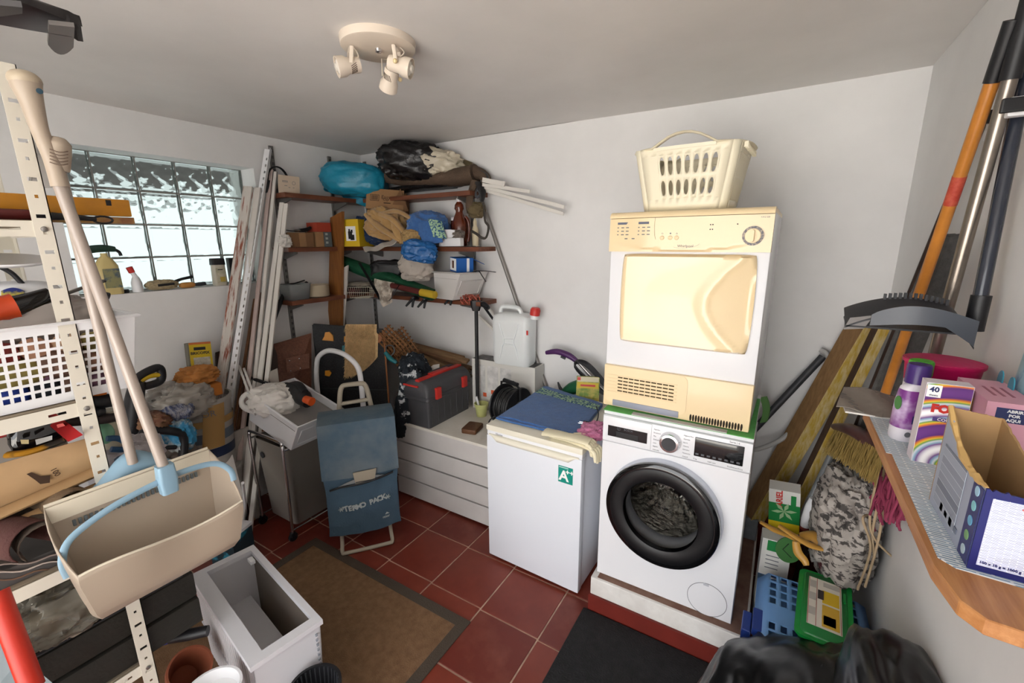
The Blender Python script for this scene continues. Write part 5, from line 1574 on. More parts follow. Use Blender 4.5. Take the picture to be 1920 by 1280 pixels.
# ================================================================ laundry hamper
HX0, HX1, HY0, HY1 = -2.705, -2.355, 1.30, 1.66
hm = thing('laundry_hamper', 'smoky translucent laundry hamper with chrome frame on casters', 'hamper', ((HX0 + HX1) / 2, (HY0 + HY1) / 2, 0))
m_smoke = clear('smoky_plastic', 'b9b3aa', .34, .22, .8)
hb_ = T((HX0 + HX1) / 2, (HY0 + HY1) / 2, 0)
W_, D_ = HX1 - HX0 - .02, HY1 - HY0 - .02
o = solid(obj('tub', tub([(W_ - .05, D_ - .05, .075, .03), (W_, D_, .60, .03), (W_ + .012, D_ + .012, .605, .03)], hb_, cap=False), m_smoke, hm, 50, world=True), .003)
obj('tub_floor', tub([(W_ - .05, D_ - .05, .072, .03), (W_ - .05, D_ - .05, .077, .03)], hb_), m_smoke, hm, world=True)
for y in (HY0 - .008, HY1 + .008):
    obj('frame_hoop', tube([(HX0 + .012, y, .055), (HX0 - .002, y, .56), (HX0 + .004, y, .625), (HX0 + .03, y, .648), (HX1 - .03, y, .648), (HX1 - .004, y, .625), (HX1 + .002, y, .56), (HX1 - .012, y, .055)], .009, 10, n=5), m_chrome, hm, 60, world=True)
for x in (HX0, HX1):
    obj('top_rail', tube([(x, HY0 - .008, .598), (x, HY1 + .008, .598)], .007, 8), m_chrome, hm, 60, world=True)
    obj('bottom_rail', tube([(x + (.012 if x < -2.5 else -.012), HY0 - .008, .07), (x + (.012 if x < -2.5 else -.012), HY1 + .008, .07)], .006, 8), m_chrome, hm, 60, world=True)
    for y in (HY0 - .008, HY1 + .008):
        cs = obj('caster', lathe([(.025, -.009), (.028, -.006), (.028, .006), (.025, .009)], 18, T(x + (.012 if x < -2.5 else -.012), y, .0285) @ RY(90)), m_black, hm, 40, world=True)
        obj('caster_fork', tub([(.026, .03, .03, .006), (.026, .03, .058, .006)], T(x + (.012 if x < -2.5 else -.012), y, 0)), m_black, hm, world=True)
one('blue_plastic_bag', blob((HX1 - .12, HY0 + .13, .24), (.11, .17, .26), 2.6, .1, 2, 5, fold=.1), mat('royal_blue_film', '2038b0', .4), 'royal blue plastic bag inside the smoky hamper', 'bag', smooth=60)
b = B()
lathe([(.02, 0), (.02, .002)], 16, F((HX0 + .09, HY0 + .006, .5), (1, 0, 0), (0, 0, 1)), b)
obj('finger_hole', b, m_dkgrey, hm, world=True)
# white crate on top, tilted
cm = T(-2.52, 1.455, .655) @ RY(16) @ RZ(92)
m_crate = mat('white_crate', 'd6d6d8', .4)
freezer_drawer('white_crate', 'white plastic crate lying tilted on top of the smoky hamper', cm, .30, .40, .20, m_crate, .06)
m_carr = mat('white_carrier_film', 'd6d2cc', .35, bump=.6, bs=24)
cr_ = thing('white_carrier_bag', 'stuffed white carrier bag with handle loop lying in the white crate', 'bag', PD(500, 765, 2.68))
softbag('', 474, 722, 562, 776, 2.67, .24, m_carr, '', '', seed=3, fold=.1, tilt=6, parent=cr_, part='stuffed_bag', nu=48, nv=30)
obj('handle_loop', tube([PD(480, 738, 2.64), PD(462, 739, 2.64), PD(453, 750, 2.64), PD(458, 763, 2.64), PD(482, 770, 2.64)], [.028, .016, .014, .018, .03], 10, n=6, flat=(.7, 1)), m_carr, cr_, 60, world=True)
dl = thing('garden_tool', 'black power tool with orange trigger and long black rod in the white crate', 'power tool', PD(560, 745, 2.45))
obj('motor_body', tube([PD(530, 725, 2.74), PD(550, 732, 2.68), PD(568, 745, 2.62), PD(578, 756, 2.58)], [.03, .045, .05, .03], 12, n=5), m_black, dl, 50, world=True)
obj('handle', tube([PD(545, 722, 2.7), PD(560, 722, 2.66), PD(572, 735, 2.6)], [.02, .024, .02], 10, n=5), m_black, dl, 50, world=True)
obj('orange_cap', tube([PD(572, 748, 2.56), PD(585, 753, 2.54)], [.022, .026], 10), mat('signal_orange', 'c8501c', .4), dl, 50, world=True)
obj('rod', tube([PD(463, 706, 2.84), PD(535, 730, 2.7)], .011, 10), m_black, dl, 50, world=True)
# ================================================================ white steel shelving unit on the left
SX, SXB, SY, SYN = -1.6, -2.0, .375, -.62
m_wst = mat('cream_white_steel', 'd8d2c4', .45, var=.03, vs=5)
m_ply = wood('grey_ply', '7d6f5e', '9a8c78', .8, 1)
su = thing('steel_shelving', 'cream steel shelving unit with punched corner posts in the left foreground', 'shelving', (-1.8, -.1, 0))
for x, face in ((SX, 1), (SXB, -1)):
    for y0 in (SY - .036, SYN):
        b = B()
        zz, cells = 2.19, []
        # round holes and oblong slots alternate up the post
        xs_ = [0, .009, .0145, .0215, .027, .036]
        for k in range(24):
            z = .04 + k * .088
            cells.append((.0145, .0215, z, z + .008))
            cells += [(.009, .0145, z + .04, z + .049), (.0145, .0215, z + .04, z + .049), (.0215, .027, z + .04, z + .049)]
        hole_panel(.036, zz, cells, .0022, T(x, y0, 0) @ RZ(90), b)
        ye = y0 + .036 if y0 > 0 else y0
        bx((x, ye - .0022, 0), (x - .034 * face, ye, zz), bm=b)
        obj('corner_post', b, m_wst, su, world=True)
LV = (.47, .905, 1.355, 1.835)
for k, z in enumerate(LV):
    sh = obj('shelf_board', bx((SXB + .004, SYN + .004, z - .012), (SX - .012, SY - .004, z), bev=.001), m_ply, su, world=True)
    cells = [(.1 + q * .2, .135 + q * .2, .016, .023) for q in range(5)]
    Lr = SY - SYN - .004
    for x, s in ((SX - .003, 1), (SXB + .003, -1)):
        b = hole_panel(Lr, .038, cells, .002, T(x, SYN + .002, z - .04) @ RZ(90))
        obj('front_rail' if s > 0 else 'rear_rail', b, m_wst, sh, world=False)
    for y in (SY - .006, SYN + .004):
        obj('end_rail', bx((SXB + .004, y, z - .04), (SX - .004, y + .002, z)), m_wst, sh)
    # bolts at the visible corner
    for y in (SY - .012,):
        bo = obj('bolt', lathe([(.007, 0), (.0065, .003), (.003, .0045), (.001, .0045)], 12, F((SX + .0003, SY - .018, z - .022), (0, 1, 0), (0, 0, 1))), m_steel, sh, 40)
for o in [c for c in bpy.data.objects if c.parent is not None and c.parent.name.startswith('shelf_board')]:
    o.data.transform(WM[su.name].inverted())

# ---------------------------------------------------------------- on the upper shelf
m_levy = mat('amber_level', 'b5791c', .35, var=.12, vs=14, coat=.3)
lv = thing('spirit_level', 'amber yellow spirit level lying on the upper steel shelf', 'level', (-1.75, .1, LV[3] + .03))
obj('level_body', bx((-1.762, -.35, LV[3] + .022), (-1.735, .588, LV[3] + .072), bev=.004), m_levy, lv, 40, world=True)
for y in (.43, .53):
    obj('black_clip', bx((-1.7365, y, LV[3] + .052), (-1.733, y + .012, LV[3] + .068)), m_black, lv, world=True)
obj('lower_rail', bx((-1.76, -.35, LV[3] + .001), (-1.736, .592, LV[3] + .02), bev=.002), mat('worn_yellow', 'a88a4a', .7, c2='7a4a34', vs=16), lv, world=True)
rt = thing('red_handled_tool', 'dark red handled tool with steel ring under the spirit level', 'tool', (-1.70, .2, LV[3]))
obj('handle', tube([(-1.695, -.3, LV[3] + .016), (-1.695, .36, LV[3] + .016)], .014, 10), mat('dark_red_handle', '501414', .4), rt, 40, world=True)
obj('shaft', tube([(-1.695, .34, LV[3] + .016), (-1.70, .45, LV[3] + .014), (-1.70, .49, LV[3] + .010)], [.013, .008, .006], 8), m_black, rt, 50, world=True)
obj('ring', tube([(-1.70, .505 + .022 * cos(a), LV[3] + .009 + .010 * sin(a)) for a in [2 * pi * k / 14 for k in range(14)]], .003, 6, closed=True), m_black, rt, 60, world=True)
def clf(u, v):
    p = P(48 + 52 * u + 4 * v, 265 + 88 * v, x=-1.78)
    return p + V((.02 * sin(u * 6 + v * 3), 0, 0))
one('clear_bag_sheet', sheet(clf, 10, 12), clear('thin_clear_film', 'cfcbc6', .16, .2, .95, bump=.6), 'clear plastic sheet hanging down behind the first post', 'plastic sheet', smooth=60)
# dark hood-like thing on top of the unit
vs_ = thing('black_visor', 'black plastic visor with a grey tab sticking out over the shelving top', 'visor', P(80, 60, z=2.2))
m_vis = mat('worn_black_plastic', '232021', .35, var=.2, vs=12)
def vf(u, v):
    a = P(0 + 155 * u, -60 + (70 + 20 * u) * 1., z=2.24)
    p0 = P(-60 + 212 * u, -40 + 78 * u ** 1.2, z=2.23)
    p1 = P(-60 + 212 * u, 8 + 42 * u ** .8 + (6 if u > .9 else 0), z=2.21)
    p = p0.lerp(p1, v)
    return p + V((0, 0, .02 * sin(pi * v) - .01 * v))
obj('hood', sheet(vf, 20, 8, th=(0, 0, -.012)), m_vis, vs_, 50, world=True)
def vt(u, v):
    p = P(92 + 48 * u - 2 * v, 46 + 5 * u + (54 - 16 * (2 * u - 1) ** 2) * v, z=2.19 - .004 * v)
    return p
obj('grey_tab', sheet(vt, 8, 8, th=(0, 0, .008)), mat('grey_tab', '55504e', .5), vs_, 50, world=True)
obj('inner_pad', sheet(lambda u, v: P(-20 + 62 * u, 8 + 26 * v * (1 - .55 * u) + 6 * u, z=2.185), 8, 6, th=(0, 0, .01)), mat('grey_pad', '3c393a', .6), vs_, 50, world=True)
vs_['category'] = 'visor'

# ---------------------------------------------------------------- white basket on the second shelf
zb = LV[2] + .003
bk = thing('storage_basket', 'white plastic basket with square holes on the steel shelving', 'basket', (-1.75, .18, zb))
BY0, BY1, BX0, BX1, BH = -.12, .475, -1.885, -1.63, .215
def bwall(side):
    def fn(u, v):
        f = .028 * v
        if side == 0:
            return V((BX1 + f, BY0 - f + (BY1 - BY0 + 2 * f) * u, zb + BH * v))
        if side == 1:
            return V((BX0 - f, BY1 + f - (BY1 - BY0 + 2 * f) * u, zb + BH * v))
        if side == 2:
            return V((BX1 + f - (BX1 - BX0 + 2 * f) * u, BY1 + f, zb + BH * v))
        return V((BX0 - f + (BX1 - BX0 + 2 * f) * u, BY0 - f, zb + BH * v))
    return fn
b = B()
for s, n_ in ((0, 28), (1, 28)):
    perf(bwall(s), n_, 8, lambda i, j: (.33, .34), bm=b, u0=.03, u1=.9, v0=.10, v1=.90, shape='sq')
    for (a0, a1, c0, c1) in ((0, .03, .1, .9), (.9, 1, .1, .9), (0, 1, 0, .1), (0, 1, .9, 1)):
        sheet(lambda u, v: bwall(s)(a0 + (a1 - a0) * u, c0 + (c1 - c0) * v), 2, 2, b)
for s in (2, 3):
    sheet(bwall(s), 4, 4, b)
o = solid(obj('basket_wall', b, m_whitep, bk, world=True), .003)
obj('basket_floor', bx((BX0, BY0, zb), (BX1, BY1, zb + .004)), m_whitep, bk, world=True)
f = .034
obj('rim', tube([(BX1 + f, BY0 - f, zb + BH), (BX1 + f, BY1 + f, zb + BH), (BX0 - f, BY1 + f, zb + BH), (BX0 - f, BY0 - f, zb + BH)], .008, 6, closed=True, flat=(1.3, .6)), m_whitep, bk, world=True)
# things in the basket
rnd = random.Random(11)
cols = ['c8977a', 'b07a5c', '20242c', '8a2f2a', '9a8a4a', '1c3a9a', '9c6f8a', 'd0aa8a', '38302c', '7a5a4a']
cn = ['tan', 'brown', 'black', 'dark red', 'olive', 'blue', 'mauve', 'beige', 'charcoal', 'umber']
its = []
for k in range(14):
    s = rnd.uniform(.03, .05)
    its.append((BX0 + .05 + (BX1 - BX0 - .09) * rnd.random(), BY0 + .05 + (BY1 - BY0 - .1) * rnd.random(), zb + .03 + .1 * rnd.random(), (s * 2, s * 2.4, s * 1.6), k % 10, 'at the back of'))
for k in range(27):
    its.append((BX1 - .032, BY0 + .06 + .06 * (k % 9), zb + .035 + .055 * (k // 9), (.05, .062, .058), (k * 7 + k // 9) % 10, 'at the front of'))
its.sort(key=lambda q: -q[1])
seen = {}
for k, (x, y, z, s, c, w_) in enumerate(its):
    seen[c, w_] = seen.get((c, w_), 0) + 1
    one('loose_item', blob((x, y, z), s, 2.6, .2, 2, k, 14, 10), mat('loose_%d' % c, cols[c], .6), '%s item %s the white basket, %s such from the post' % (cn[c], w_, ('first', 'second', 'third', 'fourth', 'fifth')[seen[c, w_] - 1]), 'item', 'small items inside the white basket', 60)
zt = zb + BH
torch = thing('orange_torch', 'orange and black torch lying on top of the white basket', 'torch', P(40, 585, x=-1.70))
obj('orange_head', tube([P(-25, 585, x=-1.7), P(8, 578, x=-1.7), P(28, 574, x=-1.7)], [.03, .032, .034], 16, n=4), mat('orange_rubber', 'b8401a', .45), torch, 50, world=True)
obj('black_grip', tube([P(22, 576, x=-1.7), P(50, 568, x=-1.7), P(95, 552, x=-1.70)], [.03, .026, .02], 14, n=5), m_blackg, torch, 50, world=True)
jg = thing('blue_label_bottle', 'bottle with blue and yellow label lying in the white basket', 'bottle', P(30, 560, x=-1.8))
obj('bottle', blob((0, 0, 0), (.13, .2, .09), 3, .03, 2, 3, m=T(*P(22, 558, x=-1.8))), m_whitep, jg, 60, world=True)
obj('blue_label', sheet(lambda u, v: P(2 + 44 * u, 545 + 22 * v - 6 * sin(pi * u), x=-1.735), 8, 4, th=(.003, 0, 0)), mat('blue_label', '23327a', .5, c2='d8c860', vs=22, th=(.55, .65)), jg, 60, world=True)
wc = thing('white_cloth', 'white cloth heap behind the items in the white basket', 'cloth', P(60, 540, x=-1.85))
obj('cloth', blob((0, 0, 0), (.2, .40, .15), 2.6, .1, 2, 7, m=T(-1.78, .26, zt + .0), fold=.08), mat('white_cloth2', 'a8a09a', .9), wc, 60, world=True)
one('white_dish', lathe([(.09, 0), (.1, .006), (.1, .01), (.001, .004)], 30, T(*P(0, 492, x=-1.8)) @ RY(8)), m_whitep, 'white dish balanced above the basket at the picture edge', 'dish', smooth=50)
one('curved_cable', tube([P(0, 500, x=-1.76), P(22, 512, x=-1.76), P(40, 530, x=-1.76), P(58, 548, x=-1.76)], .006, 8, n=5), m_black, 'curved black cable over the white basket contents', 'cable', smooth=60)
st_ = thing('trowel', 'dark steel trowel lying across the far end of the white basket', 'trowel', P(140, 545, x=-1.72))
obj('blade', tube([P(122, 551, x=-1.72), P(150, 541, x=-1.72), P(196, 526, x=-1.72)], .011, 6, flat=(1.4, .4)), mat('dark_steel', '5a5450', .4, m=.7), st_, world=True)
obj('grip', tube([P(186, 552, x=-1.72), P(204, 556, x=-1.72)], .012, 8), m_black, st_, world=True)

# ---------------------------------------------------------------- third shelf: tools and sandpaper
z3 = LV[1]
m_sand = mat('sandpaper_back', 'ac8c66', .8, var=.06, vs=12)
sp_ = thing('sandpaper_sheet', 'large curled brown sandpaper sheet with printed 100 on the third shelf', 'sandpaper', (-1.7, .2, z3 + .1))
def snd(u, v):
    p = P(-30 + 215 * u, 872 - 62 * u + (118 - 34 * u) * v, x=-1.66)
    return p + V((.05 * sin(pi * (.15 + .8 * v)) - .03 * v, 0, 0))
obj('sheet', sheet(snd, 14, 14, th=(.0015, 0, 0)), m_sand, sp_, 60, world=True)
fs3 = F(V(snd(.58, .42)) + V((.004, 0, 0)), V(snd(.6, .42)) - V(snd(.5, .42)), V(snd(.55, .3)) - V(snd(.55, .45)))
text('100', .018, fs3 @ RZ(-78), mat('brown_ink', '3a2616', .8), sp_, world=True)
obj('printed_shoe', prism([(-.028, .012), (-.02, .016), (.0, .004), (.018, .004), (.022, -.016), (.004, -.018), (-.008, -.006)], .0006, F(V(snd(.45, .42)) + V((.004, 0, 0)), V(snd(.5, .42)) - V(snd(.4, .42)), V(snd(.45, .3)) - V(snd(.45, .45))) @ RZ(-25)), MATS['brown_ink'], sp_, world=True)
for k, (o0, sl, lab) in enumerate((((-30, 965), 1., 'brown sandpaper strip curled below the printed sheet'), ((-30, 985), .8, 'lowest brown sandpaper strip on the third shelf'))):
    def sn2(u, v, k=k, o0=o0):
        p = P(o0[0] + 215 * u, o0[1] - 95 * u + 22 * v + 12 * k, x=-1.64 + .01 * k)
        return p + V((.025 * sin(pi * v), 0, 0))
    one('sandpaper_sheet', sheet(sn2, 12, 6, th=(.002, 0, 0)), mat('sandpaper_back2', '9c7c56', .8, var=.06, vs=12), lab, 'sandpaper', 'sandpaper sheets', 60)
# hats / dark caps
for k, (x, y, d, s, c, lab) in enumerate(((70, 1000, 1.16, .15, '4a4038', 'grey brown rolled abrasive sheet on the third shelf'), (115, 945, 1.22, .13, '6a5640', 'rolled tan abrasive sheet behind the dustpan'), (25, 1010, 1.12, .14, '4a2c28', 'rolled reddish abrasive sheet at the picture edge'))):
    b = B()
    c0 = PD(x, y, d)
    q = []
    for i in range(15):
        a = -pi * .2 + 1.4 * pi * i / 14
        q.append((.055 * cos(a) * (1 - i * .01), .055 * sin(a) * (1 - i * .01)))
    mm = T(*c0) @ RZ(90 + 10 * k) @ RX(90)
    b = sheet(lambda u, v: mm @ V((q[int(u * 14)][0], q[int(u * 14)][1], (v - .5) * s)), 14, 4)
    o = solid(one('abrasive_roll', b, mat('abrasive_%d' % k, c, .9, bump=.3, bs=150), lab, 'abrasive roll', 'rolled abrasive sheets', 60), .003)
for k, (dy, c) in enumerate(((0, '8f8078'), (1, 'b0a298'), (2, '6f5240'))):
    def pf_(u, v, dy=dy):
        return P(-20 + 145 * u, 1068 - 28 * u + dy * 12 + v * 10, x=-1.62 - .004 * dy) + V((-.08 * v, 0, .006 * sin(u * 9 + dy)))
    one('paper_sheet', sheet(pf_, 10, 3, th=(0, 0, .004)), mat('paper_%d' % k, c, .85), ('greyish crumpled paper uppermost along the third shelf edge', 'pale crumpled paper in the middle along the third shelf edge', 'brown crumpled paper lowest along the third shelf edge')[k], 'paper', 'papers on the third shelf', 60)
# tape measure, red tool, orange tool and others above the sandpaper
m_redt = mat('red_metal', '8c1a1c', .4, var=.1)
rp = thing('red_tool_case', 'flat red plastic tool lying aslant on the third shelf', 'tool', PD(120, 810, 1.28))
obj('body', rings(B(), [[PD(70, 778, d), PD(98, 770, d), PD(156, 815, d - .05), PD(128, 828, d - .05)] for d in (1.24, 1.27)]), m_redt, rp, world=True)
obj('raised_mark', rings(B(), [[PD(106, 796, d), PD(118, 793, d), PD(122, 798, d), PD(108, 802, d)] for d in (1.20, 1.215)]), mat('red_light', 'b84a44', .4), rp, world=True)
orr = thing('orange_tool', 'orange and red bar tool behind the tape measure', 'tool', PD(60, 800, 1.3))
obj('bar', tube([PD(5, 812, 1.28), PD(40, 798, 1.3), PD(75, 782, 1.32)], .02, 8, flat=(1, .5)), mat('orange_bar', 'b8481c', .5), orr, world=True)
obj('red_end', tube([PD(4, 812, 1.265), PD(24, 804, 1.27)], .026, 8, flat=(1, .5)), m_redt, orr, world=True)
tm = thing('tape_measure', 'black tape measure with silver clip on the third shelf', 'tape measure', PD(70, 822, 1.2))
obj('case', tub([(.105, .045, -.04, .02), (.115, .05, -.01, .02), (.105, .048, .03, .025), (.07, .045, .04, .02)], T(*PD(70, 812, 1.22)) @ RZ(80) @ RX(0)), m_blackg, tm, 50, world=True)
obj('silver_badge', rings(B(), [[PD(66, 824, d), PD(98, 816, d), PD(98, 824, d), PD(68, 834, d)] for d in (1.155, 1.165)]), mat('silver_badge', '8f8c88', .35, m=.7), tm, world=True)
obj('end_hook', rings(B(), [[PD(38, 824, d), PD(54, 824, d), PD(54, 832, d), PD(40, 832, d)] for d in (1.15, 1.165)]), mat('brass_hook', 'a89870', .35, m=.7), tm, world=True)
yk = thing('yellow_black_knife', 'yellow and black cutter lying below the tape measure', 'cutter', PD(85, 836, 1.2))
obj('body', tube([PD(15, 852, 1.17), PD(60, 846, 1.18), PD(122, 824, 1.22)], .012, 8, flat=(1.2, .7), n=4), mat('amber_black', '2a2622', .5, c2='b07a1c', vs=9, th=(.45, .55)), yk, 50, world=True)
one('grey_tray', bx((SXB + .02, -.3, z3 + .002), (SX - .03, .33, z3 + .05)), mat('grey_tray', '4a4644', .7), 'low grey tray at the back of the third shelf', 'tray')
one('white_carton_left', bx((-1.97, -.2, z3 + .06), (-1.86, .3, z3 + .33)), mat('pale_box_grey', '9a938c', .7), 'pale grey carton standing at the back of the third shelf', 'box')
one('red_card', rings(B(), [[PD(22, 788, d), PD(45, 782, d), PD(47, 790, d), PD(24, 797, d)] for d in (1.30, 1.305)]), m_redp, 'small red card with white print behind the tools', 'card')
# handles sticking out past the post
for k, (x0, y0, x1, y1, r, mt, lab) in enumerate((
        (168, 712, 196, 716, .018, m_black, 'black tool handle sticking out uppermost past the post'),
        (168, 728, 192, 727, .016, mat('brick_handle', '8a4a22', .5), 'brick red tool handle sticking out past the post'),
        (168, 738, 198, 736, .012, mat('orange_handle', 'c86a1a', .5), 'orange tool handle sticking out past the post'),
        (170, 752, 220, 750, .023, m_black, 'thick black tool handle sticking out past the post'),
        (172, 773, 196, 770, .016, m_black, 'short black tool handle sticking out past the post'),
        (178, 788, 222, 781, .016, mat('dark_brown_handle', '2e2422', .5), 'dark brown tool handle, lowest of those past the post'))):
    one('screwdriver', tube([P(x0 - 60, y0 + 4, x=-1.72), P(x0, y0, x=-1.72), P((x0 + x1) / 2, (y0 + y1) / 2, x=-1.72), P(x1, y1, x=-1.72)], [r * .8, r * .8, r, r * .8], 12, n=4), mt, lab, 'tool', 'tool handles past the post', 60)
one('glass_jar', lathe([(.03, 0), (.035, .01), (.035, .09), (.028, .1), (.028, .12)], 20, T(*P(212, 835, x=-1.78))), mat('pale_jar', 'a8a08c', .4), 'pale jar on the shelf behind the broom pole', 'jar', smooth=50)
one('green_ball', blob(P(195, 812, x=-1.75), (.05, .05, .07), 2, .05, 2, 1), mat('mint_green', '6fa083', .5), 'mint green bulb beside the pale jar', 'bulb', smooth=60)
bcl = thing('blue_clamp', 'blue plastic clamp hanging at the shelf end', 'clamp', P(220, 850, x=-1.72))
obj('clamp_arc', tube([P(200, 822, x=-1.7), P(222, 822, x=-1.7), P(238, 832, x=-1.7), P(234, 842, x=-1.7), P(208, 842, x=-1.7)], .009, 8, n=5), mat('petrol_blue', '224a70', .4), bcl, 60, world=True)
obj('clamp_grip', tube([P(222, 858, x=-1.7), P(232, 872, x=-1.7), P(228, 886, x=-1.7), P(216, 888, x=-1.7)], [.012, .016, .014, .01], 8, n=5), mat('petrol_blue', '224a70', .4), bcl, 60, world=True)
one('grey_plastic_bag', blob(P(235, 860, x=-1.85), (.12, .2, .14), 2.4, .15, 2, 8, fold=.12), clear('grey_film', 'b8b2b4', .7, .3, .9), 'thin grey plastic bag behind the blue clamp', 'bag', smooth=60)

# ---------------------------------------------------------------- lowest shelf in view: black case, bag
z4 = LV[0]
bc = thing('tool_case', 'large flat black tool case on the lower steel shelf', 'case', (-1.78, .15, z4))
m_case = mat('black_case', '26241f', .6, var=.15, vs=8, bump=.2, bs=80)
obj('case_base', bx((-1.97, -.45, z4 + .002), (-1.615, .53, z4 + .1), bev=.012), m_case, bc, 40, world=True)
ld = obj('case_lid', bx((-1.97, -.45, z4 + .104), (-1.62, .53, z4 + .2), bev=.014), m_case, bc, 40, world=True)
obj('lid_groove', bx((-1.64, -.4, z4 + .197), (-1.63, .5, z4 + .204)), m_dkgrey, ld).data.transform(WM[bc.name].inverted())
obj('case_handle', tube([(-1.61, -.02, z4 + .09), (-1.575, -.01, z4 + .095), (-1.575, .11, z4 + .095), (-1.61, .12, z4 + .09)], .009, 8), m_black, bc, 40, world=True)
cbg = one('clear_plastic_bag', blob((-1.70, .24, z4 + .275), (.2, .26, .15), 2.6, .14, 2, 6, fold=.14), clear('tan_clear_film', 'c0b9aa', .2, .12, .9, bump=.6, bs=30), 'clear plastic bag with tan contents on the black case', 'bag', smooth=60)
one('tan_pouch', blob((-1.70, .25, z4 + .25), (.13, .18, .09), 2.4, .1, 2, 4), mat('tan_pouch', '7c6a48', .8), 'tan pouch inside the clear plastic bag on the black case', 'pouch', smooth=60)
rod('red_pole', P(-6, 1110, x=-1.42), P(62, 1290, x=-1.32), .02, mat('red_paint', 'b82a18', .4), 'red painted pole slanting through the lower left corner', 'pole')
one('glass_sheet', rings(B(), [[PD(40, 1232, d), PD(-40, 1180, d), PD(-40, 1330, d - .05), PD(160, 1330, d - .05)] for d in (1.12, 1.125)]), clear('pale_glass', 'b9c4c8', .3, .1, .9), 'sheet of pale glass lying below the red pole', 'glass')

# ================================================================ long-handled dustpan and its broom
m_dpan = mat('beige_plastic', 'ab9c8b', .42)
m_dpanl = mat('beige_edge', 'd6ccb8', .42)
m_sky = mat('sky_blue_plastic', '86a5b8', .42)
dp_ = thing('lobby_dustpan', 'beige long-handled dustpan with light blue bow hanging on the shelving post', 'dustpan', (-1.45, .41, .83))
def px(u, v):
    """pocket: u along y, v from the back top edge over the bottom to the front lip"""
    y0, y1 = .222, .600
    prof = [(-1.535, 1.125), (-1.52, 1.03), (-1.50, .93), (-1.475, .85), (-1.44, .828), (-1.40, .832), (-1.378, .86), (-1.37, .93), (-1.366, .985)]
    k = v * (len(prof) - 1)
    i = min(int(k), len(prof) - 2)
    t = k - i
    x = prof[i][0] * (1 - t) + prof[i + 1][0] * t
    z = prof[i][1] * (1 - t) + prof[i + 1][1] * t
    w_ = 1 - .17 * sin(pi * min(1, v / .95)) ** 1.3
    yc = (y0 + y1) / 2
    y = yc + (u - .5) * (y1 - y0) * w_
    if v > .6:
        wob = .010 * sin((u - .1) * 9) * (v - .6) / .4
        x += wob * .6
        z += .012 * sin(u * 2 * pi * 1.0 + .6) * (v - .6) / .4
        z -= .012 * (1 - u) * 0
    return V((x, y, z))
b = sheet(px, 30, 32)
for s in (0, 1):     # end walls
    loop = [px(s, v / 32) for v in range(33)]
    n_ = len(loop)
    cur = []
    out = V((0, -.012 if s == 0 else .012, 0))
    vs2 = []
    for k in range(16):
        a, c_ = loop[k], loop[n_ - 1 - k]
        vs2.append((a, c_))
    rs = [[a.lerp(c_, t / 6) + out * sin(pi * t / 6) for t in range(7)] for a, c_ in vs2]
    rings(b, rs, cap=False, close=False)
bmesh.ops.remove_doubles(b, verts=b.verts, dist=.0008)
o = solid(obj('pan', b, m_dpan, dp_, 60, world=True), .0035)
obj('top_edge', tube([px(0, 0), px(.5, 0), px(1, 0)], .0035, 6, flat=(1, 1.6)), m_dpanl, dp_, world=True)
obj('front_lip', tube([px(u / 20, 1) for u in range(21)], .0035, 6), m_dpanl, dp_, world=True)
obj('cream_strip', sheet(lambda u, v: px(u, .005 + .055 * v) + V((.004, 0, 0)), 12, 4, th=(.002, 0, 0)), m_dpanl, dp_, world=True)
for k in range(26):
    u = .10 + .78 * k / 25
    p = px(u, .085) + V((.006, 0, 0))
    obj('comb_tooth', box(B(), (0, 0, 0), (.006, .006, .016), T(*p)), mat('smoky_teeth', '5f6668', .5), dp_, world=True)
bow = [(-1.42, .213, .975), (-1.43, .213, 1.02), (-1.44, .24, 1.062), (-1.445, .32, 1.095), (-1.447, .41, 1.112), (-1.447, .5, 1.118), (-1.44, .575, 1.108), (-1.425, .608, 1.075), (-1.415, .61, 1.04)]
obj('blue_bow', tube(bow, .007, 8, n=6, flat=(.55, 1.2)), m_sky, dp_, 60, world=True)
jn = V((-1.445, .452, 1.115))
obj('pole_socket', tub([(.035, .04, -.04, .008), (.04, .045, .0, .008), (.036, .04, .045, .008)], T(*jn)), m_sky, dp_, 50, world=True)
tp_ = P(62, 200, x=-1.53)
obj('pole', tube([jn + V((0, 0, .02)), P(111, 345, x=-1.53)], .0135, 16), mat('beige_pole', 'a3968c', .3, coat=.3), dp_, 60, world=True)
obj('grip', tube([P(113, 350, x=-1.53), P(98, 300, x=-1.53), P(75, 245, x=-1.53), P(60, 195, x=-1.53), P(50, 165, x=-1.53), P(47, 150, x=-1.53)], [.0175, .0165, .0165, .021, .027, .029], 18, n=5), m_dpan, dp_, 60, world=True)
b = B()
bmesh.ops.create_uvsphere(b, u_segments=20, v_segments=12, radius=.0295, matrix=Matrix.Translation(P(46, 150, x=-1.53)) @ Matrix.Diagonal((1, 1, .72, 1)))
obj('grip_cap', b, mat('beige_cap', 'b5a690', .42), dp_, 60, world=True)
obj('blue_button', lathe([(.006, 0), (.006, .002), (.001, .0025)], 14, F(P(74, 171, x=-1.507), (0, 1, 0), (0, 0, 1))), mat('deep_blue_dot', '2c4858', .4), dp_, 50, world=True)
br = thing('hand_broom', 'light blue broom with beige pole clipped behind the dustpan', 'broom', (-1.56, .44, 1.05))
obj('pole', tube([P(249, 868, x=-1.56), P(120, 352, x=-1.565), P(112, 320, x=-1.565)], .0125, 14), MATS['beige_pole'], br, 60, world=True)
obj('knob', tube([P(116, 322, x=-1.535), P(110, 290, x=-1.535), P(108, 270, x=-1.535), P(107, 258, x=-1.535)], [.015, .024, .025, .014], 16, n=5), m_dpan, br, 60, world=True)
b = B()
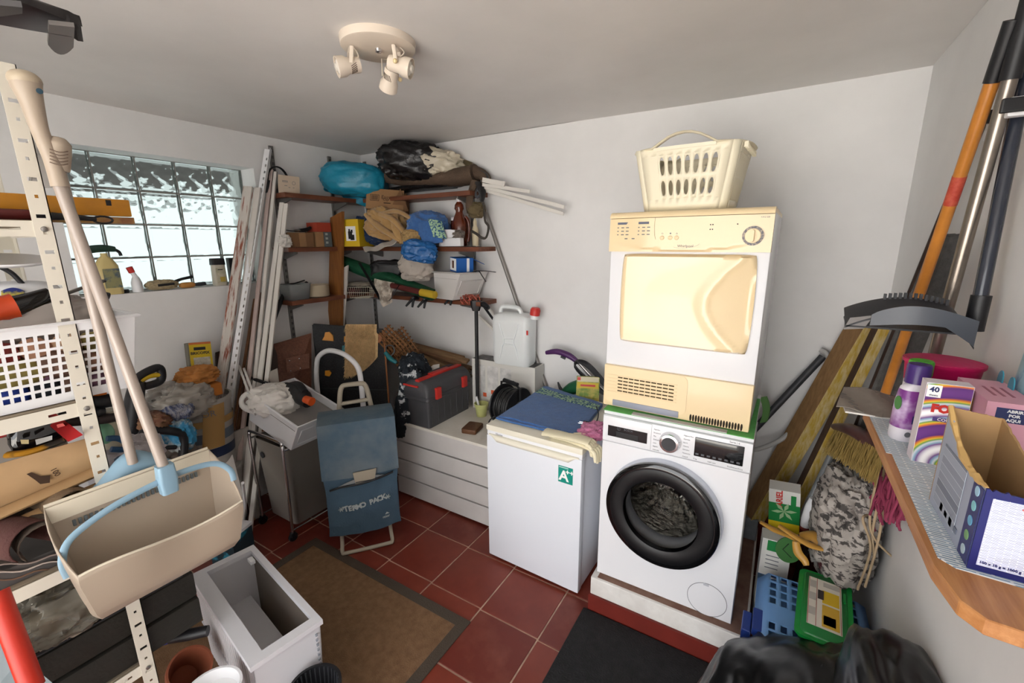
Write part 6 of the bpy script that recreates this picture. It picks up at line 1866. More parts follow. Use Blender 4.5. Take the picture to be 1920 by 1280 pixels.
for k in range(5):
    p = P(111, 284 + 6 * k, x=-1.509)
    tube([p + V((0, -.016, .003)), p + V((.003, 0, -.002)), p + V((0, .016, .003))], .0012, 5, b, n=3)
obj('grip_ribs', b, mat('rib_brown', '6f5c50', .6), br, kind='stuff', world=True)
def bh(u, v):
    y = .24 + .36 * u
    top = 1.10 + .075 * max(0, 1 - (abs(u - .52) / .26) ** 1.5)
    return V((-1.575 + .02 * sin(pi * v), y, 1.085 + (top - 1.085) * v))
obj('broom_head', sheet(bh, 24, 6, th=(-.03, 0, 0)), m_sky, br, 50, world=True)
b = B()
for k in range(60):
    y = .25 + .34 * k / 59
    for xx in (-1.585, -1.6):
        tube([(xx, y, 1.09), (xx + .004 * sin(k * 3), y + .003 * sin(k * 5), .98)], .0014, 4, b)
obj('bristles', b, mat('pale_bristle', 'b6b2a8', .8), br, kind='stuff', world=True)
# ================================================================ right wall: ledge shelf
ZL = 1.34
m_pine = wood('orange_pine', '9c6436', 'c08a58', .45, 1)
ls = thing('ledge_shelf', 'orange pine wall shelf on the right with blue checked liner', 'shelf', (.33, 1.0, ZL - .022))
obj('board', prism([(.222, 1.39), (.222, .74), (.232, .675), (.25, .652), (XR, .64), (XR, 1.39)], .022, T(0, 0, ZL - .022), bev=.0015), m_pine, ls, world=True)
m_lin = stripes('blue_checked_liner', 'dfe4e6', '5f7f96', 11., .45, axis=1, r=.6, rows=.06)
obj('checked_liner', prism([(.228, 1.36), (.227, 1.12), (.236, 1.12), (.23, .76), (.245, .745), (XR - .002, .735), (XR - .002, 1.385)], .0012, T(0, 0, ZL)), m_lin, ls, world=True)
for y in (.8, 1.25):
    obj('bracket', prism([(0, 0), (-.16, 0), (-.16, -.012), (-.012, -.12), (0, -.12)], .014, F((XR - .001, y, ZL - .0225), (1, 0, 0), (0, 0, 1))), m_upr, ls, world=True)
z0 = ZL + .0014
# open cardboard detergent box
cbx = thing('detergent_box', 'open torn detergent box with white text panel and blue edges on the ledge shelf', 'box', (.32, .85, z0))
bx0, bx1, by0, by1, bh = .257, .32, .752, .937, .165
m_wprint = stripes('white_small_print', 'e9eaf0', '7a84b0', 26., .35, axis=2, rows=.05)
m_gprint = stripes('grey_small_print', 'b9bfca', '6d7484', 26., .35, axis=0, rows=.05)
m_blue = mat('deep_blue_card', '1b2064', .4)
m_kraft = mat('kraft_inside', 'a4835a', .85, var=.05, vs=20)
# walls with torn upper edges
def tear(a, b_, h0, h1, out, n_=22, amp=.006, seed=1, curve=0.):
    a, b_ = V(a), V(b_)
    bm = B()
    lo, hi = [], []
    for k in range(n_ + 1):
        t = k / n_
        p = a.lerp(b_, t)
        h = h0 + (h1 - h0) * t + amp * nz((t * 9, seed, 0), 2) - curve * sin(pi * t)
        lo.append(p)
        hi.append(p + V((0, 0, h)))
    o_ = V(out) * .003
    rings(bm, [lo + hi[::-1], [p + o_ for p in lo + hi[::-1]]])
    return bm
obj('front_wall', tear((bx0, by0, z0), (bx1, by0, z0), .118, .112, (0, 1, 0), seed=2), m_blue, cbx, world=True)
obj('left_wall', tear((bx0, by0 + .0032, z0), (bx0, by1, z0), .118, .168, (1, 0, 0), seed=4, curve=.022), mat('silver_blue_card', '9aa2b4', .5), cbx, world=True)
obj('back_wall', tear((bx0, by1, z0), (bx1, by1, z0), .168, .16, (0, 1, 0), seed=6, amp=.002), m_kraft, cbx, world=True)
obj('right_wall', tear((bx1, by0 + .0032, z0), (bx1, by1, z0), .112, .16, (-1, 0, 0), seed=8, amp=.003), m_kraft, cbx, world=True)
obj('inner_lining', rings(B(), [[V((bx0 + .0032, by0 + .0032, z)), V((bx1 - .0032, by0 + .0032, z)), V((bx1 - .0032, by1 - .001, z)), V((bx0 + .0032, by1 - .001, z))] for z in (z0, z0 + .105)], cap=False), m_kraft, cbx, world=True)
obj('box_floor', bx((bx0 + .003, by0 + .003, z0), (bx1 - .003, by1, z0 + .002)), m_kraft, cbx, world=True)
tl_ = [V((bx0 + .0015, by0 + .004 + (by1 - by0) * k / 20, z0 + .118 + .05 * k / 20 - .022 * sin(pi * k / 20) + .004 * nz((k, 0, 0), .9))) for k in range(21)]
obj('torn_edge', tube(tl_, [.002, .005, .004, .006, .003, .005, .004], 5), mat('torn_kraft', 'c8a468', .9), cbx, world=True)
decal(.05, .098, FR(((bx0 + bx1) / 2 + .001, by0 - .0002, z0 + .058)), m_wprint, cbx, 'text_panel', world=True)
text('100 x 10 g = 1000 g  e', .0048, FR(((bx0 + bx1) / 2, by0 - .0012, z0 + .014)), m_blue, cbx, world=True, bold=.0001)
fw = FR(((bx0 + bx1) / 2 + .012, by0 - .0013, z0 + .1))
obj('warning_diamond', tube([fw @ V(q) for q in ((0, -.009, 0), (.009, 0, 0), (0, .009, 0), (-.009, 0, 0))], .0006, 4, closed=True), m_redp, cbx, world=True)
text('!', .010, fw, m_inkk, cbx, world=True, bold=.0006)
FL = lambda y, z: F((bx0 - .0006, y, z), (0, -1, 0), (0, 0, 1))
decal(.1, .1, FL(by0 + .115, z0 + .062), m_gprint, cbx, 'side_text', world=True)
decal(.034, .112, FL(by0 + .02, z0 + .058), m_blue, cbx, 'blue_band', world=True)
for k, c in enumerate(('a9bcc8', '6f9a6a', '5fa0c4', '7fc0c8', '9fc4dc')):
    obj('round_icon', lathe([(.007, 0), (.007, .0006), (.001, .0006)], 16, FL(by0 + .02, z0 + .016 + .022 * k) @ T(0, 0, .0006)), mat('icon_%d' % k, c, .5), cbx, world=True)
for k in range(4):
    decal(.012, .008 + .004 * (k % 2), FL(by0 + .06 + .022 * k, z0 + .02), mat('slate_ink', '6a7286', .6), cbx, 'printed_block', world=True)
# colour-catcher sheets box: colourful printed front
fx = thing('colour_sheets_box', 'purple and rainbow printed sheets box on the ledge shelf', 'box', (.315, 1.115, z0), 0)
fx0, fx1, fy0, fy1, fh = .262, .328, 1.1, 1.135, .165
obj('box_body', bx((fx0, fy0, z0), (fx1, fy1, z0 + fh)), mat('pale_lilac_card', 'd8cfd6', .5), fx, world=True)
m_rain = bpy.data.materials.new('rainbow_print')
m_rain.use_nodes = True
n, l = m_rain.node_tree.nodes, m_rain.node_tree.links
tc = n.new('ShaderNodeTexCoord')
mp = n.new('ShaderNodeMapping')
mp.inputs['Location'].default_value = (-.33, 0, .10)
mp.inputs['Scale'].default_value = (1, 1, 1)
l.new(tc.outputs['Object'], mp.inputs[0])
wv = n.new('ShaderNodeTexWave')
wv.wave_type = 'RINGS'
wv.rings_direction = 'Y'
wv.inputs['Scale'].default_value = 4.2
wv.inputs['Distortion'].default_value = 1.5
wv.inputs['Detail'].default_value = .5
l.new(tc.outputs['Object'], wv.inputs['Vector'])
cr = n.new('ShaderNodeValToRGB')
els = cr.color_ramp.elements
for pos, c in ((0, '6a3a86'), (.16, 'b04030'), (.28, 'd8762a'), (.4, 'dcc040'), (.5, '5a9a44'), (.62, 'd9dde2'), (.74, '8fb6cc'), (.86, '7a4a90'), (1, '5a2c78')):
    e = els[0] if pos == 0 else els[1] if pos == 1 else els.new(pos)
    e.color = (*lin(c), 1)
l.new(wv.outputs['Fac'], cr.inputs[0])
l.new(cr.outputs[0], n['Principled BSDF'].inputs['Base Color'])
n['Principled BSDF'].inputs['Roughness'].default_value = .35
fp = decal(fx1 - fx0 - .002, fh - .002, FR(((fx0 + fx1) / 2, fy0 - .0001, z0 + fh / 2)), m_rain, fx, 'printed_front', world=True)
text('FOI', .021, FR((.291, fy0 - .0016, z0 + .115)), m_redp, fx, world=True, bold=.0014)
decal(.046, .008, FR((.303, fy0 - .001, z0 + .094)), mat('violet_band', '4a3a78', .5), fx, 'name_band', world=True)
text('COLOUR', .008, FR((.303, fy0 - .002, z0 + .094)), m_inkw, fx, world=True)
decal(.021, .024, FR((.274, fy0 - .001, z0 + .149)), m_inkw, fx, 'count_badge', world=True)
text('40', .014, FR((.274, fy0 - .002, z0 + .152)), mat('navy_ink', '1f2a5c', .5), fx, world=True, bold=.0004)
text('sheets', .005, FR((.274, fy0 - .002, z0 + .141)), MATS['navy_ink'], fx, world=True)
# disinfectant bottles
bo = thing('purple_cap_bottle', 'white and violet cleaner bottle with dark purple cap on the ledge shelf', 'bottle', (.275, 1.225, z0), 20)
m_lil = mat('violet_label', '7a3a86', .35, c2='c9b4d4', vs=12, th=(.42, .6))
obj('bottle_body', tub([(.058, .042, 0, .018), (.062, .046, .006, .02), (.06, .044, .085, .02), (.052, .036, .118, .016), (.03, .03, .13, .014)]), mat('bottle_white', 'd8d4dc', .35), bo, 50)
obj('label_wrap', tub([(.0625, .0465, .03, .02), (.0608, .0448, .085, .02), (.0536, .0378, .115, .016)], cap=False), m_lil, bo, 50)
obj('cap', lathe([(.021, .13), (.021, .168), (.019, .172), (.001, .173)], 24), mat('purple_cap', '3d2468', .35), bo, 40)
obj('green_badge', lathe([(.011, 0), (.011, .0008), (.001, .0008)], 20, F((-.0305, -.006, .085), (0, -1, 0), (0, 0, 1)), sy=1.4), mat('badge_green', '3a7a3a', .4), bo)
decal(.026, .018, FR((.004, -.0236, .052)), mat('navy_ink', '1f2a5c', .5), bo, 'navy_panel')
decal(.016, .05, FR((.022, -.0238, .06)), mat('label_grey', 'c6c8cc', .5), bo, 'side_label')
obj('round_seal', lathe([(.006, 0), (.006, .0008), (.001, .0008)], 14, FR((-.012, -.0236, .018))), m_ink, bo)
gcb = thing('green_cap_bottle', 'white bottle with bright green cap behind the purple capped bottle', 'bottle', (.29, 1.285, z0))
obj('bottle_body', tub([(.05, .04, 0, .018), (.05, .04, .12, .018), (.03, .03, .135, .014)]), mat('bottle_white', 'd8d4dc', .35), gcb, 50)
obj('cap', lathe([(.022, .135), (.022, .165), (.02, .168), (.001, .168)], 24), mat('lime_cap', '4fb02c', .35), gcb, 40)
pk_ = thing('pink_tub', 'bright pink plastic tub behind the sheets box on the ledge shelf', 'tub', (.35, 1.385, z0))
m_mag = mat('magenta_plastic', 'c4165a', .4)
obj('tub_wall', lathe([(.055, 0), (.068, .14), (.073, .145), (.073, .152), (.066, .152), (.052, .006), (.001, .006)], 36), m_mag, pk_, 50)
obj('lid', lathe([(.069, .148), (.069, .153), (.001, .157)], 36), mat('magenta_lid', 'cc1f66', .55, bump=.3, bs=60), pk_, 50)
jr2 = thing('clear_lid_jar', 'blue jar with ribbed clear lid next to the pink tub', 'jar', (.40, 1.275, z0))
obj('jar', lathe([(.026, 0), (.028, .09), (.024, .1)], 24), mat('blue_jar', '3a4c86', .3), jr2, 50)
lidj = obj('lid', lathe([(.030, .098), (.030, .128), (.026, .131), (.001, .131)], 28), clear('lid_clear', 'd8d4d0', .55, .25, .95), jr2, 40)
b = B()
for k in range(22):
    a = 2 * pi * k / 22
    box(b, (.0302 * cos(a), .0302 * sin(a), .113), (.002, .002, .026))
obj('lid_ribs', b, mat('rib_pale', 'cfcac6', .4), lidj, kind='stuff')
# pink carton "abrir por aqui"
pb = thing('pink_carton', 'pink carton with striped end and navy opening panel behind the torn box', 'box', (.37, 1.13, z0))
m_pk = mat('pink_card', 'd29aac', .5)
obj('carton_body', bx((.334, 1.055, z0), (.40, 1.216, z0 + .155)), m_pk, pb, world=True)
decal(.046, .026, FR((.37, 1.0548, z0 + .133)), mat('navy_ink', '1f2a5c', .5), pb, 'navy_panel', world=True)
for k, s in enumerate(('ABRIR', 'POR', 'AQUI')):
    text(s, .0072, FR((.37, 1.0538, z0 + .141 - .008 * k)), m_inkw, pb, world=True, bold=.0002)
for k, c in enumerate(('a89a98', '9a3a34', '466a4c', 'b08a34')):
    decal(.02, .12, F((.3338, 1.196 - .024 * k, z0 + .08), (0, -1, 0), (0, 0, 1)), mat('stripe_%d' % k, c, .5), pb, 'end_stripe', world=True)
for k in range(3):
    decal(.004, .06, F((.356 + .012 * k, 1.13, z0 + .1551), (1, 0, 0), (0, 1, 0)), mat('rose_ink', 'a0606e', .6), pb, 'top_print', world=True)
wp_ = thing('wipes_packet', 'pale blue wipes packet standing against the right wall', 'packet', (.412, 1.2, z0))
m_wip = mat('wipes_print', '9cc0cc', .3, c2='3f8ab4', vs=14, th=(.5, .62))
def wpk(u, v):
    y = 1.245 - .165 * u
    z = z0 + .06 + .17 * v + (.02 if .1 < u < .9 else 0) * v
    return V((.418 - .02 * sin(pi * u) * sin(pi * min(1, v * 1.1)) + .01 * v, y, z))
obj('packet', sheet(wpk, 12, 12, th=(.012, 0, 0)), m_wip, wp_, 60, world=True)
obj('packet_base', bx((.40, 1.08, z0), (.43, 1.25, z0 + .065), bev=.008), m_wip, wp_, 40, world=True)
text('2', .03, F((.396, 1.225, z0 + .085), (0, -1, 0), (0, 0, 1)), MATS['navy_ink'], wp_, world=True, bold=.001)
for k in range(2):
    obj('water_drop', lathe([(.001, 0), (.012, .0), (.012, .002), (.001, .002)], 14, F((.3955, 1.215 - .05 * k, z0 + .16), (0, -1, 0), (0, 0, 1)), sy=1.5), mat('drop_teal', '3f93a8', .3), wp_, 50, world=True)
# clear sleeve with a card at the far end
m_sleeve = clear('clear_sleeve', 'c9c1b8', .2, .15, .95, bump=.5, bs=25)
cs_ = thing('clear_sleeve', 'crumpled clear plastic sleeve with card at the far end of the ledge shelf', 'sleeve', (.25, 1.42, z0))
def slv(u, v):
    return V((.16 + .13 * u + .02 * v, 1.36 + .09 * v - .03 * u, z0 + .006 + .035 * v + .004 * sin(u * 8 + v * 5)))
obj('sleeve', sheet(slv, 10, 8, th=(0, 0, .002)), m_sleeve, cs_, 60, world=True)
obj('card', bx((.178, 1.342, z0), (.30, 1.385, z0 + .004)), m_carton, cs_, world=True)

# ================================================================ clip rail and long handled tools on the right wall
cr_ = thing('clip_rail', 'white clip rail with black grips holding poles on the right wall', 'clip rail', (XR, 1.5, 2.04))
obj('rail', bx((XR - .012, 1.2, 2.03), (XR, 1.75, 2.055), bev=.002), m_whitep, cr_, world=True)
for y in (1.24, 1.40, 1.50):
    cl_ = obj('clip', bx((XR - .07, y - .012, 2.022), (XR - .01, y + .012, 2.06), bev=.004), m_whitep, cr_, world=True)
    obj('grip', bx((XR - .085, y - .026, 2.028), (XR - .045, y - .014, 2.056), bev=.003), m_black, cr_, world=True)
    obj('grip', bx((XR - .085, y + .014, 2.028), (XR - .045, y + .026, 2.056), bev=.003), m_black, cr_, world=True)
# orange broom
m_or = mat('orange_varnish', 'b8762e', .3, var=.12, vs=20, coat=.4)
ob = thing('straw_broom', 'straw broom with orange wooden handle and red sticker hanging by the ledge shelf', 'broom', P(1600, 880, x=.31))
h0, h1 = P(1633, 815, x=.33), P(1889, 70, x=.345)
hd = (h1 - h0).normalized()
obj('handle', tube([h0, h1], .0135, 14), m_or, ob, 50, world=True)
a_, b__ = P(1805, 300, x=.342), P(1822, 245, x=.342)
st0 = h0.lerp(h1, .70)
obj('red_sticker', tube([st0, st0 + hd * .07], .0141, 14), mat('red_sticker', 'a02a20', .5, c2='c05a44', vs=60), ob, 50, world=True)
obj('black_tip', tube([h0.lerp(h1, .93), h1 + hd * .03], .0155, 12), m_black, ob, 50, world=True)
bw = V((.55, .75, -.28)).normalized()
hc = P(1612, 828, x=.31)
obj('broom_block', tube([P(1568, 800, x=.265), P(1595, 805, x=.28), P(1625, 822, x=.31), P(1655, 852, x=.345)], [.02, .03, .03, .018], 12, n=5, flat=(1, .7)), mat('maroon_block', '4a2c2a', .4), ob, 60, world=True)
obj('socket', tube([h0 + hd * .05, h0 - hd * .02], [.018, .022], 12), mat('maroon_block', '4a2c2a', .4), ob, 50, world=True)
m_straw = mat('straw_bristle', '9a8248', .9, var=.25, vs=30)
b = B()
rnd = random.Random(9)
for k in range(900):
    u = rnd.random()
    px_ = 1566 + 90 * u + rnd.uniform(-3, 3)
    py_ = 806 + 44 * u ** 1.4
    d0 = .27 + .075 * u + rnd.uniform(-.018, .018)
    p0 = P(px_, py_, x=d0)
    L_ = rnd.uniform(.085, .115)
    dd = V((-.10 - .1 * (1 - u) + rnd.uniform(-.1, .1), -.05 + rnd.uniform(-.25, .15), -1)).normalized()
    p2 = p0 + dd * L_
    pm = p0.lerp(p2, .5) + V((rnd.uniform(-.006, .006), rnd.uniform(-.006, .006), 0))
    tube([p0, pm, p2], .0011, 3, b)
obj('straw', b, m_straw, ob, world=True, kind='stuff')
# chrome pole, dark pole, dark blue dustpan pole
cp_ = thing('chrome_pole', 'long steel pole with black grip hanging in the wall clips', 'pole', P(1745, 655, x=.36))
c0, c1 = P(1745, 690, x=.36), P(1893, 150, x=.362)
cd = (c1 - c0).normalized()
obj('shaft', tube([c0, c1], .0135, 14), mat('worn_steel', '8c837a', .3, m=.85, var=.2, vs=12), cp_, 50, world=True)
obj('black_grip', tube([c1, c1 + cd * .3], .0175, 14), m_black, cp_, 50, world=True)
dk = thing('brown_pole', 'dark brown metal pole leaning behind the orange broom handle', 'pole', P(1560, 900, y=2.2))
obj('shaft', tube([P(1480, 1110, y=2.28), P(1838, 235, x=.408)], .012, 12), mat('dark_bronze', '453630', .35, m=.6, var=.3, vs=14), dk, 50, world=True)
dpn = thing('long_dustpan', 'black dustpan on a dark blue pole hanging in the wall clips', 'dustpan', P(1830, 590, x=.38))
d0, d1 = V((.388, 1.385, 1.60)), P(1912, 190, x=.395)
obj('pole', tube([d0, d0.lerp(d1, 1.25)], .0135, 14), mat('navy_tube', '262b36', .25, coat=.4), dpn, 50, world=True)
obj('pole_socket', tube([d0 + V((0, 0, .05)), d0 + V((0, 0, -.03))], .018, 12), m_black, dpn, 50, world=True)
m_pan2 = mat('dark_dustpan', '2c2d31', .45)
# pan seen end on: arched hood, 0.25 m wide along x
def hood(u, v):
    x = .148 + .235 * u
    arch = sin(pi * (.06 + .86 * u)) ** .8
    z = 1.59 + .046 * arch - (.03 if u > .85 else 0) * (u - .85) / .15
    y = 1.41 - .07 * v
    return V((x, y, z - .028 * v * (1 - .25 * arch) - .012 * v * v))
obj('hood', sheet(hood, 30, 10, th=(0, 0, -.004)), m_pan2, dpn, 60, world=True)
def lip(u, v):
    x = .15 + .225 * u
    return V((x, 1.41 - .07 * v, 1.580 - .012 * v - .006 * sin(pi * u) * (1 - v)))
obj('floor_plate', sheet(lip, 16, 6, th=(0, 0, -.004)), mat('dustpan_floor', '1c1c20', .5), dpn, 50, world=True)
def lf(u, v):
    x = .195 + .185 * u
    top = 1.598 + .028 * sin(pi * u ** .8)
    bot = 1.572 + .012 * sin(pi * u) - .03 * max(0, u - .7) / .3
    return V((x, 1.337 - .02 * sin(pi * u), bot + (top - bot) * v))
obj('front_flap', sheet(lf, 20, 6, th=(0, -.004, 0)), mat('slate_dustpan', '4a4e56', .4), dpn, 60, world=True)
obj('side_flap', prism([(0, 0), (.04, .006), (.055, .04), (.01, .03)], .004, FR((.146, 1.345, 1.556))), mat('pale_dustpan', '6a6664', .4), dpn, world=True)
for k in range(13):
    x = .225 + .0095 * k
    obj('comb_tooth', box(B(), (x, 1.405, 1.59 + .046 * sin(pi * (.06 + .86 * (x - .148) / .235)) ** .8 + .004), (.005, .01, .014)), m_pan2, dpn, world=True)

# ================================================================ boards leaning in the right corner
m_ybrd = wood('brown_lumber', '6f5232', '8c6c46', .7, 2)
m_yedge = mat('yellow_paint_edge', 'c4a240', .7, c2='d6c494', vs=14, stretch=(4, 4, 1), th=(.4, .65))
def lumber(name, f, t, wy, th, label, face, edge):
    """board leaning in the corner: broad face turned to the left, narrow painted edge turned to the right"""
    f, t = V(f), V(t)
    d = (t - f).normalized()
    w_ = V((-.62, .78, 0))
    w_ = (w_ - d * w_.dot(d)).normalized() * wy
    e_ = d.cross(w_).normalized()
    e_ = (e_ if e_.x > 0 else -e_) * th
    o = thing(name, label, 'board', f, group='boards leaning in the right corner')
    q = [f, t, t + w_, f + w_]
    obj('board', rings(B(), [q, [p + e_ for p in q]]), face, o, world=True)
    q2 = [f, f + e_, t + e_, t]
    s_ = -w_.normalized()
    obj('painted_edge', rings(B(), [[p + s_ * .002 for p in q2], [p + s_ * .0001 for p in q2]]), edge, o, world=True)
lumber('yellow_edge_board', P(1408, 975, y=2.44), P(1622, 610, y=2.44), .09, .08, 'broad brown board with yellow edge, leftmost in the right corner', m_ybrd, m_yedge)
lumber('yellow_edge_board', P(1455, 1010, y=2.36), P(1652, 605, y=2.36), .03, .055, 'second brown board with yellow edge beside the dark pole', wood('shaded_lumber', '2e2018', '47321f', .7, 2), m_yedge)  # broad face coloured darker to carry the shade between the boards
m_felt = mat('grey_slab', '4d4c4b', .9, c2='5e5d5b', vs=40, bump=.4, bs=120)
for k, (a, b_, w_, lab) in enumerate((((1530, 1020), (1775, 440), .055, 'grey felt covered slat leaning right of the orange handle'), ((1565, 1020), (1797, 440), .05, 'second grey felt covered slat nearest the right wall'))):
    lean('felt_strip', P(*a, y=2.22 - .1 * k), P(*b_, x=.395 - .004 * k), w_, .016, m_felt, lab, 'slat', 'grey slats in the right corner', up=(.9, .45, 0))
gt = thing('grey_tube', 'grey tube with white elbow end standing among the boards', 'tube', P(1505, 980, y=2.2))
obj('tube', tube([P(1520, 935, y=2.2), P(1560, 850, y=2.25)], .014, 12), mat('grey_pvc', '6f7274', .4), gt, 50, world=True)
obj('white_elbow', tube([P(1527, 935, y=2.18), P(1520, 950, y=2.18), P(1512, 975, y=2.17), P(1508, 988, y=2.17)], [.018, .022, .022, .016], 12, n=4), m_whitep, gt, 60, world=True)
obj('red_band', tube([P(1509, 986, y=2.17), P(1507, 991, y=2.17)], .018, 12), mat('dull_red', '7a2c26', .5), gt, world=True)
one('concrete_block', bx((-.04, 2.44, PH + .0016), (.04, 2.58, .31), bev=.006), mat('blue_grey_block', '7a7e82', .9, var=.2, vs=14), 'blue-grey block wedged behind the washing machine on the plinth', 'block')
vh = thing('vacuum_pipe', 'dark grey vacuum pipe leaning on the back wall behind the dryer', 'pipe', P(1432, 790, y=2.5))
obj('pipe', tube([P(1405, 815, y=2.47), P(1543, 668, y=2.56)], .017, 12), m_dkgrey, vh, 50, world=True)
dh = thing('drain_hose', 'light grey drain hose looped behind the dryer', 'hose', P(1420, 840, y=2.5))
obj('hose', tube([P(1538, 655, y=2.57), P(1552, 668, y=2.56), P(1540, 710, y=2.55), P(1505, 775, y=2.53), P(1470, 820, y=2.5), P(1420, 842, y=2.46), P(1395, 840, y=2.42)], .012, 12, n=6), mat('light_grey_hose', 'a9a8a6', .5), dh, 60, world=True)
one('green_leaf_strip', sheet(lambda u, v: P(1424 + 14 * u + 6 * sin(pi * v), 745 + 48 * v, y=2.35) + V((0, .02 * u, 0)), 4, 8, th=(0, .003, 0)), mat('leaf_green', '5f8a50', .6), 'strip of green mat hanging down behind the dryer', 'strip', smooth=60)

# ================================================================ things on the floor at the right
m_azure = mat('azure_plastic', '6c9ad2', .42)
ba = thing('blue_basket', 'light blue lidded plastic basket with slotted top on the floor by the plinth', 'basket', (.235, 1.68, 0))
ax0, ax1, ay0, ay1, az = .055, .42, 1.40, 1.93, .42
obj('basket_body', tub([(ax1 - ax0 - .05, ay1 - ay0 - .05, 0, .03), (ax1 - ax0 - .01, ay1 - ay0 - .01, az - .05, .05)], T((ax0 + ax1) / 2, (ay0 + ay1) / 2, .001)), m_azure, ba, 50, world=True)
def lidf(u, v):
    e = min(u, 1 - u, v, 1 - v)
    r = min(1, e / .07)
    return V((ax0 + (ax1 - ax0) * u, ay0 + (ay1 - ay0) * v, az - .045 + .045 * sqrt(max(0, 1 - (1 - r) ** 2))))
def lhole(i, j):
    if 1 <= i <= 8 and (1 <= j <= 4 or 7 <= j <= 10):
        return (.27, .38)
    return None
b = perf(lidf, 10, 12, lhole, shape='sq')
ldo = solid(obj('lid', b, m_azure, ba, 60, world=True), .003)
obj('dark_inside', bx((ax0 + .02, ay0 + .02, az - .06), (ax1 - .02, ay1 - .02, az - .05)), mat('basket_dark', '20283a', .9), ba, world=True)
obj('clip', prism([(-.05, 0), (.05, 0), (.05, -.012), (.06, -.06), (-.06, -.06), (-.05, -.012)], .03, F((ax0 - .008, 1.62, az - .035), (0, -1, 0), (0, 0, 1)), bev=.003), mat('navy_clip', '1f3a86', .4), ba, world=True)
obj('clip_top', bx((ax0 - .006, 1.565, az - .04), (ax0 + .035, 1.675, az - .012), bev=.004), MATS['navy_clip'], ba, world=True)
gx = thing('green_box', 'green plastic box with illustrated white label lying on the blue basket', 'box', rot=T(.262, 1.70, az + .0015) @ RZ(-4))
m_grn = mat('bright_green_plastic', '128a3a', .35)
obj('tray', tub([(.13, .33, 0, .02), (.145, .345, .055, .025), (.165, .365, .062, .028), (.165, .365, .072, .028)]), m_grn, gx, 50)
lidg = obj('lid_panel', tub([(.135, .335, .072, .02), (.13, .33, .076, .02)]), mat('green_lid', '1c7a3a', .35), gx, 50)
decal(.1, .26, F((0, .01, .0765), (1, 0, 0), (0, 1, 0)), mat('label_cream', 'd9d4c8', .6), lidg, 'paper_label')
for k, (x, y, w_, h_, c) in enumerate(((.018, .045, .05, .07, 'd8b428'), (.018, -.055, .05, .11, 'd0a83a'), (-.012, .05, .018, .05, '3a3230'), (.012, -.03, .035, .03, '2a2624'), (.015, -.075, .035, .045, 'c9c4bc'), (-.036, .1, .02, .04, 'b4b0a8'), (-.036, .03, .02, .04, 'b4b0a8'), (-.036, -.05, .02, .04, 'b4b0a8'), (.02, .115, .05, .025, 'b4b0a8'))):
    decal(w_, h_, F((x, y, .0772 + .0004 * (k % 3)), (1, 0, 0), (0, 1, 0)), mat('label_ink_%d' % (k if k < 5 else 5), c, .6), lidg, 'printed_picture')
for x in (-.048, -.024, .047):
    decal(.0015, .26, F((x, .01, .0774), (1, 0, 0), (0, 1, 0)), mat('label_red', 'a03a30', .6), lidg, 'printed_rule', t=.0004)
obj('lid_catch', bx((.055, .05, .07), (.062, .1, .082)), m_grn, gx)
# detergent cartons
m_agr = mat('leaf_green_print', '1c7a3c', .5)
def ariel(name, label, m, lying):
    t = thing(name, label, 'box', rot=m)
    obj('carton', bx((-.06, -.035, 0), (.06, .035, .27)), m_carton, t)
    decal(.12, .1, FR((0, -.0352, .15)), m_agr, t, 'green_print')
    for k in range(6):
        obj('printed_leaf', prism([(0, 0), (.026, .008), (.05, 0), (.026, -.008)], .0006, FR((0, -.0362, .16)) @ RZ(60 * k + 10)), mat('pale_leaf', '9ab88c', .5), t)
    decal(.12, .05, FR((0, -.0352, .075)), mat('sun_yellow', 'd8b81c', .5), t, 'yellow_band')
    text('ARIEL', .034, F((-.018, -.0358, .225), (0, 0, 1), (-1, 0, 0)), m_redp, t, bold=.001)
    decal(.02, .05, FR((.035, -.0352, .225)), m_agr, t, 'green_tab')
    for k in range(3):
        decal(.09, .003, FR((-.005, -.0352, .04 - .012 * k)), m_ink, t, 'printed_line')
    return t
ap = P(1470, 1000, y=2.2)
ariel('detergent_carton', 'green and yellow laundry detergent carton leaning behind the yellow scrapers', T(.142, 2.2, az + .0) @ RX(8) @ RY(-5) , True)
a2 = thing('detergent_carton', 'white and green detergent carton standing lower behind the blue basket', 'box', (.115, 2.05, 0), 4)
obj('carton', bx((-.06, -.04, 0), (.05, .04, .50)), m_carton, a2)
decal(.08, .05, FR((.0, -.0402, .47)), m_agr, a2, 'green_print')
for k in range(4):
    decal(.05, .004, FR((-.015, -.0402, .42 - .02 * k)), m_ink, a2, 'printed_line')
gd = thing('green_disc', 'round dark green disc with arrow mark beside the detergent cartons', 'disc', P(1478, 1040, y=2.0))
gf = F(P(1478, 1030, y=1.985), (1, .2, 0), (0, .15, 1))
obj('disc', lathe([(.048, 0), (.048, .006), (.001, .007)], 28, gf, sy=1.15), mat('moss_green', '3a6a34', .5), gd, 40, world=True)
obj('arrow_mark', tube([gf @ V((-.002, .03, .008)), gf @ V((-.022, .0, .008)), gf @ V((.012, -.03, .008))], .0015, 4), m_inkk, gd, world=True)
m_sky2 = mat('amber_brush_plastic', 'b98a3c', .4)
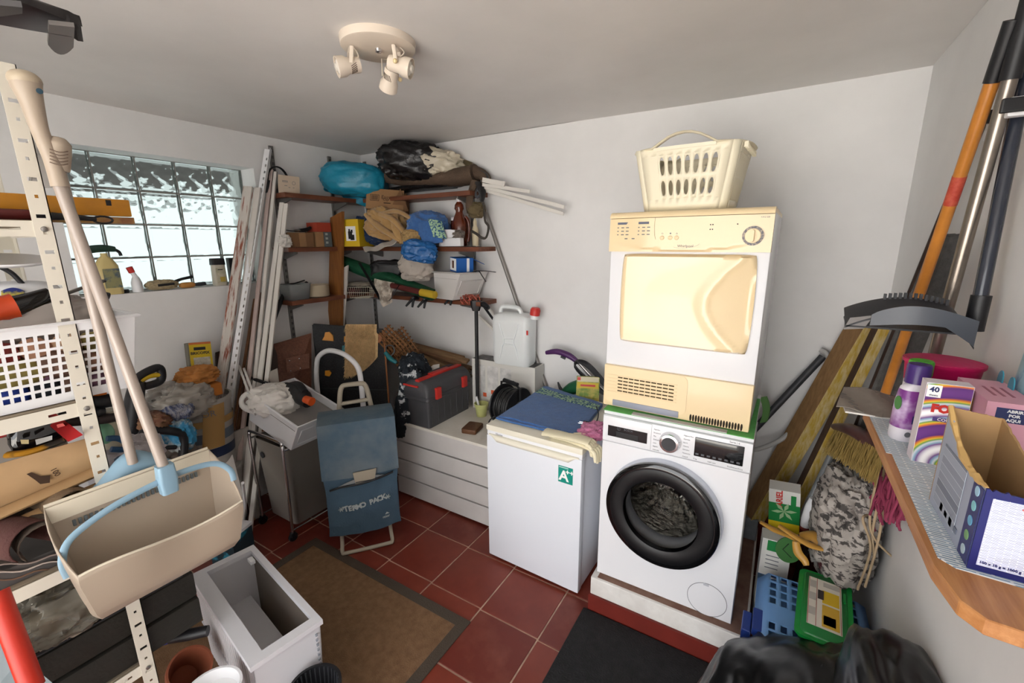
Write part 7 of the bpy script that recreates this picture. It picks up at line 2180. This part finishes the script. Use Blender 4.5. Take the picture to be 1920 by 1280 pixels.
def scraper(name, label, pts, r, br):
    t = thing(name, label, 'brush', pts[0], group='yellow washing-up brushes')
    obj('handle', tube(pts, r, 10, n=6, flat=(1, .45)), m_sky2, t, 60, world=True)
    if br:
        obj('brush_head', tube(br, [.022, .034, .03], 12, n=5, flat=(1, .4)), m_sky2, t, 60, world=True)
        b = B()
        q = smooth_path([V(p) for p in br], 6)
        for i, p in enumerate(q):
            for s in range(5):
                o_ = V(((s - 2) * .009, 0, 0))
                tube([p + o_, p + o_ + V((.004 * sin(i), -.006, -.032))], .0022, 4, b)
        obj('bristles', b, mat('grey_bristles', '4a4440', .8), t, kind='stuff', world=True)
scraper('scrub_brush', 'amber plastic scrub brush with grey bristles on the blue basket', [P(1425, 978, y=1.95), P(1450, 992, y=1.95), P(1480, 1005, y=1.95), P(1502, 1018, y=1.93)], [.010, .018, .014, .012], [P(1500, 1005, y=1.95), P(1525, 1005, y=1.95), P(1545, 1020, y=1.93)])
scraper('scrub_brush', 'amber plastic scraper crossing over the scrub brush', [P(1460, 985, y=1.92), P(1490, 1005, y=1.90), P(1520, 1022, y=1.88), P(1545, 1030, y=1.87)], [.012, .016, .018, .012], None)
scraper('scrub_brush', 'amber plastic handle dipping behind the green box', [P(1492, 1015, y=1.90), P(1496, 1035, y=1.89), P(1508, 1050, y=1.88), P(1512, 1060, y=1.87)], [.012, .016, .014, .01], None)
# drawstring bag
m_news = mat('newsprint_fabric', 'aaa39c', .9, c2='4a4644', vs=22, stretch=(1, .8, 2.4), th=(.52, .56), detail=5)
dbag = thing('drawstring_bag', 'grey newsprint patterned drawstring bag hanging against the right wall', 'bag', (.34, 1.98, .42))
obj('bag_body', blob((0, 0, 0), (.2, .4, .46), 2.5, .1, 2, 6, m=T(.325, 2.02, .66) @ RX(8), fold=.13), m_news, dbag, 60, world=True)
obj('gathered_neck', tube([P(1600, 1000, y=1.88), P(1615, 960, y=1.9), P(1640, 925, y=1.92), P(1665, 905, y=1.95)], [.05, .06, .05, .035], 14, n=5, flat=(1, .7)), mat('pale_newsprint', 'a8a098', .9, c2='6a6462', vs=30, th=(.45, .55)), dbag, 60, world=True)
obj('red_letters', blob((0, 0, 0), (.03, .16, .06), 2.4, .2, 3, 8, m=T(.27, 1.99, .52) @ RX(20), fold=.1), mat('maroon_print', '54262a', .9, c2='8c8480', vs=22, th=(.5, .6)), dbag, 60, world=True)
m_cord = mat('cream_cord', 'b09a7c', .85)
for k, (a, b_, c_, d_) in enumerate((((1652, 868), (1632, 960), (1640, 1010), (1690, 1058)), ((1660, 868), (1645, 950), (1636, 1000), (1640, 1045)), ((1664, 870), (1655, 960), (1645, 1020), (1622, 1100)), ((1626, 965), (1618, 975), (1632, 1030), (1608, 1105)))):
    obj('drawstring', tube([P(*a, y=1.84), P(*b_, y=1.80), P(*c_, y=1.80), P(*d_, y=1.82)], .0042, 6, n=7), m_cord, dbag, 60, world=True)
# pink mop
mo = thing('pink_mop', 'pink string mop head hanging behind the drawstring bag', 'mop', P(1660, 900, x=.41))
b = B()
rnd = random.Random(4)
for k in range(110):
    a = P(1622 + 80 * rnd.random(), 884 + 46 * rnd.random(), x=.385 + rnd.uniform(-.02, .02))
    q = [a]
    for s in range(4):
        q.append(q[-1] + V((rnd.uniform(-.01, .01), rnd.uniform(-.03, .008), -.022)))
    tube(q, .004, 5, b, n=2)
obj('strands', b, mat('rose_strands', '8c3450', .9), mo, 60, world=True, kind='stuff')
obj('collar', tube([P(1640, 880, x=.41), P(1690, 895, x=.41)], .018, 10), mat('rose_strands', '8c3450', .9), mo, 50, world=True)
# big black bin bag in the foreground
m_bin2 = mat('black_bin_liner_near', '0b0b0c', .28, bump=.3, bs=7)
bbg = thing('bin_bag', 'large glossy black bin bag in the lower right foreground', 'bag', (.15, 1.0, 0))
bm_ = (blob((0, 0, 0), (.6, 1.15, .46), 3.4, .06, 1.5, 14, 120, 80, T(.225, .985, .325) @ RY(-27), fold=.045, flat=False))
for v_ in bm_.verts:      # pressed against wall and floor
    v_.co.x = min(v_.co.x, XR - .004)
    v_.co.z = max(v_.co.z, .003)
obj('stuffed_bag', bm_, m_bin2, bbg, 70, world=True)
bm_ = blob((0, 0, 0), (.22, .9, .42), 3.2, .05, 1.3, 23, 90, 60, T(.355, 1.0, .56), fold=.03, flat=False)
for v_ in bm_.verts:
    v_.co.x = min(v_.co.x, XR - .004)
obj('upper_bulge', bm_, m_bin2, bbg, 70, world=True)
def tip(u, v):
    p = P(1330 + 210 * u, 1262 - 22 * u - 8 * sin(u * 7) + 60 * v, z=.34 + .2 * u)
    return p + V((0, 0, .02 * sin(v * 7 + u * 5)))
obj('loose_edge', sheet(tip, 24, 10, th=(0, 0, .004)), m_bin2, bbg, 70, world=True)
# ================================================================ window sill
zs_ = WZ0 + .001
def sill(px_, py_=540, x=XL - .03):
    p = P(px_, py_, x=x)
    return V((x, p.y, zs_))
sb = thing('spray_bottle', 'tall cream car-care spray bottle with dark green trigger on the window sill', 'bottle', sill(208), 90)
m_crm = mat('cream_translucent', 'c9b67c', .4)
obj('bottle_body', tub([(.095, .06, 0, .02), (.1, .065, .01, .025), (.095, .06, .15, .025), (.06, .04, .185, .018), (.03, .03, .20, .014), (.03, .03, .215, .014)]), m_crm, sb, 50)
decal(.07, .1, FR((.006, -.0335, .085)), mat('car_label', '8d8a62', .5, c2='4a5a66', vs=24, th=(.45, .6)), sb, 'picture_label')
obj('trigger_head', tube([(.05, 0, .235), (.0, 0, .24), (-.06, 0, .232), (-.085, 0, .205)], [.014, .02, .02, .012], 10, n=5), mat('dark_green_trigger', '1f3a30', .4), sb, 60)
obj('trigger', tube([(.05, 0, .232), (.065, 0, .22), (.07, 0, .2)], .008, 8, n=3), m_black, sb, 60)
sm_ = thing('glue_bottle', 'small white bottle with slanting neck and red cap on the window sill', 'bottle', sill(258), 90)
obj('bottle_body', lathe([(.024, 0), (.025, .05), (.018, .075), (.011, .09)], 18), m_whitep, sm_, 60)
obj('neck', tube([(.0, 0, .08), (-.006, 0, .1), (-.012, 0, .112)], [.013, .011, .011], 12), m_whitep, sm_, 60)
obj('red_cap', tube([(-.011, 0, .108), (-.02, 0, .138)], [.015, .016], 12), m_redp, sm_, 50)
hb2 = thing('scrubbing_brush', 'cream bristled brush with black handle lying on the window sill', 'brush', sill(305), 90)
obj('bristle_pad', blob((0, 0, .03), (.15, .05, .055), 2.6, .12, 3, 2, fold=.12), mat('cream_bristle', 'a89878', .9, var=.2, vs=60, bump=.8, bs=150), hb2, 60)
obj('black_core', tube([(-.03, -.028, .03), (.05, -.028, .034)], .007, 8), m_black, hb2)
obj('handle', tube([(.06, 0, .04), (.1, 0, .055), (.16, 0, .065)], [.010, .008, .009], 10, n=4), m_black, hb2, 60)
wbr = thing('wooden_brush', 'small orange wooden hand brush lying on the window sill', 'brush', sill(352), 90)
obj('block', blob((0, 0, .018), (.085, .04, .034), 3, .04, 2, 3), mat('honey_wood', 'b07a3a', .5), wbr, 60)
obj('handle', tube([(.035, 0, .018), (.07, 0, .018), (.1, 0, .02)], [.010, .012, .010], 10, n=4), m_dkgrey, wbr, 60)
ob_ = thing('oil_bottle', 'pale bottle with wide black cap and printed label on the window sill', 'bottle', sill(413, 530), 90)
obj('bottle_body', tub([(.075, .05, 0, .016), (.08, .055, .008, .02), (.076, .05, .13, .02)]), mat('pale_bottle', 'b9b4a4', .4), ob_, 50)
obj('cap', tub([(.078, .054, .13, .012), (.074, .05, .165, .012), (.07, .046, .17, .012)]), m_black, ob_, 50)
decal(.055, .09, FR((0, -.0282, .065)), mat('oil_label', 'c9c2ae', .5, c2='8a8a70', vs=20), ob_, 'printed_label')
decal(.03, .03, FR((.006, -.029, .04)), mat('label_yellow', 'b8a24a', .5), ob_, 'label_picture')
decal(.03, .005, FR((-.002, -.029, .1)), m_inkk, ob_, 'label_print')
for k, (p_, s, lab) in enumerate(((232, (.03, .02, .02), 'small black cap lying on the window sill beside the spray bottle'), (440, (.05, .04, .17), 'dark box standing at the right end of the window sill'))):
    q = sill(p_, 530)
    one('bottle_top' if k == 0 else 'dark_box', box(B(), (q.x, q.y, zs_ + s[2] / 2), (s[1], s[0], s[2]), bev=.004), m_black, lab, 'cap' if k == 0 else 'box', smooth=40)
# ================================================================ heap below the window
def heap(name, x0, y0, x1, y1, xp, thick, mt, label, cat, seed=0, fold=.1, pw=2.6, amp=.12, group=None):
    a, b_ = P(x0, y1, x=xp), P(x1, y0, x=xp)
    c = (a + b_) / 2
    return one(name, blob((0, 0, 0), (thick, abs(b_.y - a.y), abs(b_.z - a.z)), pw, amp, 2, seed, 64, 40, T(*c), fold=fold), mt, label, cat, group, 60)
bk2 = thing('plaster_bucket', 'white plaster bucket with blue bands and tan tape below the window', 'bucket', (-2.84, 1.12, .45))
m_bk = mat('bucket_white', 'a8a49e', .5, var=.1, vs=8)
obj('bucket_wall', lathe([(.125, 0), (.15, .42), (.155, .425), (.155, .45), (.145, .45), (.12, .01), (.001, .01)], 40), m_bk, bk2, 50)
for z, c in ((.10, '1f2c4a'), (.2, '5a6470')):
    obj('printed_band', lathe([(.1262 + .06 * z, z), (.1262 + .06 * (z + .06), z + .06)], 40, cap=False), mat('band_' + c, c, .5), bk2, 60)
obj('tan_tape', sheet(lambda u, v: V((.152 * cos(-.35 + .75 * u - .25 * v), .152 * sin(-.35 + .75 * u - .25 * v), .43 - .26 * v)) * 1.0, 10, 8, th=(.002, 0, 0)), mat('tan_tape', 'a07c48', .6), bk2, 60)
obj('tan_tape', lathe([(.1475, .30), (.150, .34)], 40, cap=False), mat('tan_tape', 'a07c48', .6), bk2, 60)
text('STOR', .05, F((.146, -.06, .38), (.35, .94, 0), (.03, 0, 1)), m_ink, bk2)
lb2 = thing('lower_bucket', 'plain dirty white bucket under the plaster bucket', 'bucket', (-2.84, 1.12, 0))
obj('bucket_wall', lathe([(.125, 0), (.15, .42), (.155, .425), (.155, .446), (.001, .446)], 40), m_bk, lb2, 50)
zc = .905
ofx = one('orange_brick', bx((-2.90, 1.07, zc + .002), (-2.74, 1.2, zc + .075), bev=.006), mat('orange_foam', 'b8702c', .8, var=.1, vs=30), 'orange foam brick on top of the plaster bucket', 'brick')
one('orange_paper', blob((-2.83, 1.12, zc + .125), (.17, .2, .1), 2.4, .15, 2, 3, fold=.16), mat('orange_paper', 'b07438', .8, var=.08, vs=20), 'crumpled orange paper bag on the orange brick', 'paper', smooth=60)
yb2 = thing('plaster_packet', 'yellow carton with white text panel leaning on the window wall', 'box', rot=T(XL + .13, 1.165, zc + .09) @ RZ(84) @ RY(6) @ RX(-12))
obj('carton', bx((-.06, -.025, 0), (.06, .025, .21)), mat('grey_back', '6a675c', .6), yb2)
decal(.112, .205, FR((.004, -.0252, .104)), mat('bright_yellow_print', 'c8ac1c', .5), yb2, 'yellow_front')
decal(.085, .10, FR((.006, -.0262, .07)), mat('carton_text', 'cfcabc', .6, c2='9a958a', vs=40), yb2, 'text_panel')
text('BRICOFIX', .022, FR((.0, -.0262, .145)), m_inkk, yb2, bold=.0008)
decal(.06, .018, FR((.0, -.0262, .172)), m_inkk, yb2, 'black_mark')
decal(.11, .012, FR((.004, -.0262, .203)), mat('orange_strip', 'b8602c', .5), yb2, 'orange_strip')
m_sack = clear('grey_sack_film', '9a948c', .85, .3, .9, bump=.6, bs=20)
heap('grey_plastic_sack', 285, 706, 385, 800, -2.80, .3, m_sack, 'grey translucent sack of rubble below the yellow carton', 'sack', 5, .12)
heap('striped_bag', 300, 745, 352, 790, -2.72, .22, mat('striped_film', '8d8d94', .5, c2='4a5274', vs=22, stretch=(1, 6, 1.2), th=(.45, .55)), 'grey plastic bag with blue stripes below the window', 'bag', 8, .1)
heap('blue_print_bag', 308, 775, 352, 850, -2.68, .22, mat('cyan_print_film', '2f86b0', .4, c2='b9c4c4', vs=12, th=(.45, .55)), 'cyan and white printed bag under the striped bag', 'bag', 9, .1)
heap('brown_bag', 262, 768, 312, 815, -2.68, .2, mat('reddish_bag', '6a3c30', .5, c2='8a6a4a', vs=16), 'reddish brown crumpled packet beside the cyan bag', 'packet', 11, .14)
heap('lower_sack', 262, 800, 352, 905, -2.80, .3, mat('dirty_sack', '6a6058', .7, var=.2, vs=10), 'dirty sack at the bottom of the heap below the window', 'sack', 13, .1)
ht = thing('hedge_trimmer', 'black hedge trimmer handle with yellow grip standing below the window', 'trimmer', P(255, 790, x=-2.75))
xh = -2.74
obj('body', tube([P(232, 860, x=xh), P(246, 800, x=xh), P(252, 750, x=xh), P(258, 715, x=xh)], [.05, .055, .05, .04], 14, n=5, flat=(1, .8)), m_black, ht, 60, world=True)
obj('handle_loop', tube([P(254, 712, x=xh), P(275, 697, x=xh), P(297, 689, x=xh), P(303, 700, x=xh), P(300, 714, x=xh), P(280, 722, x=xh), P(258, 724, x=xh)], .020, 10, n=5, closed=True), m_black, ht, 60, world=True)
obj('yellow_grip', tube([P(264, 714, x=xh + .004), P(280, 705, x=xh + .004), P(300, 702, x=xh + .004)], .013, 8, n=4), mat('tool_yellow', 'c8a41c', .4), ht, 60, world=True)
fr_ = thing('tool_stand', 'black plastic tool frame standing in front of the heap below the window', 'frame', P(310, 890, x=-2.55))
xq = -2.58
obj('frame_loop', tube([P(262, 880, x=xq), P(264, 830, x=xq), P(275, 808, x=xq), P(320, 808, x=xq), P(342, 816, x=xq), P(344, 845, x=xq), P(338, 880, x=xq)], .026, 10, n=4, flat=(1, .8)), m_black, fr_, 60, world=True)
obj('cross_bar', tube([P(268, 842, x=xq), P(330, 838, x=xq)], .012, 8), m_black, fr_, 60, world=True)
# ================================================================ freezer drawer on the floor, pots
m_fz = mat('drawer_white_gloss', 'd9d9de', .3)
fzm = T(-1.666, .715, .006) @ RZ(-8.5)
fz = thing('freezer_drawer', 'white freezer drawer with clear front standing on the rug', 'drawer', rot=fzm)
L2, W2_, HZ = .327, .125, .395
# rim frame
def rim_frame(z, t):
    b = B()
    o_ = [V((-L2, -W2_, z)), V((L2, -W2_, z)), V((L2, W2_, z)), V((-L2, W2_, z))]
    i_ = [V((-L2 + .035, -W2_ + .052, z)), V((L2 - .04, -W2_ + .052, z)), V((L2 - .04, W2_ - .024, z)), V((-L2 + .035, W2_ - .024, z))]
    rings(b, [[p - V((0, 0, t)) for p in o_], o_, i_, [p - V((0, 0, t)) for p in i_]], loop=True)
    return b
obj('rim', rim_frame(HZ, .02), m_fz, fz)
def wallq(a, b_, z0_, z1_, k, n_):
    a, b_ = V(a), V(b_)
    kk = V((a.x * k, a.y * k, 0)), V((b_.x * k, b_.y * k, 0))
    q = [V((kk[0].x, kk[0].y, z0_)), V((kk[1].x, kk[1].y, z0_)), V((b_.x, b_.y, z1_)), V((a.x, a.y, z1_))]
    nn_ = V(n_) * .004
    return rings(B(), [q, [p + nn_ for p in q]])
e = .008
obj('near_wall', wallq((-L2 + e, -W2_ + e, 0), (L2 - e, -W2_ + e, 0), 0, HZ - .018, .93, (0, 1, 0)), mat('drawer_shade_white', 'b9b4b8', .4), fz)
obj('end_wall', wallq((L2 - e, -W2_ + e, 0), (L2 - e, W2_ - e, 0), 0, HZ - .018, .93, (-1, 0, 0)), m_fz, fz)
obj('end_wall', wallq((-L2 + e, -W2_ + e, 0), (-L2 + e, W2_ - e, 0), 0, HZ - .018, .93, (1, 0, 0)), m_fz, fz)
obj('clear_front', wallq((-L2 + e, W2_ - e, 0), (L2 - e, W2_ - e, 0), 0, HZ - .018, .93, (0, -1, 0)), clear('smoked_clear', 'c9bfb4', .12, .06, .85), fz)
obj('drawer_floor', bx((-L2 * .95, -W2_ * .95, .16), (L2 * .95, W2_ * .6, .165)), m_fz, fz)
b = B()
for k in range(22):
    x = -.29 + .0275 * k
    tube([(x * .94, -W2_ * .87, .01), (x, -W2_ + .006, HZ - .03)], .0035, 5, b)
obj('ribs', b, mat('rib_white2', 'c9c6c8', .4), fz, kind='stuff')
b = B()
for k in range(14):
    bx((L2 - .009 - .0013 * k * 0, W2_ - .03, .05 + .022 * k), (L2 - .004, W2_ - .022, .06 + .022 * k), bm=b)
obj('perforation', b, mat('perf_grey', '8f949c', .5), fz, kind='stuff')
obj('white_latch', bx((-L2 + .06, W2_ - .05, HZ - .03), (-L2 + .1, W2_ - .03, HZ - .012), bev=.003), m_whitep, fz)
tpot = thing('terracotta_pot', 'terracotta flower pot lying beside the freezer drawer', 'pot', P(365, 1255, z=.15))
obj('pot_wall', lathe([(.06, -.09), (.085, .06), (.095, .062), (.095, .1), (.086, .1), (.08, .06), (.055, -.08), (.001, -.085)], 32, T(*P(350, 1262, z=.2)) @ RY(40) @ RZ(20) @ Matrix.Scale(.75, 4)), mat('terracotta', '8a4a30', .8, var=.12, vs=14), tpot, 50, world=True)
wpt = thing('white_plant_pot', 'white plant pot rim at the lower picture edge', 'pot', P(400, 1300, z=.2))
obj('pot_wall', lathe([(.06, -.15), (.082, .0), (.086, .0), (.086, .014), (.078, .014), (.07, -.02), (.001, -.03)], 32, T(*P(398, 1300, z=.36))), m_whitep, wpt, 50, world=True)
bpt = thing('ribbed_black_pot', 'ribbed black plastic plant pot rim at the bottom of the picture', 'pot', P(588, 1300, z=.1))
bpm = T(*P(590, 1292, z=.24))
obj('pot_wall', lathe([(.062, -.22), (.085, .0), (.09, .0), (.09, .012), (.08, .012), (.06, -.2), (.001, -.2)], 40, bpm), m_black, bpt, 50, world=True)
b = B()
for k in range(30):
    a = 2 * pi * k / 30
    tube([bpm @ V((.078 * cos(a), .078 * sin(a), .008)), bpm @ V((.062 * cos(a), .062 * sin(a), -.17))], .003, 4, b)
obj('ribs', b, m_dkgrey, bpt, kind='stuff', world=True)
hk = thing('hacksaw', 'blue and black handled saw lying beside the steel shelving', 'saw', P(340, 1195, z=.42))
obj('black_handle', tube([P(318, 1196, z=.42), P(350, 1190, z=.42), P(390, 1182, z=.42)], [.018, .02, .018], 12, n=4), m_black, hk, 60, world=True)
obj('blue_collar', tube([P(302, 1200, z=.42), P(322, 1194, z=.42)], .019, 10), mat('violet_blue', '3a3f8a', .4), hk, 50, world=True)
tb2 = thing('teal_carton', 'teal and black printed carton beside the dustpan on the floor', 'box', P(440, 1045, z=.0), 20)
obj('carton', bx((-.08, -.07, 0), (.08, .07, .18)), mat('teal_print', '1f3038', .5, c2='2f7f96', vs=16, th=(.5, .6)), tb2)
obj('white_lid', bx((-.085, -.075, .181), (.085, .075, .20), bev=.003), m_whitep, tb2)
# steam mop, sprayer and seed packet behind the refrigerator
smp = thing('steam_mop', 'purple handled steam mop with wound black cord behind the refrigerator', 'steam mop', P(1110, 735, y=2.5))
m_purp = mat('purple_grip', '4a2458', .4)
ys = 2.5
obj('purple_handle', tube([P(1024, 661, y=ys), P(1045, 659, y=ys), P(1068, 667, y=ys), P(1085, 680, y=ys)], [.013, .02, .02, .014], 12, n=5), m_purp, smp, 60, world=True)
obj('trigger', tube([P(1052, 668, y=ys), P(1060, 672, y=ys)], .009, 8), m_dkgrey, smp, 60, world=True)
obj('shaft', tube([P(1082, 676, y=ys), P(1145, 745, y=ys)], .011, 10), m_steel, smp, 50, world=True)
for k in range(6):
    o_ = (k - 2.5) * .006
    obj('cord_loop', tube([P(1078, 684 + k, y=ys - .03 + o_), P(1085, 675 + k, y=ys - .03), P(1105, 682 + 2 * k, y=ys - .03 + o_), P(1132, 712 + 2 * k, y=ys - .03), P(1150, 742, y=ys - .03), P(1128, 732 + k, y=ys - .04), P(1098, 706 + k, y=ys - .04)], .0055, 8, n=6, closed=True), m_black, smp, 60, world=True)
spr = thing('green_sprayer', 'green garden sprayer nozzle behind the blue towel', 'sprayer', P(1075, 735, y=2.52))
yq = 2.5
obj('green_body', tube([P(1055, 737, y=yq), P(1072, 728, y=yq), P(1092, 722, y=yq)], [.02, .04, .045], 14, n=4), mat('garden_green', '1c5a38', .4), spr, 60, world=True)
obj('nozzle', tube([P(1060, 736, y=yq), P(1052, 730, y=yq), P(1046, 716, y=yq)], [.016, .012, .005], 10, n=3), m_black, spr, 60, world=True)
sd = thing('seed_packet', 'yellow and green printed seed packet standing behind the blue towel', 'packet', P(1102, 750, y=2.44))
sdm = T(*P(1102, 731, y=2.44)) @ RZ(20) @ RX(-10)
obj('packet', box(B(), (0, 0, 0), (.14, .025, .17), sdm), mat('packet_green', '6a8a34', .5, c2='c8b45a', vs=16, th=(.4, .6)), sd, world=True)
decal(.13, .035, sdm @ FR((0, -.013, .03)), mat('packet_yellow', 'd0b42c', .5), sd, 'yellow_band', world=True)
decal(.13, .03, sdm @ FR((0, -.013, .068)), mat('packet_cream', 'cfc6a8', .5), sd, 'cream_band', world=True)
decal(.02, .02, sdm @ FR((-.055, -.0138, .07)), m_redp, sd, 'red_corner', world=True)
decal(.09, .012, sdm @ FR((0, -.0142, .03)), m_redp, sd, 'red_lettering_band', world=True)
